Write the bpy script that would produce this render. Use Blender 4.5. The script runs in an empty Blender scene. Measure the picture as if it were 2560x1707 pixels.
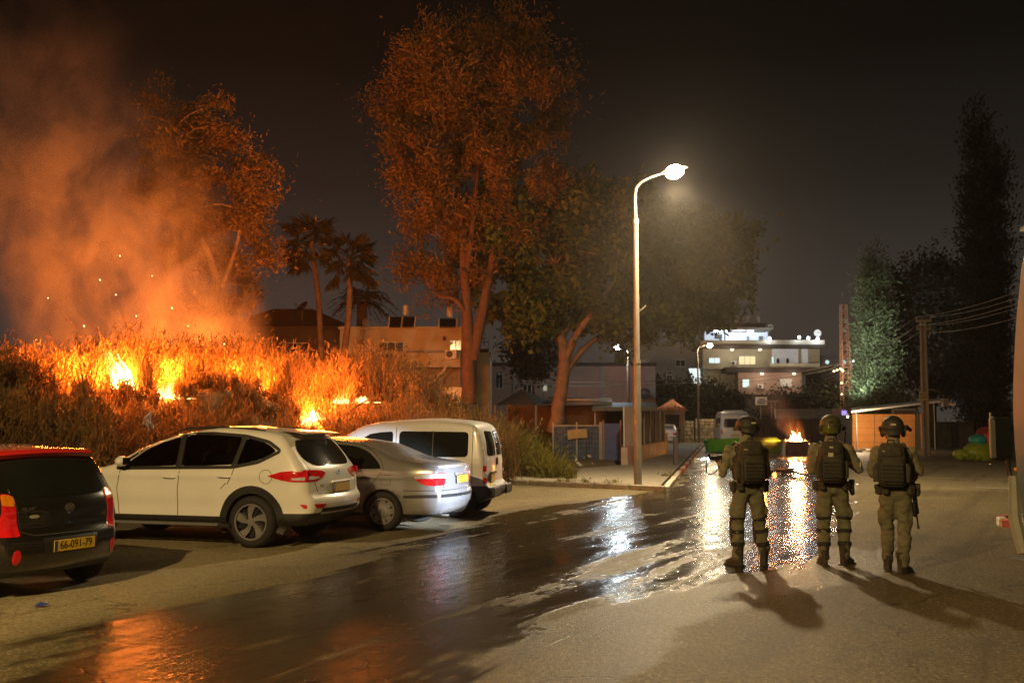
import bpy, bmesh, math, random
import numpy as np
from mathutils import Vector, Matrix, noise as mnoise

random.seed(7); np.random.seed(7)
sc = bpy.context.scene
COL = sc.collection
R = math.radians

# ------------------------------------------------------------------ camera
F = 2600.0                       # focal length in pixels of the 2560 px wide photograph
CAMH = 1.75
TILT = math.atan((1050 - 853.5) / F)
cam = bpy.data.cameras.new('camera'); camo = bpy.data.objects.new('camera', cam); COL.objects.link(camo)
cam.sensor_width = 36.0; cam.lens = 36.0 * F / 2560.0
cam.clip_start = 0.1; cam.clip_end = 2000
camo.location = (0, 0, CAMH); camo.rotation_euler = (math.pi / 2 + TILT, 0, 0)
cam.dof.use_dof = True; cam.dof.focus_distance = 14.5; cam.dof.aperture_fstop = 2.0
sc.camera = camo

# ------------------------------------------------------------------ night sky
w = bpy.data.worlds.new('World'); sc.world = w; w.use_nodes = True
nt = w.node_tree; nt.nodes.clear()
tc = nt.nodes.new('ShaderNodeTexCoord'); sx = nt.nodes.new('ShaderNodeSeparateXYZ')
rp = nt.nodes.new('ShaderNodeValToRGB'); bg = nt.nodes.new('ShaderNodeBackground'); ow = nt.nodes.new('ShaderNodeOutputWorld')
nt.links.new(tc.outputs['Generated'], sx.inputs[0]); nt.links.new(sx.outputs['Z'], rp.inputs[0])
nt.links.new(rp.outputs[0], bg.inputs[0]); nt.links.new(bg.outputs[0], ow.inputs[0])
cr = rp.color_ramp
cr.elements[0].position = 0.0; cr.elements[0].color = (0.052, 0.042, 0.034, 1)
cr.elements[1].position = 0.45; cr.elements[1].color = (0.0012, 0.0013, 0.0010, 1)
e = cr.elements.new(0.12); e.color = (0.038, 0.031, 0.0255, 1)
e = cr.elements.new(0.22); e.color = (0.0135, 0.0118, 0.0092, 1)
e = cr.elements.new(0.33); e.color = (0.0028, 0.0029, 0.0022, 1)
bg.inputs[1].default_value = 1.0

# ------------------------------------------------------------------ exposure / render settings
sc.view_settings.view_transform = 'Standard'; sc.view_settings.look = 'None'
sc.view_settings.exposure = 0.0; sc.view_settings.gamma = 1.0
sc.render.engine = 'CYCLES'
cy = sc.cycles
cy.use_denoising = True
try: cy.denoiser = 'OPENIMAGEDENOISE'
except Exception: pass
cy.denoising_prefilter = 'NONE'
cy.max_bounces = 4; cy.diffuse_bounces = 2; cy.glossy_bounces = 2; cy.transmission_bounces = 2
cy.volume_bounces = 0; cy.transparent_max_bounces = 8
cy.sample_clamp_indirect = 4.0; cy.sample_clamp_direct = 0.0
cy.volume_step_rate = 4.0; cy.volume_max_steps = 48
cy.use_adaptive_sampling = True; cy.adaptive_threshold = .02
cy.caustics_reflective = False; cy.caustics_refractive = False
cy.use_light_tree = True

P_MAIN, P_NEAR, P_COOL, P_FAR, HAZE = 5200, 8200, 600, 1500, .00035
# ------------------------------------------------------------------ pixel -> place helpers
cT, sT = math.cos(TILT), math.sin(TILT)
def ray(px, py):
    u = (px - 1280) / F; v = (853.5 - py) / F
    return Vector((u, cT - sT * v, sT + cT * v))
def G(px, py, z=0.0):                       # where the pixel meets the plane at height z
    d = ray(px, py); t = (z - CAMH) / d.z
    return Vector((d.x * t, d.y * t, z))
def at(px, py, Y):                          # the point of the pixel's ray at depth Y
    d = ray(px, py); t = Y / d.y
    return Vector((d.x * t, Y, CAMH + d.z * t))
def ppm(Y): return F / Y                    # photo pixels per metre at depth Y

# ------------------------------------------------------------------ materials
MATS = {}
def new_mat(name):
    m = bpy.data.materials.new(name); m.use_nodes = True
    nt = m.node_tree; nt.nodes.clear()
    out = nt.nodes.new('ShaderNodeOutputMaterial')
    return m, nt, out
def mat(name, col=(.5, .5, .5), rough=.6, metal=0., var=.14, scale=5., bump=0., bscale=70., coat=0., spec=.5,
        emit=None, estr=0., trans=0., col2=None, sub=0.):
    if name in MATS: return MATS[name]
    m, nt, out = new_mat(name)
    p = nt.nodes.new('ShaderNodeBsdfPrincipled'); nt.links.new(p.outputs[0], out.inputs[0])
    p.inputs['Roughness'].default_value = rough; p.inputs['Metallic'].default_value = metal
    p.inputs['Specular IOR Level'].default_value = spec
    p.inputs['Coat Weight'].default_value = coat; p.inputs['Coat Roughness'].default_value = .06
    p.inputs['Transmission Weight'].default_value = trans
    tc = nt.nodes.new('ShaderNodeTexCoord')
    n = nt.nodes.new('ShaderNodeTexNoise'); n.inputs['Scale'].default_value = scale; n.inputs['Detail'].default_value = 5
    n.inputs['Roughness'].default_value = .65
    nt.links.new(tc.outputs['Object'], n.inputs['Vector'])
    r = nt.nodes.new('ShaderNodeValToRGB'); nt.links.new(n.outputs[0], r.inputs[0])
    c2 = col2 if col2 else tuple(min(1, c * (1 + var)) for c in col)
    c1 = col if col2 else tuple(c * (1 - var) for c in col)
    r.color_ramp.elements[0].position = .32; r.color_ramp.elements[1].position = .68
    r.color_ramp.elements[0].color = (*c1, 1); r.color_ramp.elements[1].color = (*c2, 1)
    nt.links.new(r.outputs[0], p.inputs['Base Color'])
    if bump:
        n2 = nt.nodes.new('ShaderNodeTexNoise'); n2.inputs['Scale'].default_value = bscale; n2.inputs['Detail'].default_value = 4
        nt.links.new(tc.outputs['Object'], n2.inputs['Vector'])
        b = nt.nodes.new('ShaderNodeBump'); b.inputs['Strength'].default_value = bump; b.inputs['Distance'].default_value = .02
        nt.links.new(n2.outputs[0], b.inputs['Height']); nt.links.new(b.outputs[0], p.inputs['Normal'])
    if emit:
        p.inputs['Emission Color'].default_value = (*emit, 1); p.inputs['Emission Strength'].default_value = estr
    MATS[name] = m
    return m

# ------------------------------------------------------------------ mesh helpers
class MB:
    """collects shapes; build() links them as ONE mesh object"""
    def __init__(s, xf=None):
        s.v = []; s.f = []; s.m = []; s.xf = xf or Matrix()
    def add(s, vs, fs, mi=0):
        o = len(s.v); X = s.xf
        s.v += [tuple(X @ Vector(p)) for p in vs]
        s.f += [tuple(i + o for i in f) for f in fs]; s.m += [mi] * len(fs)
        return s
    def box(s, c, d, rot=None, mi=0, ch=0.0, taper=1.0):
        hx, hy, hz = d[0] / 2, d[1] / 2, d[2] / 2; c = Vector(c); rot = rot or Matrix()
        ch = min(ch, hx * .9, hy * .9, hz * .9)
        if ch <= 0:
            vs = [(a * hx * (taper if e > 0 else 1), b * hy * (taper if e > 0 else 1), e * hz) for e in (-1, 1) for b in (-1, 1) for a in (-1, 1)]
            fs = [(0, 2, 3, 1), (4, 5, 7, 6), (0, 1, 5, 4), (2, 6, 7, 3), (0, 4, 6, 2), (1, 3, 7, 5)]
        else:
            vs = []; idx = {}
            for sx_ in (-1, 1):
                for sy_ in (-1, 1):
                    for sz_ in (-1, 1):
                        t = taper if sz_ > 0 else 1
                        for k in range(3):
                            q = [sx_ * (hx - ch), sy_ * (hy - ch), sz_ * (hz - ch)]
                            q[k] = (sx_ * hx, sy_ * hy, sz_ * hz)[k]
                            q[0] *= t; q[1] *= t
                            idx[(sx_, sy_, sz_, k)] = len(vs); vs.append(tuple(q))
            fs = []
            for k in range(3):
                i, j = (k + 1) % 3, (k + 2) % 3
                for sg in (-1, 1):
                    loop = []
                    for a, b in ((-1, -1), (1, -1), (1, 1), (-1, 1)):
                        key = [0, 0, 0]; key[k] = sg; key[i] = a; key[j] = b
                        loop.append(idx[(*key, k)])
                    fs.append(tuple(loop if sg > 0 else loop[::-1]))
            for k in range(3):
                i, j = (k + 1) % 3, (k + 2) % 3
                for a in (-1, 1):
                    for b in (-1, 1):
                        def K(e, kk):
                            key = [0, 0, 0]; key[k] = e; key[i] = a; key[j] = b
                            return idx[(*key, kk)]
                        q = (K(-1, i), K(1, i), K(1, j), K(-1, j))
                        fs.append(q if a * b > 0 else q[::-1])
            for a in (-1, 1):
                for b in (-1, 1):
                    for e_ in (-1, 1):
                        t3 = tuple(idx[(a, b, e_, k)] for k in range(3))
                        fs.append(t3 if a * b * e_ > 0 else t3[::-1])
        vs = [tuple(c + rot @ Vector(p)) for p in vs]
        return s.add(vs, fs, mi)
    def tube(s, pts, rad, n=8, mi=0, cap=True, flat=1.0):
        pts = [Vector(p) for p in pts]
        if not hasattr(rad, '__len__'): rad = [rad] * len(pts)
        vs = []; prev = None
        for i, p in enumerate(pts):
            a = pts[max(0, i - 1)]; b = pts[min(len(pts) - 1, i + 1)]
            t = (b - a)
            t = t.normalized() if t.length > 1e-9 else Vector((0, 0, 1))
            if prev is None:
                u = t.orthogonal().normalized()
            else:
                u = prev - t * prev.dot(t)
                u = u.normalized() if u.length > 1e-6 else t.orthogonal().normalized()
            prev = u; v = t.cross(u)
            for k in range(n):
                an = 2 * math.pi * k / n
                vs.append(tuple(p + (u * math.cos(an) + v * math.sin(an) * flat) * rad[i]))
        fs = []
        for i in range(len(pts) - 1):
            for k in range(n):
                fs.append((i * n + k, i * n + (k + 1) % n, (i + 1) * n + (k + 1) % n, (i + 1) * n + k))
        if cap:
            fs.append(tuple(range(n))[::-1]); fs.append(tuple((len(pts) - 1) * n + k for k in range(n)))
        return s.add(vs, fs, mi)
    def lathe(s, prof, n=24, mi=0, xf=None, closed=False, cap=True):
        xf = xf or Matrix(); vs = []; fs = []
        for r, z in prof:
            for k in range(n):
                a = 2 * math.pi * k / n
                vs.append(tuple(xf @ Vector((r * math.cos(a), r * math.sin(a), z))))
        m = len(prof)
        for i in range(m - 1 + (1 if closed else 0)):
            for k in range(n):
                j = (i + 1) % m
                fs.append((i * n + k, i * n + (k + 1) % n, j * n + (k + 1) % n, j * n + k))
        if not closed and cap:
            if prof[0][0] > 1e-6: fs.append(tuple(range(n))[::-1])
            if prof[-1][0] > 1e-6: fs.append(tuple((m - 1) * n + k for k in range(n)))
        return s.add(vs, fs, mi)
    def prism(s, poly, d0, d1, axis='y', mi=0):
        """2-D polygon extruded along an axis: axis y -> poly is (x,z), x -> (y,z), z -> (x,y)"""
        def P(a, b, d):
            return {'y': (a, d, b), 'x': (d, a, b), 'z': (a, b, d)}[axis]
        n = len(poly)
        vs = [P(a, b, d0) for a, b in poly] + [P(a, b, d1) for a, b in poly]
        fs = [tuple(range(n)), tuple(range(2 * n - 1, n - 1, -1))]
        fs += [(i, i + n, (i + 1) % n + n, (i + 1) % n) for i in range(n)]
        return s.add(vs, fs, mi)
    def ball(s, c, r, n=12, mi=0, rot=None):
        c = Vector(c); r = (r, r, r) if not hasattr(r, '__len__') else r
        rot = rot or Matrix(); m = max(4, n // 2); vs = []; fs = []
        vs.append(tuple(c + rot @ Vector((0, 0, -r[2]))))
        for i in range(1, m):
            ph = -math.pi / 2 + math.pi * i / m
            for k in range(n):
                a = 2 * math.pi * k / n
                vs.append(tuple(c + rot @ Vector((r[0] * math.cos(ph) * math.cos(a), r[1] * math.cos(ph) * math.sin(a), r[2] * math.sin(ph)))))
        vs.append(tuple(c + rot @ Vector((0, 0, r[2]))))
        top = len(vs) - 1
        for k in range(n): fs.append((0, 1 + (k + 1) % n, 1 + k))
        for i in range(m - 2):
            for k in range(n):
                a = 1 + i * n; fs.append((a + k, a + (k + 1) % n, a + n + (k + 1) % n, a + n + k))
        a = 1 + (m - 2) * n
        for k in range(n): fs.append((a + k, a + (k + 1) % n, top))
        return s.add(vs, fs, mi)
    def grid(s, rows, mi=0, closed=False):
        n = len(rows[0]); vs = [p for r_ in rows for p in r_]; fs = []
        for i in range(len(rows) - 1):
            for k in range(n - (0 if closed else 1)):
                fs.append((i * n + k, i * n + (k + 1) % n, (i + 1) * n + (k + 1) % n, (i + 1) * n + k))
        return s.add(vs, fs, mi)
    def build(s, name, mats, parent=None, smooth=False, loc=None, fix=True):
        me = bpy.data.meshes.new(name); me.from_pydata(s.v, [], s.f)
        mats = mats if isinstance(mats, (list, tuple)) else [mats]
        for m in mats: me.materials.append(m)
        if len(mats) > 1: me.polygons.foreach_set('material_index', s.m)
        if fix:
            bm = bmesh.new(); bm.from_mesh(me); bmesh.ops.recalc_face_normals(bm, faces=bm.faces); bm.to_mesh(me); bm.free()
        if smooth:
            me.polygons.foreach_set('use_smooth', [True] * len(me.polygons))
            if smooth != 'all':
                ang = R(smooth) if smooth > 1 else R(40)
                bm = bmesh.new(); bm.from_mesh(me)
                for e_ in bm.edges:
                    if len(e_.link_faces) == 2 and e_.calc_face_angle(0) > ang: e_.smooth = False
                bm.to_mesh(me); bm.free()
        me.update()
        o = bpy.data.objects.new(name, me); COL.objects.link(o)
        if parent: o.parent = parent
        if loc is not None: o.location = loc
        return o

def tag(o, label=None, cat=None, group=None, kind=None):
    if label: o['label'] = label
    if cat: o['category'] = cat
    if group: o['group'] = group
    if kind: o['kind'] = kind
    return o
def thing(name, label, cat, loc=(0, 0, 0), rz=0., group=None, rot=None):
    o = bpy.data.objects.new(name, None); COL.objects.link(o); o.empty_display_size = .2
    o.location = loc; o.rotation_euler = rot if rot else (0, 0, rz)
    return tag(o, label, cat, group)
def structure(o): o['kind'] = 'structure'; return o
def copy_tree(o, parent=None):
    c = o.copy(); COL.objects.link(c); c.parent = parent
    for ch in list(o.children): copy_tree(ch, c)
    return c
def evaluated(o):
    dg = bpy.context.evaluated_depsgraph_get(); dg.update()
    return bpy.data.meshes.new_from_object(o.evaluated_get(dg))
def text_mesh(txt, size, mat_, name, parent, xf, depth=.002, align='CENTER', squash=1.0):
    cu = bpy.data.curves.new('t', 'FONT'); cu.body = txt; cu.size = size; cu.extrude = depth
    cu.align_x = align; cu.align_y = 'CENTER'; cu.resolution_u = 2
    o = bpy.data.objects.new('t', cu); COL.objects.link(o)
    me = evaluated(o); bpy.data.objects.remove(o); bpy.data.curves.remove(cu)
    me.transform(Matrix.Diagonal((squash, 1, 1, 1))); me.transform(xf)
    me.materials.clear(); me.materials.append(mat_); me.name = name
    o = bpy.data.objects.new(name, me); COL.objects.link(o); o.parent = parent
    return o
def fbm(x, y, z=0., o=4):
    return mnoise.fractal(Vector((x, y, z)), 1.0, 2.0, o)
def catmull(pts, sub=6, closed=False):
    pts = [Vector(p) for p in pts]; n = len(pts); out = []
    for i in range(n if closed else n - 1):
        p0 = pts[(i - 1) % n] if closed or i > 0 else pts[0]
        p1 = pts[i]; p2 = pts[(i + 1) % n]
        p3 = pts[(i + 2) % n] if closed or i + 2 < n else pts[-1]
        for k in range(sub):
            t = k / sub
            out.append(.5 * ((2 * p1) + (p2 - p0) * t + (2 * p0 - 5 * p1 + 4 * p2 - p3) * t * t + (3 * p1 - p0 - 3 * p2 + p3) * t ** 3))
    if not closed: out.append(pts[-1])
    return out
def rounded(poly, rad, seg=4):
    """2-D polygon with rounded corners"""
    out = []; n = len(poly)
    for i in range(n):
        p = Vector(poly[i]); a = Vector(poly[i - 1]); b = Vector(poly[(i + 1) % n])
        da = (a - p); db = (b - p); r = min(rad, da.length * .45, db.length * .45)
        A = p + da.normalized() * r; B = p + db.normalized() * r
        for k in range(seg + 1):
            t = k / seg
            q = A * (1 - t) ** 2 + p * 2 * t * (1 - t) + B * t * t
            out.append((q.x, q.y))
    return out
# ================================================================== ground
XL = lambda y: np.interp(y, [3, 8.7, 10.6, 12.5, 16.2, 18.2, 21, 25, 29, 60], [-4.4, -3.35, -2.6, -2.2, -1.1, -.3, .5, 2.8, 4.6, 11.2])
XR = lambda y: np.interp(y, [3, 6.9, 8.6, 9.7, 10.5, 11.5, 12.5, 14, 18, 24, 30, 40, 55], [-2.2, -.62, .1, .55, 1.3, 2.35, 3.3, 4.1, 5.6, 7.6, 9.6, 11.6, 13.2])
def road_material():
    m, nt, out = new_mat('asphalt_wet_and_dry'); N = nt.nodes.new; L = nt.links.new
    p = N('ShaderNodeBsdfPrincipled'); L(p.outputs[0], out.inputs[0])
    tc = N('ShaderNodeTexCoord')
    def noise(scale, det=5, rough=.6, vec=None, dist=0.):
        n = N('ShaderNodeTexNoise'); n.inputs['Scale'].default_value = scale; n.inputs['Detail'].default_value = det; n.inputs['Roughness'].default_value = rough
        n.inputs['Distortion'].default_value = dist
        L(vec if vec else tc.outputs['Object'], n.inputs['Vector']); return n.outputs[0]
    def math_(op, a, b=None, c=None, clamp=False):
        n = N('ShaderNodeMath'); n.operation = op; n.use_clamp = clamp
        for i, v in enumerate((a, b, c)):
            if v is None: continue
            if isinstance(v, (int, float)): n.inputs[i].default_value = v
            else: L(v, n.inputs[i])
        return n.outputs[0]
    def remap(v, a, b, c=0., d=1., smooth=True):
        n = N('ShaderNodeMapRange'); n.interpolation_type = 'SMOOTHSTEP' if smooth else 'LINEAR'
        L(v, n.inputs[0]); n.inputs[1].default_value = a; n.inputs[2].default_value = b; n.inputs[3].default_value = c; n.inputs[4].default_value = d
        return n.outputs[0]
    def mixc(f, a, b):
        n = N('ShaderNodeMix'); n.data_type = 'RGBA'
        if isinstance(f, (int, float)): n.inputs[0].default_value = f
        else: L(f, n.inputs[0])
        for k, v in ((6, a), (7, b)):
            if isinstance(v, tuple): n.inputs[k].default_value = (*v, 1)
            else: L(v, n.inputs[k])
        return n.outputs[2]
    at_w = N('ShaderNodeAttribute'); at_w.attribute_name = 'wet'
    at_t = N('ShaderNodeAttribute'); at_t.attribute_name = 'tone'
    # tyre-drawn streaks along the road
    mp = N('ShaderNodeMapping'); mp.vector_type = 'TEXTURE'; mp.inputs['Rotation'].default_value = (0, 0, R(63)); mp.inputs['Scale'].default_value = (7.5, .62, 1)
    L(tc.outputs['Object'], mp.inputs[0])
    streak = noise(1.0, 6, .62, mp.outputs[0], .6)
    mp2 = N('ShaderNodeMapping'); mp2.vector_type = 'TEXTURE'; mp2.inputs['Rotation'].default_value = (0, 0, R(50)); mp2.inputs['Scale'].default_value = (2.2, .28, 1)
    L(tc.outputs['Object'], mp2.inputs[0])
    streak2 = noise(1.0, 5, .6, mp2.outputs[0], .4)
    big = noise(.55, 5, .65)
    w0 = math_('ADD', at_w.outputs['Fac'], math_('MULTIPLY', math_('SUBTRACT', big, .5), .85))
    w0 = math_('ADD', w0, math_('MULTIPLY', math_('SUBTRACT', streak, .5), 1.9))
    w0 = math_('ADD', w0, math_('MULTIPLY', math_('SUBTRACT', noise(3.5, 6, .7), .5), .45))
    wet = remap(w0, .40, .66)
    at_f = N('ShaderNodeAttribute'); at_f.attribute_name = 'damp'
    film = math_('ADD', math_('ADD', math_('MULTIPLY', streak, .42), math_('MULTIPLY', streak2, .38)), math_('MULTIPLY', noise(7, 6, .8), .20))
    film = remap(film, .46, .56)   # standing film between drier ridges
    # cracks
    vor = N('ShaderNodeTexVoronoi'); vor.feature = 'DISTANCE_TO_EDGE'; vor.inputs['Scale'].default_value = .22
    nv = N('ShaderNodeTexNoise'); nv.inputs['Scale'].default_value = 1.3; nv.inputs['Detail'].default_value = 5; L(tc.outputs['Object'], nv.inputs['Vector'])
    va = N('ShaderNodeVectorMath'); va.operation = 'MULTIPLY_ADD'; L(nv.outputs['Color'], va.inputs[0]); va.inputs[1].default_value = (1.3, 1.3, 0); L(tc.outputs['Object'], va.inputs[2])
    L(va.outputs[0], vor.inputs['Vector'])
    crack = remap(vor.outputs['Distance'], .001, .0045)
    crack = math_('MAXIMUM', crack, remap(noise(.35, 2), .42, .52, 1., 0.))
    # colours
    fine = noise(24, 8, .85); mid = noise(1.7, 8, .75); patchy = noise(.28, 4, .6)
    dry = mixc(remap(mid, .3, .7), (.150, .122, .058), (.225, .184, .092))
    dry = mixc(remap(patchy, .42, .62), dry, mixc(.5, dry, (.125, .103, .060)))
    dry = mixc(remap(fine, .44, .56, 0, .8), dry, (.062, .050, .030))
    dry = mixc(remap(noise(30, 2, .5), .57, .66, 0, .8), dry, (.36, .315, .215))
    dry = mixc(at_t.outputs['Fac'], dry, mixc(remap(noise(26, 8, .85), .42, .58), (.24, .20, .115), (.46, .395, .24)))
    dry = mixc(remap(streak, .50, .62, 0, .45), dry, (.075, .060, .034))
    dry = mixc(remap(noise(.9, 7, .75), .56, .66, 0, .5), dry, (.07, .056, .032))
    dry = mixc(remap(noise(11, 8, .9), .50, .60, 0, .55), dry, (.06, .049, .029))
    wc = mixc(remap(fine, .35, .7), (.022, .0165, .009), (.048, .037, .021))
    col = mixc(wet, dry, wc)
    mul = N('ShaderNodeMix'); mul.data_type = 'RGBA'; mul.blend_type = 'MULTIPLY'; mul.inputs[0].default_value = 1
    L(col, mul.inputs[6]); cc = N('ShaderNodeCombineColor'); k = remap(crack, 0, 1, .55, 1, False)
    for i in range(3): L(k, cc.inputs[i])
    L(cc.outputs[0], mul.inputs[7]); L(mul.outputs[2], p.inputs['Base Color'])
    rw = math_('ADD', math_('MULTIPLY', math_('SUBTRACT', 1.0, film), .04), .11)
    rw = math_('ADD', rw, math_('MULTIPLY', at_f.outputs['Fac'], .24))
    rough = math_('ADD', math_('MULTIPLY', wet, math_('SUBTRACT', rw, .60)), .60)
    at_s = N('ShaderNodeAttribute'); at_s.attribute_name = 'sheen'
    shn = remap(math_('ADD', at_s.outputs['Fac'], math_('ADD', math_('MULTIPLY', math_('SUBTRACT', big, .5), .9), math_('MULTIPLY', math_('SUBTRACT', streak, .5), .9))), .40, .62)
    shn = math_('MULTIPLY', shn, math_('SUBTRACT', 1.0, wet))
    rough = math_('SUBTRACT', rough, math_('MULTIPLY', shn, .19))
    L(rough, p.inputs['Roughness'])
    sp = math_('ADD', remap(wet, 0, 1, .22, .30, False), math_('MULTIPLY', shn, .12)); sp = math_('SUBTRACT', sp, math_('MULTIPLY', at_f.outputs['Fac'], .20)); L(sp, p.inputs['Specular IOR Level'])
    # relief: aggregate under the film, smoother where the film stands
    agg = noise(34, 4, .8); coarse = noise(15, 4, .7)
    mpb = N('ShaderNodeMapping'); mpb.vector_type = 'TEXTURE'; mpb.inputs['Rotation'].default_value = (0, 0, R(63)); mpb.inputs['Scale'].default_value = (1.6, .8, 1); L(tc.outputs['Object'], mpb.inputs[0])
    h = math_('ADD', math_("MULTIPLY", agg, .22), math_('ADD', math_('MULTIPLY', noise(8, 3, .6, mpb.outputs[0]), 1.1), math_('MULTIPLY', noise(3, 3, .6, mpb.outputs[0]), 1.6)))
    h = math_('ADD', math_('MULTIPLY', h, wet), math_('MULTIPLY', math_('MULTIPLY', noise(46, 3, .8), 1.6), math_('SUBTRACT', 1.0, wet)))
    h = math_('ADD', h, math_('MULTIPLY', crack, .6))
    b = N('ShaderNodeBump'); b.inputs['Distance'].default_value = .013
    st = math_('SUBTRACT', 1.0, math_('MULTIPLY', math_('MULTIPLY', wet, film), .82)); L(math_('MULTIPLY', st, math_('ADD', math_('ADD', math_('MULTIPLY', wet, .42), .38), math_('MULTIPLY', shn, .30))), b.inputs['Strength'])
    L(h, b.inputs['Height']); L(b.outputs[0], p.inputs['Normal'])
    return m
ROAD = road_material()
DIRT = mat('dry_dirt', (.16, .115, .06), .95, 0, 0, 1.6, bump=.6, bscale=22, col2=(.25, .19, .105))
PAVE = mat('pavement', (.22, .195, .15), .85, 0, .16, 3, bump=.3, bscale=40)
b = MB(); b.add([(-400, -60, -.02), (400, -60, -.02), (400, 700, -.02), (-400, 700, -.02)], [(0, 1, 2, 3)]); structure(b.build('ground', DIRT))
xs = np.concatenate([np.arange(-22, -8, .8), np.arange(-8, 13, .22), np.arange(13, 40, .9)]); ys = np.concatenate([np.arange(-14, 3, .8), np.arange(3, 34, .22), np.arange(34, 110, .8)])
XX, YY = np.meshgrid(xs, ys); nx_, ny_ = len(xs), len(ys)
zz = .006 * np.sin(XX * .9) * np.sin(YY * .5)
me = bpy.data.meshes.new('road'); V = np.stack([XX, YY, zz], -1).reshape(-1, 3)
idx = np.arange(nx_ * ny_).reshape(ny_, nx_)
Q = np.stack([idx[:-1, :-1], idx[:-1, 1:], idx[1:, 1:], idx[1:, :-1]], -1).reshape(-1, 4)
me.from_pydata(V.tolist(), [], Q.tolist()); me.materials.append(ROAD)
me.polygons.foreach_set('use_smooth', [True] * len(Q))
d = np.minimum(XX - XL(YY), XR(YY) - XX); wet = np.clip(.5 + d / 1.6, 0, 1)
wet = np.minimum(wet, .80) * np.clip((62 - YY) / 15, 0, 1)
A = me.attributes.new('wet', 'FLOAT', 'POINT'); A.data.foreach_set('value', wet.ravel())
damp = np.clip((12.5 - YY) / 3.5, 0, 1) * np.clip((1.0 - XX) / 1.5, 0, 1)
A = me.attributes.new('damp', 'FLOAT', 'POINT'); A.data.foreach_set('value', damp.ravel())
d2 = XX - XR(YY); sheen = np.clip(d2 / .5 + .6, 0, 1) * np.clip((2.0 - d2) / 1.4, 0, 1) * np.clip((17 - YY) / 4, 0, 1)
A = me.attributes.new('sheen', 'FLOAT', 'POINT'); A.data.foreach_set('value', sheen.ravel())
tone = np.clip((XX - 8 - .0 * YY) / 2.5, 0, 1) * np.clip((YY - 25.5) / 1.5, 0, 1) * np.clip((46 - YY) / 3, 0, 1) * .65  # paler surface; missing lamp light is also put into this tone
tone = np.maximum(tone, .85 * np.clip((XL(YY) - .2 - XX) / 1.0, 0, 1) * np.clip((24 - YY) / 4, 0, 1))
A = me.attributes.new('tone', 'FLOAT', 'POINT'); A.data.foreach_set('value', tone.ravel())
road = bpy.data.objects.new('road', me); COL.objects.link(road); structure(road)
# painted lines on the far cross street
LINE = mat('road_paint', (.55, .54, .48), .7, 0, .3, 14)
for (x0, y0, x1, y1, wd) in ((2140, 1192, 2420, 1197, .12), (2150, 1167, 2330, 1163, .10), (2440, 1219, 2560, 1223, .12), (2440, 1195, 2560, 1199, .10)):
    a_, c_ = G(x0, y0), G(x1, y1); dd = (c_ - a_).normalized(); n_ = Vector((-dd.y, dd.x, 0)) * wd / 2
    b = MB(); b.add([tuple(q + Vector((0, 0, .012))) for q in (a_ - n_, c_ - n_, c_ + n_, a_ + n_)], [(0, 1, 2, 3)]); structure(b.build('road_marking', LINE))
# pavement slab with its kerb stones
KC = Vector((3.78, 25.75, 0)); KE = Vector((9.05, 51.7, 0)); KF = Vector((13.4, 73.0, 0)); KL = Vector((-.35, 28.95, 0))
b = MB(); b.prism([(KC.x - .14, KC.y + .12), (KE.x - .15, KE.y), (KF.x - .15, KF.y), (10.6, 73), (7.1, 50), (3.9, 38.2), (1.6, 34.2), (.2, 30.5), (KL.x + .05, KL.y + .15)], -.02, .125, 'z')
pav = structure(b.build('pavement', PAVE))
KW = mat('kerb_white', (.48, .44, .36), .8, 0, .3, 7, bump=.4, bscale=30); KR = mat('kerb_red', (.34, .075, .055), .8, 0, .3, 7, bump=.4, bscale=30); KG = mat('kerb_grey', (.26, .23, .17), .85, 0, .25, 7, bump=.4, bscale=30)
def kerb(p, q, n, seq, parent, h=.14, w_=.15):
    d = (q - p) / n; an = math.atan2(d.y, d.x); mesh = {}
    for i in range(n):
        m_ = seq(i)
        c_ = p + d * (i + .5)
        if m_.name not in mesh:
            mesh[m_.name] = MB().box((0, 0, h / 2 - .01), (d.length - .025, w_, h + .02), ch=.022).build('kerb_stone', m_, parent)
            o = mesh[m_.name]
        else:
            o = mesh[m_.name].copy(); COL.objects.link(o)
        o.location = (c_.x + random.uniform(-.008, .008), c_.y, random.uniform(-.008, .008)); o.rotation_euler = (0, 0, an + R(random.uniform(-.8, .8)))
kerb(KC, KE, 27, lambda i: KW if i < 7 or (i // 2) % 2 else KR, pav)
kerb(KE, KF, 14, lambda i: KW if (i // 2) % 2 else KR, pav)
kerb(KL, KC, 5, lambda i: KG, pav)
# traffic island tip by the bus with red and white kerb
ik = thing('kerb_island', 'low traffic island with red and white kerb beside the bus', 'kerb', (0, 0, 0))
c0 = G(2548, 1316); pts = [Vector((c0.x + 1.0 * math.cos(t) + .75, c0.y + .75 * math.sin(t), 0)) for t in np.linspace(R(100), R(262), 7)]
b = MB(); b.prism([(p.x * .999 + .05, p.y) for p in pts] + [(c0.x + 3, pts[-1].y), (c0.x + 3, pts[0].y)], .0, .11, 'z'); b.build('island_top', PAVE, ik)
for i, (p, q) in enumerate(zip(pts[:-1], pts[1:])): kerb(p, q, 1, lambda _, i=i: KR if i % 2 else KW, ik)
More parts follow.
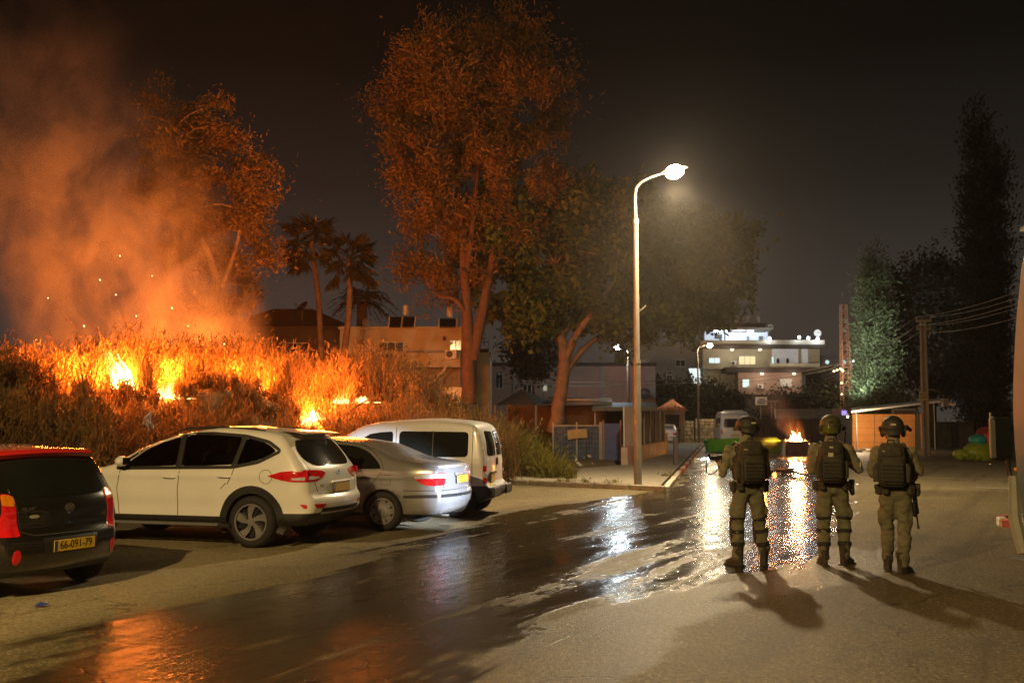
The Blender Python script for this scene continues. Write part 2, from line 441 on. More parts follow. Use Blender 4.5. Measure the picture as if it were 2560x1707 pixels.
# ================================================================== vehicles
GLASS = mat('car_glass', (.010, .012, .010), .06, 0, .2, 3, spec=.6, coat=.3)
RUBBER = mat('tyre_rubber', (.018, .017, .016), .8, 0, .3, 12, bump=.3, bscale=60)
PLASTIC = mat('black_plastic', (.016, .016, .015), .5, 0, .3, 9, bump=.15, bscale=180)
CHROME = mat('chrome', (.75, .75, .73), .18, 1., .06, 4)
REDLENS = mat('red_lens', (.62, .012, .016), .12, 0, .25, 14, coat=.6)
AMBER = mat('amber_lens', (.65, .20, .01), .15, 0, .2, 14, coat=.6)
CLEARLENS = mat('clear_lens', (.60, .60, .62), .12, 0, .15, 20, coat=.6)
PLATE = mat('yellow_plate', (.62, .42, .03), .35, 0, .10, 10)
INK = mat('plate_ink', (.012, .012, .012), .5)
BLUEINK = mat('plate_blue', (.02, .05, .25), .5)
SEAM = mat('seam_shadow', (.03, .028, .024), .7)
RIMSILVER = mat('rim_silver', (.52, .52, .54), .28, .75, .12, 10)
RIMDARK = mat('rim_dark', (.010, .010, .011), .5, .0, .2, 10)
UNDER = mat('underbody', (.012, .012, .012), .85, 0, .3, 6)

def smooth_prof(pts, n=160, k=7):
    z = np.array([p[0] for p in pts], float); x = np.array([p[1] for p in pts], float)
    zz = np.linspace(z[0], z[-1], n); xx = np.interp(zz, z, x)
    pad = np.pad(xx, k, mode='reflect', reflect_type='odd'); ker = np.hanning(2 * k + 3)[1:-1]; ker /= ker.sum()
    return zz, np.convolve(pad, ker, mode='valid')

class Car:
    def __init__(s, root, rear, front, hw, r=.07, crown_end=.08, crown_top=.025, nlev=46, ncol=64):
        s.root = root; s.hw = hw; s.r = r; s.ce = crown_end; s.ct = crown_top
        s.zr, s.xr = smooth_prof(rear); s.zf, s.xf = smooth_prof(front)
        s.z0, s.z1 = rear[0][0], rear[-1][0]
        B = [(x, z) for x, z in zip(s.xr, s.zr)] + [(x, z) for x, z in zip(s.xf[::-1], s.zf[::-1])]
        s.B = np.array(B); s.B2 = np.roll(s.B, -1, 0)
        lev = np.linspace(s.z0, s.z1, nlev); s.lev = np.unique(np.concatenate([lev, s.z1 - (s.z1 - s.z0) * np.array([.004, .01, .016]), s.z0 + np.array([.008, .02])]))
        s.ncol = ncol
    def dist(s, x, z):
        P = np.stack([np.ravel(x), np.ravel(z)], -1)[:, None, :]
        d = s.B2 - s.B; l2 = np.maximum((d * d).sum(-1), 1e-12)
        t = np.clip(((P - s.B[None]) * d[None]).sum(-1) / l2, 0, 1)
        q = s.B[None] + d[None] * t[..., None]
        return np.sqrt(((P - q) ** 2).sum(-1).min(1)).reshape(np.shape(x))
    def side(s, x, z):
        x = np.asarray(x, float); z = np.asarray(z, float)
        wv = s.hw(x, z); d = np.minimum(s.dist(x, z), s.r)
        return wv - s.r + np.sqrt(np.maximum(s.r ** 2 - (s.r - d) ** 2, 0))
    def _pn(s, sign, z):
        zz, xx = (s.zr, s.xr) if sign < 0 else (s.zf, s.xf)
        x = float(np.interp(z, zz, xx)); e = .015
        dx = float(np.interp(min(z + e, s.z1), zz, xx) - np.interp(max(z - e, s.z0), zz, xx)); dz = min(z + e, s.z1) - max(z - e, s.z0)
        n = Vector((-dz, dx)) if sign < 0 else Vector((dz, -dx))
        return x, n.normalized()
    def end(s, sign, y, z):
        zq = z
        for _ in range(3):
            x, n = s._pn(sign, zq); yb = float(s.side(x, zq))
            k = max(0., 1 - (y / yb) ** 2) if yb > 0 else 0
            zq = min(max(z - n.y * s.ct * k, s.z0), s.z1)
        if abs(y) <= yb: return x + n.x * s.ce * k
        a, b = x, x - sign * s.r * 2.5
        for _ in range(18):
            m = (a + b) / 2
            if float(s.side(m, z)) < abs(y): a = m
            else: b = m
        return (a + b) / 2
    def cavity(s, z0, z1, mr, mf, ins):
        """hollow cabin volume inside the shell"""
        rows = []
        for z in np.linspace(z0, z1, 8):
            xa = float(np.interp(z, s.zr, s.xr)) + mr; xb = float(np.interp(z, s.zf, s.xf)) - mf; xs_ = np.linspace(xa, xb, 16); ys_ = [float(s.hw(x, z)) - ins for x in xs_]
            rows.append([(x, y, z) for x, y in zip(xs_, ys_)] + [(x, -y, z) for x, y in zip(xs_[::-1], ys_[::-1])])
        b = MB(); b.grid(rows, closed=True); n = len(rows[0]); b.add(rows[0], [tuple(range(n))[::-1]]); b.add(rows[-1], [tuple(range(n))]); return b
    def body(s, mats, classify=None, wheels=(), arch=.36, cuts=()):
        u = .5 - .5 * np.cos(np.pi * np.linspace(0, 1, s.ncol)); L = s.lev; nl, nc = len(L), s.ncol
        a = np.interp(L, s.zr, s.xr)[:, None]; b = np.interp(L, s.zf, s.xf)[:, None]
        X = a + (b - a) * u[None]; Z = np.repeat(L[:, None], nc, 1); Y = s.side(X, Z)
        V = [(X[i, j], Y[i, j], Z[i, j]) for i in range(nl) for j in range(nc)]
        off = nl * nc; V += [(x, -y, z) for x, y, z in V]
        Fc = []
        for i in range(nl - 1):
            for j in range(nc - 1):
                q = (i * nc + j, i * nc + j + 1, (i + 1) * nc + j + 1, (i + 1) * nc + j)
                Fc.append(q); Fc.append(tuple(k + off for k in q[::-1]))
        loop = [(i, 0) for i in range(nl)] + [(nl - 1, j) for j in range(1, nc)] + [(i, nc - 1) for i in range(nl - 2, -1, -1)] + [(0, j) for j in range(nc - 2, 0, -1)]
        K = 12; N = len(loop); rings = []
        for k_, (i, j) in enumerate(loop):
            p = Vector((X[i, j], Z[i, j]))
            i0, j0 = loop[k_ - 1]; i1, j1 = loop[(k_ + 1) % N]
            t = Vector((X[i1, j1] - X[i0, j0], Z[i1, j1] - Z[i0, j0]))
            n = Vector((-t.y, t.x)).normalized() if t.length > 1e-9 else Vector((0, 0))
            yl = Y[i, j]; ring = [i * nc + j]
            ct = s.ct if n.y > 0 else 0
            for q in range(1, K):
                y = yl * (1 - 2 * q / K); kk = 1 - (y / yl) ** 2 if yl > 1e-6 else 0
                ring.append(len(V)); V.append((p.x + n.x * s.ce * kk, y, p.y + n.y * ct * kk))
            ring.append(i * nc + j + off); rings.append(ring)
        for k_ in range(N):
            A, Bq = rings[k_], rings[(k_ + 1) % N]
            for q in range(K): Fc.append((A[q], A[q + 1], Bq[q + 1], Bq[q]))
        me = bpy.data.meshes.new('body'); me.from_pydata(V, [], Fc)
        for m in mats: me.materials.append(m)
        bm = bmesh.new(); bm.from_mesh(me)
        bmesh.ops.remove_doubles(bm, verts=bm.verts, dist=1e-5); bmesh.ops.recalc_face_normals(bm, faces=bm.faces)
        if bm.calc_volume(signed=True) < 0: bmesh.ops.reverse_faces(bm, faces=bm.faces)
        for f in bm.faces: f.smooth = True
        if classify:
            for f in bm.faces: f.material_index = classify(f.calc_center_median())
        bm.to_mesh(me); bm.free()
        o = bpy.data.objects.new('body', me); COL.objects.link(o)
        if wheels:
            cut = MB()
            for (x, z) in wheels:
                for sg in (-1, 1):
                    cut.lathe([(arch, 0), (arch, .42)], 28, xf=Matrix.Translation((x, sg * .55 if sg > 0 else -.97, z)) @ Matrix.Rotation(-math.pi / 2, 4, 'X'))
            c = cut.build('cut', [mats[-1]]); 
            md = o.modifiers.new('b', 'BOOLEAN'); md.operation = 'DIFFERENCE'; md.object = c; md.solver = 'EXACT'
            try: md.material_mode = 'TRANSFER'
            except Exception: pass
            me2 = evaluated(o); o.modifiers.clear(); old = o.data; o.data = me2; me2.name = 'body'
            bpy.data.meshes.remove(old); bpy.data.objects.remove(c)
        for cb in cuts:
            c = cb.build('cut', [mats[-1]]); bm = bmesh.new(); bm.from_mesh(c.data); bmesh.ops.remove_doubles(bm, verts=bm.verts, dist=1e-5); bmesh.ops.recalc_face_normals(bm, faces=bm.faces); bm.to_mesh(c.data); bm.free()
            md = o.modifiers.new('b', 'BOOLEAN'); md.operation = 'DIFFERENCE'; md.object = c; md.solver = 'EXACT'
            try: md.material_mode = 'TRANSFER'
            except Exception: pass
            me2 = evaluated(o); o.modifiers.clear(); old = o.data; o.data = me2; bpy.data.meshes.remove(old); bpy.data.objects.remove(c)
        o.parent = s.root
        return o
    # ---- panels that hug the surface
    def _slices(s, poly, nz, nx):
        P = [Vector((p[0], p[1])) for p in poly]; zs = [p.y for p in P]; z0, z1 = min(zs) + 1e-4, max(zs) - 1e-4
        rows = []
        for i in range(nz + 1):
            z = z0 + (z1 - z0) * (.5 - .5 * math.cos(math.pi * i / nz)); xs = []
            for k in range(len(P)):
                a, b = P[k - 1], P[k]
                if (a.y - z) * (b.y - z) <= 0 and abs(a.y - b.y) > 1e-9:
                    xs.append(a.x + (b.x - a.x) * (z - a.y) / (b.y - a.y))
            xa, xb = min(xs), max(xs)
            rows.append([(xa + (xb - xa) * j / nx, z) for j in range(nx + 1)])
        return rows
    def _skirt(s, mb, rows, inn, mi=0):
        n = len(rows); m = len(rows[0])
        loop = [rows[0][j] for j in range(m)] + [rows[i][m - 1] for i in range(1, n)] + [rows[n - 1][j] for j in range(m - 2, -1, -1)] + [rows[i][0] for i in range(n - 2, 0, -1)]
        lo2 = [inn(p) for p in loop]; k = len(loop)
        mb.add(loop + lo2, [(i, (i + 1) % k, (i + 1) % k + k, i + k) for i in range(k)], mi)
    def side_panel(s, mb, poly, off=.004, sg=1, nz=10, nx=14, mi=0, th=.012):
        rows = s._slices(poly, nz, nx); out = []
        for r_ in rows:
            ys = s.side(np.array([p[0] for p in r_]), np.array([p[1] for p in r_])) + off
            out.append([(p[0], sg * y, p[1]) for p, y in zip(r_, ys)])
        mb.grid(out, mi); s._skirt(mb, out, lambda p: (p[0], p[1] - sg * th, p[2]), mi)
        return mb
    def end_panel(s, mb, poly, off=.004, sign=-1, nz=8, nx=14, mi=0, th=.012):
        rows = s._slices(poly, nz, nx)
        out = [[(s.end(sign, y, z) + sign * off, y, z) for y, z in r_] for r_ in rows]
        mb.grid(out, mi); s._skirt(mb, out, lambda p: (p[0] - sign * th, p[1], p[2]), mi)
        return mb
    def side_ribbon(s, mb, pts, wd, off=.002, sg=1, mi=0, step=.05):
        P = s._resample(pts, step); A = []; B_ = []
        for i, p in enumerate(P):
            t = (P[min(i + 1, len(P) - 1)] - P[max(i - 1, 0)]); t = t.normalized() if t.length > 0 else Vector((1, 0)); n = Vector((-t.y, t.x))
            for lst, k in ((A, wd / 2), (B_, -wd / 2)):
                q = p + n * k; lst.append((q.x, sg * (float(s.side(q.x, q.y)) + off), q.y))
        mb.grid([A, B_], mi); return mb
    def end_ribbon(s, mb, pts, wd, off=.002, sign=-1, mi=0, step=.06):
        P = s._resample(pts, step); A = []; B_ = []
        for i, p in enumerate(P):
            t = (P[min(i + 1, len(P) - 1)] - P[max(i - 1, 0)]); t = t.normalized() if t.length > 0 else Vector((1, 0)); n = Vector((-t.y, t.x))
            for lst, k in ((A, wd / 2), (B_, -wd / 2)):
                q = p + n * k; lst.append((s.end(sign, q.x, q.y) + sign * off, q.x, q.y))
        mb.grid([A, B_], mi); return mb
    def _resample(s, pts, step):
        out = []
        for a, b in zip(pts[:-1], pts[1:]):
            a = Vector(a); b = Vector(b); n = max(1, int((b - a).length / step))
            out += [a.lerp(b, k / n) for k in range(n)]
        out.append(Vector(pts[-1])); return out
    def seams(s, side_paths=(), rear_paths=(), wd=.011):
        for p in side_paths:
            for sg in (1, -1): s.side_ribbon(MB(), p, wd, .0015, sg).build('panel_seam', SEAM, s.root, fix=False)
        for p in rear_paths: s.end_ribbon(MB(), p, wd, .0015).build('panel_seam', SEAM, s.root, fix=False)

TYRES = {}
def wheel(root, x, y, Rr, wd, rimr, style):
    """wheel > tyre, rim; outside face towards +y of its own frame"""
    e_ = bpy.data.objects.new('wheel', None); COL.objects.link(e_); e_.parent = root; e_.empty_display_size = .1
    e_.location = (x, y, Rr); e_.rotation_euler = (0, 0, 0 if y > 0 else math.pi)
    key = (Rr, wd, rimr, style)
    if key not in TYRES:
        rot = Matrix.Rotation(-math.pi / 2, 4, 'X'); h = wd / 2
        t = MB()
        t.lathe([(rimr - .01, -h * .9), (rimr + .02, -h), ((Rr + rimr) / 2, -h * 1.06), (Rr - .03, -h * .95), (Rr - .006, -h * .75), (Rr, -h * .4), (Rr, h * .4), (Rr - .006, h * .75),
                 (Rr - .03, h * .95), ((Rr + rimr) / 2, h * 1.06), (rimr + .02, h), (rimr - .01, h * .9)], 36, xf=rot, cap=False)
        to = t.build('tyre', RUBBER, e_, smooth=50)
        r = MB(); d = h * .86
        r.lathe([(rimr, h * .98), (rimr - .012, h * .99), (rimr - .022, h * .9), (rimr - .03, h * .35), (.03, h * .30), (.0, h * .30)], 36, xf=rot, mi=1, cap=False)
        r.lathe([(rimr + .004, h * .93), (rimr + .004, h * 1.0), (rimr - .016, h * 1.0), (rimr - .02, h * .9)], 36, xf=rot, mi=0, cap=False)
        def spoke(a0, w0, w1, tw, r0, r1, mi=0, dd=d):
            pts = []
            for k in range(5):
                q = k / 4; rr = r0 + (r1 - r0) * q; aa = a0 + tw * q; ww = w0 + (w1 - w0) * q
                c, s_ = math.cos(aa), math.sin(aa)
                pts.append([(rr * c - s_ * ww / 2 * sg, dd - .018 * (1 - q) * 0 - .02 * q * (1 - q), rr * s_ + c * ww / 2 * sg) for sg in (-1, 1)])
            vs = []; fs = []
            for pr in pts:
                for p in pr: vs.append(p)
                for p in pr: vs.append((p[0], p[1] - .05, p[2]))
            for k in range(4):
                b = 4 * k
                fs += [(b, b + 1, b + 5, b + 4), (b, b + 4, b + 6, b + 2), (b + 1, b + 3, b + 7, b + 5)]
            r.add(vs, fs, mi)
        if style == 'twist5':
            for k in range(5): spoke(2 * math.pi * k / 5, .045, .115, .38, .045, rimr - .018)
            for k in range(5): spoke(2 * math.pi * k / 5 + .62, .02, .03, .3, .06, rimr - .02, 1, d - .03)
            r.lathe([(.06, d), (.05, d + .012), (0, d + .014)], 16, xf=rot)
        elif style == 'cover8':
            r.lathe([(rimr * .50, d + .004), (rimr * .45, d + .016), (.055, d + .02), (.05, d + .028), (0, d + .03)], 24, xf=rot)
            for k in range(8): spoke(2 * math.pi * k / 8, .085, .105, .0, rimr * .42, rimr - .014)
        elif style == 'cover6':
            r.lathe([(rimr * .55, d - .01), (rimr * .5, d + .01), (.05, d + .012), (0, d + .012)], 24, xf=rot)
            for k in range(6): spoke(2 * math.pi * k / 6, .09, .12, .0, rimr * .45, rimr - .016)
        else:
            r.lathe([(rimr * .8, d - .03), (rimr * .6, d), (.07, d - .01), (.06, d + .02), (0, d + .022)], 24, xf=rot)
        ro = r.build('rim', [RIMSILVER, RIMDARK], e_, smooth=35)
        TYRES[key] = (to.data, ro.data)
    else:
        for nm, me in zip(('tyre', 'rim'), TYRES[key]):
            o = bpy.data.objects.new(nm, me); COL.objects.link(o); o.parent = e_
    return e_

def number_plate(car, y, z, text, wd=.52, ht=.115, tilt=0., px=None):
    x = (car.end(-1, y, z) if px is None else px) - .012
    b = MB(); b.box((0, 0, 0), (.012, wd, ht), ch=.004)
    o = b.build('number_plate', PLATE, car.root); o.location = (x, y, z); o.rotation_euler = (0, tilt, 0)
    xf = Matrix.Translation((-.007, 0, 0)) @ Matrix(((0, 0, -1, 0), (-1, 0, 0, 0), (0, 1, 0, 0), (0, 0, 0, 1)))
    if text: text_mesh(text, ht * 1.0, INK, 'plate_text', o, xf @ Matrix.Translation((wd * .03, 0, 0)), .001, squash=.86)
    s_ = MB(); s_.box((-.0068, wd / 2 - .025, 0), (.002, .035, ht * .86)); s_.build('plate_strip', BLUEINK, o)
    fr = MB()
    for sy in (-1, 1): fr.box((.004, sy * (wd / 2 + .004), 0), (.014, .008, ht + .016))
    for sz in (-1, 1): fr.box((.004, 0, sz * (ht / 2 + .004)), (.014, wd, .008))
    fr.build('plate_frame', PLASTIC, o)
    return o
def handle(car, x, z, m, ln=.18, sg=1):
    y = float(car.side(x, z)); b = MB()
    b.tube([(x - ln / 2, sg * (y + .004), z), (x - ln / 3, sg * (y + .03), z + .004), (x + ln / 3, sg * (y + .03), z + .006), (x + ln / 2, sg * (y + .004), z + .004)], [.010, .013, .013, .010], 8)
    return b.build('door_handle', m, car.root, smooth=True)
def mirror(car, x, z, m, sg=1):
    y = float(car.side(x, z)); b = MB()
    b.ball((x - .02, sg * (y + .13), z + .09), (.085, .115, .075), 14)
    b.tube([(x, sg * (y - .02), z), (x - .01, sg * (y + .07), z + .04)], .022, 8, mi=1)
    o = b.build('wing_mirror', [m, PLASTIC], car.root, smooth=True)
    g = MB(); g.box((x - .10, sg * (y + .13), z + .09), (.012, .17, .10), ch=.005); g.build('mirror_glass', GLASS, o)
    return o
def place(px, py, th, lx, ly):
    """heading = -X turned th degrees away from the camera; the pixel is the ground contact of local point (lx, ly)"""
    g = G(px, py); a = math.pi - R(th)
    h = Vector((math.cos(a), math.sin(a), 0)); l = Vector((-math.sin(a), math.cos(a), 0))
    return g - h * lx - l * ly, a
def cl(x, a, b): return np.clip((x - a) / (b - a), 0, 1)

# ------------------------------------------------------------------ white crossover
WHITE = mat('white_paint', (.78, .77, .73), .30, 0, .03, 2, coat=.7)
loc, a = place(625, 1370, 16, 0, .92)
suv = thing('parked_car', 'white crossover with twisted five spoke wheels, black wheel arches and running board', 'car', loc, a, 'cars parked beside the burning bank')
def hw(x, z):
    wv = .918 - .05 * cl(.60 - z, 0, .35) ** 2 - .30 * np.maximum(z - 1.05, 0) + .012 * np.exp(-((z - .98) / .05) ** 2) - .016 * np.exp(-((z - .55) / .10) ** 2)
    return wv - .13 * cl(-.30 - x, 0, .6) ** 2 - .11 * cl(x, 2.7, 3.58) ** 2
c = Car(suv, [(.30, -.66), (.38, -.80), (.50, -.88), (.62, -.895), (.68, -.88), (.72, -.82), (.92, -.80), (1.04, -.76), (1.10, -.73), (1.30, -.57), (1.46, -.44), (1.54, -.36), (1.60, -.1), (1.625, .2), (1.64, .5)],
        [(.30, 3.42), (.45, 3.56), (.7, 3.58), (.85, 3.5), (.96, 3.30), (1.03, 2.8), (1.07, 2.42), (1.12, 2.28), (1.35, 1.85), (1.48, 1.52), (1.57, 1.18), (1.62, .85), (1.64, .65)], hw, .085, .10, .03)
def kl(p):
    if p.z < .43: return 1
    if p.z > 1.09 and p.z < 1.55 and abs(p.y) > .6 and (1.105 < p.x < 1.215 or (.17 < p.x < .33 and p.z > 1.12)): return 1
    if p.x < -.30 and p.z < .47: return 1
    if p.x < -.5 and p.z < .53 and abs(p.y) < .60: return 1
    return 0
SUVWIN = ([(2.05, 1.085), (1.20, 1.105), (1.20, 1.525), (1.48, 1.44), (1.76, 1.31), (1.98, 1.165)], [(1.12, 1.105), (.32, 1.125), (.22, 1.515), (.7, 1.545), (1.12, 1.535)], [(.25, 1.135), (-.06, 1.19), (-.345, 1.322), (-.18, 1.43), (.15, 1.505)])
wc_ = MB()
for poly in SUVWIN: wc_.prism(rounded([(Vector(p) - Vector((sum(q[0] for q in poly) / len(poly), sum(q[1] for q in poly) / len(poly)))) * .97 + Vector((sum(q[0] for q in poly) / len(poly), sum(q[1] for q in poly) / len(poly))) for p in poly], .05), -1.3, 1.3)
c.body([WHITE, PLASTIC, UNDER], kl, [(0, .355), (2.67, .355)], .40, [c.cavity(.80, 1.56, .34, .22, .10), wc_])
def tinted(name, t, g):
    m, nt, out = new_mat(name); a_ = nt.nodes.new('ShaderNodeBsdfTransparent'); a_.inputs[0].default_value = (*t, 1); b_ = nt.nodes.new('ShaderNodeBsdfGlossy'); b_.inputs['Roughness'].default_value = .04; x_ = nt.nodes.new('ShaderNodeMixShader')
    n_ = nt.nodes.new('ShaderNodeTexNoise'); n_.inputs['Scale'].default_value = 4; r_ = nt.nodes.new('ShaderNodeMapRange'); r_.inputs[3].default_value = g * .7; r_.inputs[4].default_value = g * 1.3; nt.links.new(n_.outputs[0], r_.inputs[0]); nt.links.new(r_.outputs[0], x_.inputs[0])
    nt.links.new(a_.outputs[0], x_.inputs[1]); nt.links.new(b_.outputs[0], x_.inputs[2]); nt.links.new(x_.outputs[0], out.inputs[0]); return m
TINT = tinted('tinted_side_glass', (.42, .42, .38), .07); TINT2 = tinted('dark_tinted_glass', (.16, .17, .15), .07)
SEATM = mat('seat_cloth', (.05, .045, .04), .9, 0, .2, 8)
for sx_, sy_ in ((1.35, .36), (1.35, -.36), (.42, .40), (.42, -.40)):
    b = MB(); b.box((sx_, sy_, 1.02), (.16, .46, .52), Matrix.Rotation(R(-12), 4, 'Y'), ch=.06); b.box((sx_ - .10, sy_, 1.36), (.09, .26, .17), Matrix.Rotation(R(-8), 4, 'Y'), ch=.04); b.tube([(sx_ - .07, sy_, 1.26), (sx_ - .09, sy_, 1.32)], .02, 6); b.build('seat', SEATM, suv)
b = MB(); b.lathe([(.18, -.012), (.195, 0), (.18, .012), (.165, 0)], 24, xf=Matrix.Translation((1.95, .36, 1.06)) @ Matrix.Rotation(R(68), 4, 'Y'), closed=True); b.build('steering_wheel', PLASTIC, suv)
b = MB(); b.box((2.1, 0, 1.0), (.35, 1.4, .2), ch=.06); b.build('dashboard', PLASTIC, suv); b = MB(); b.box((1.62, 0, 1.44), (.04, .22, .07), ch=.02); b.build('rear_view_mirror', PLASTIC, suv)
for sg in (1, -1):
    b = MB(); dlo = rounded([(2.18, 1.065), (.30, 1.10), (-.08, 1.17), (-.40, 1.325), (-.20, 1.45), (.18, 1.53), (.7, 1.565), (1.15, 1.55), (1.5, 1.45), (1.78, 1.33), (2.02, 1.18)], .05)
    c.side_ribbon(b, dlo + dlo[:1], .045, .004, sg); b.build('window_surround', PLASTIC, suv, smooth='all')
    b = MB(); c.side_panel(b, [(1.215, 1.10), (1.105, 1.10), (1.105, 1.545), (1.215, 1.525)], .004, sg, 8, 3); b.build('pillar_trim', PLASTIC, suv, smooth=True)
    b = MB(); c.side_panel(b, [(.335, 1.12), (.235, 1.125), (.14, 1.51), (.235, 1.525)], .004, sg, 8, 3); b.build('pillar_trim', PLASTIC, suv, smooth=True)
    for wi, poly in enumerate(SUVWIN):
        b = MB(); c.side_panel(b, rounded(poly, .05), .006, sg, 12, 16); b.build('side_window', TINT if wi == 0 else TINT2, suv, smooth=True)
    # black wheel arch lips
    for wx in (0, 2.67):
        b = MB(); arc = [(wx + .44 * math.cos(t), .355 + .44 * math.sin(t)) for t in np.linspace(-.35, math.pi + .35, 40)]
        c.side_ribbon(b, arc, .10, .008, sg, step=.5)
        arc2 = [(wx + .490 * math.cos(t), .355 + .490 * math.sin(t)) for t in np.linspace(-.35, math.pi + .35, 40)]
        c.side_ribbon(b, arc2, .012, .004, sg, step=.5)
        b.build('arch_trim', PLASTIC, suv, smooth='all')
    b = MB()
    b.box((1.33, sg * .965, .315), (1.75, .13, .035), ch=.012); b.box((.40, sg * .955, .30), (.24, .12, .06), ch=.02, mi=1); b.box((2.24, sg * .955, .30), (.16, .12, .06), ch=.02, mi=1)
    b.build('running_board', [RIMSILVER, PLASTIC], suv)
    b = MB(); b.tube([(-.05, sg * .63, 1.592), (.1, sg * .645, 1.622), (.7, sg * .65, 1.644), (1.2, sg * .64, 1.63), (1.42, sg * .63, 1.565)], .018, 8); b.build('roof_rail', PLASTIC, suv, smooth=True)
    b = MB()
    c.side_panel(b, rounded([(-.24, .985), (-.48, 1.055), (-.80, 1.07), (-.80, .905), (-.60, .905), (-.45, .93)], .02), .007, sg, 8, 14)
    c.end_panel(b, rounded([(sg * .36, 1.02), (sg * .46, 1.06), (sg * .815, 1.07), (sg * .815, .905), (sg * .62, .91), (sg * .44, .965)], .02), .007)
    t_ = b.build('tail_lamp', REDLENS, suv, smooth=True)
    b = MB(); c.side_panel(b, rounded([(-.58, .955), (-.77, .975), (-.77, .925), (-.62, .928)], .012), .011, sg, 5, 8, th=.004)
    c.end_panel(b, rounded([(sg * .50, .965), (sg * .75, .985), (sg * .78, .935), (sg * .62, .937)], .012), .011, th=.004); b.build('indicator', CLEARLENS, t_, smooth=True)
    b = MB(); c.end_panel(b, rounded([(sg * .50, .60), (sg * .76, .605), (sg * .70, .545), (sg * .56, .545)], .012), .005)
    c.side_panel(b, rounded([(-.70, .605), (-.80, .60), (-.80, .545), (-.76, .545)], .01), .005, sg, 5, 5)
    b.build('reflector', REDLENS, suv, smooth=True)
    handle(c, .42, .965, WHITE, .2, sg); handle(c, 1.30, .945, WHITE, .2, sg); mirror(c, 2.02, 1.08, WHITE, sg)
    b = MB(); c.side_panel(b, rounded([(3.1, .88), (3.5, .80), (3.5, .72), (3.2, .76)], .02), .005, sg); b.build('headlamp', CLEARLENS, suv, smooth=True)
b = MB(); c.end_panel(b, rounded([(-.68, 1.20), (-.52, 1.115), (.52, 1.115), (.68, 1.20), (.68, 1.34), (.56, 1.475), (-.56, 1.475), (-.68, 1.34)], .06), .006, -1, 12, 22); b.build('rear_window', GLASS, suv, smooth=True)
b = MB(); c.end_panel(b, rounded([(-.62, 1.14), (.62, 1.14), (.50, 1.50), (-.50, 1.50)], .05), .006, 1, 10, 16); b.build('windscreen', GLASS, suv, smooth=True)
b = MB(); b.grid([[(-.28 - d0, y, 1.583 + dz - .02 * abs(y) ** 2) for y in np.linspace(-.58, .58, 15)] for d0, dz in ((-.05, .018), (.10, .012), (.30, -.012), (.335, -.022), (.30, -.040), (.05, -.035))]); b.build('spoiler', WHITE, suv, smooth=True)
b = MB(); b.box((-.66, 0, 1.15), (.02, .34, .015), Matrix.Rotation(R(8), 4, 'X')); b.ball((-.70, .0, 1.13), .025); b.build('wiper', PLASTIC, suv)
number_plate(c, 0, .80, '', tilt=R(6))
b = MB(); b.xf = Matrix.Translation((c.end(-1, 0, .995) - .006, 0, .995)); b.lathe([(.045, 0), (.045, .006), (.036, .006), (.036, 0)], 20, xf=Matrix.Rotation(-math.pi / 2, 4, 'Y')); b.box((-.003, 0, 0), (.006, .012, .05), Matrix.Rotation(R(25), 4, 'X')); b.build('emblem', CHROME, suv)
b = MB(); b.box((c.end(-1, 0, .88) - .01, 0, .88), (.03, .6, .035), ch=.01); b.build('boot_handle_trim', WHITE, suv)
b = MB(); c.end_ribbon(b, [(-.58, .47), (.58, .47)], .03, .008); b.build('bumper_strip', RIMSILVER, suv)
b = MB(); arc = [(-.22 + .095 * math.cos(t), .975 + .095 * math.sin(t)) for t in np.linspace(0, 2 * math.pi, 30)]; c.side_ribbon(b, arc, .007, .0015, 1, step=.5); b.build('fuel_flap', SEAM, suv)
c.seams([[(1.16, .42), (1.165, .8), (1.13, 1.08)], [(.38, .86), (.30, 1.0), (.27, 1.12)], [(.48, .80), (.40, .88)], [(2.12, .42), (2.16, .8), (2.10, 1.06)]], [[(-.70, 1.20), (-.66, .93), (-.60, .75)], [(.70, 1.20), (.66, .93), (.60, .75)], [(-.60, .735), (.60, .735)]])
text_mesh('TUCSON', .05, CHROME, 'model_lettering', suv, Matrix.Translation((c.end(-1, .5, .845) - .006, .47, .845)) @ Matrix(((0, 0, -1, 0), (-1, 0, 0, 0), (0, 1, 0, 0), (0, 0, 0, 1))), .002)
for x in (0, 2.67):
    for sg in (1, -1): wheel(suv, x, sg * .805, .355, .235, .245, 'twist5')

# ------------------------------------------------------------------ silver saloon
SILVER = mat('silver_paint', (.36, .36, .35), .26, .55, .03, 2, coat=.6)
loc, a = place(955, 1327, 17, 0, .84)
sal = thing('parked_car', 'silver saloon with round eight spoke wheel covers and dusty rear window', 'car', loc, a, 'cars parked beside the burning bank')
def hw(x, z):
    wv = .845 - .05 * cl(.55 - z, 0, .35) ** 2 - .36 * np.maximum(z - .94, 0) + .010 * np.exp(-((z - .86) / .05) ** 2)
    return wv - .12 * cl(-.35 - x, 0, .63) ** 2 - .11 * cl(x, 2.6, 3.45) ** 2
c = Car(sal, [(.24, -.78), (.30, -.88), (.45, -.965), (.60, -.98), (.635, -.96), (.66, -.925), (.80, -.925), (.98, -.92), (1.045, -.88), (1.085, -.62), (1.105, -.30), (1.14, -.18), (1.25, .08), (1.36, .36), (1.41, .62), (1.435, .9), (1.44, 1.1)],
        [(.24, 3.2), (.3, 3.38), (.5, 3.45), (.65, 3.40), (.75, 3.25), (.85, 2.9), (.92, 2.4), (.96, 2.22), (1.1, 1.98), (1.3, 1.6), (1.4, 1.35), (1.44, 1.2)], hw, .08, .11, .03)
c.body([SILVER, PLASTIC, UNDER], lambda p: 1 if p.z < .27 else 0, [(0, .31), (2.535, .31)], .345)
DUSTY = mat('dusty_glass', (.13, .125, .115), .32, 0, .25, 3, coat=.25)
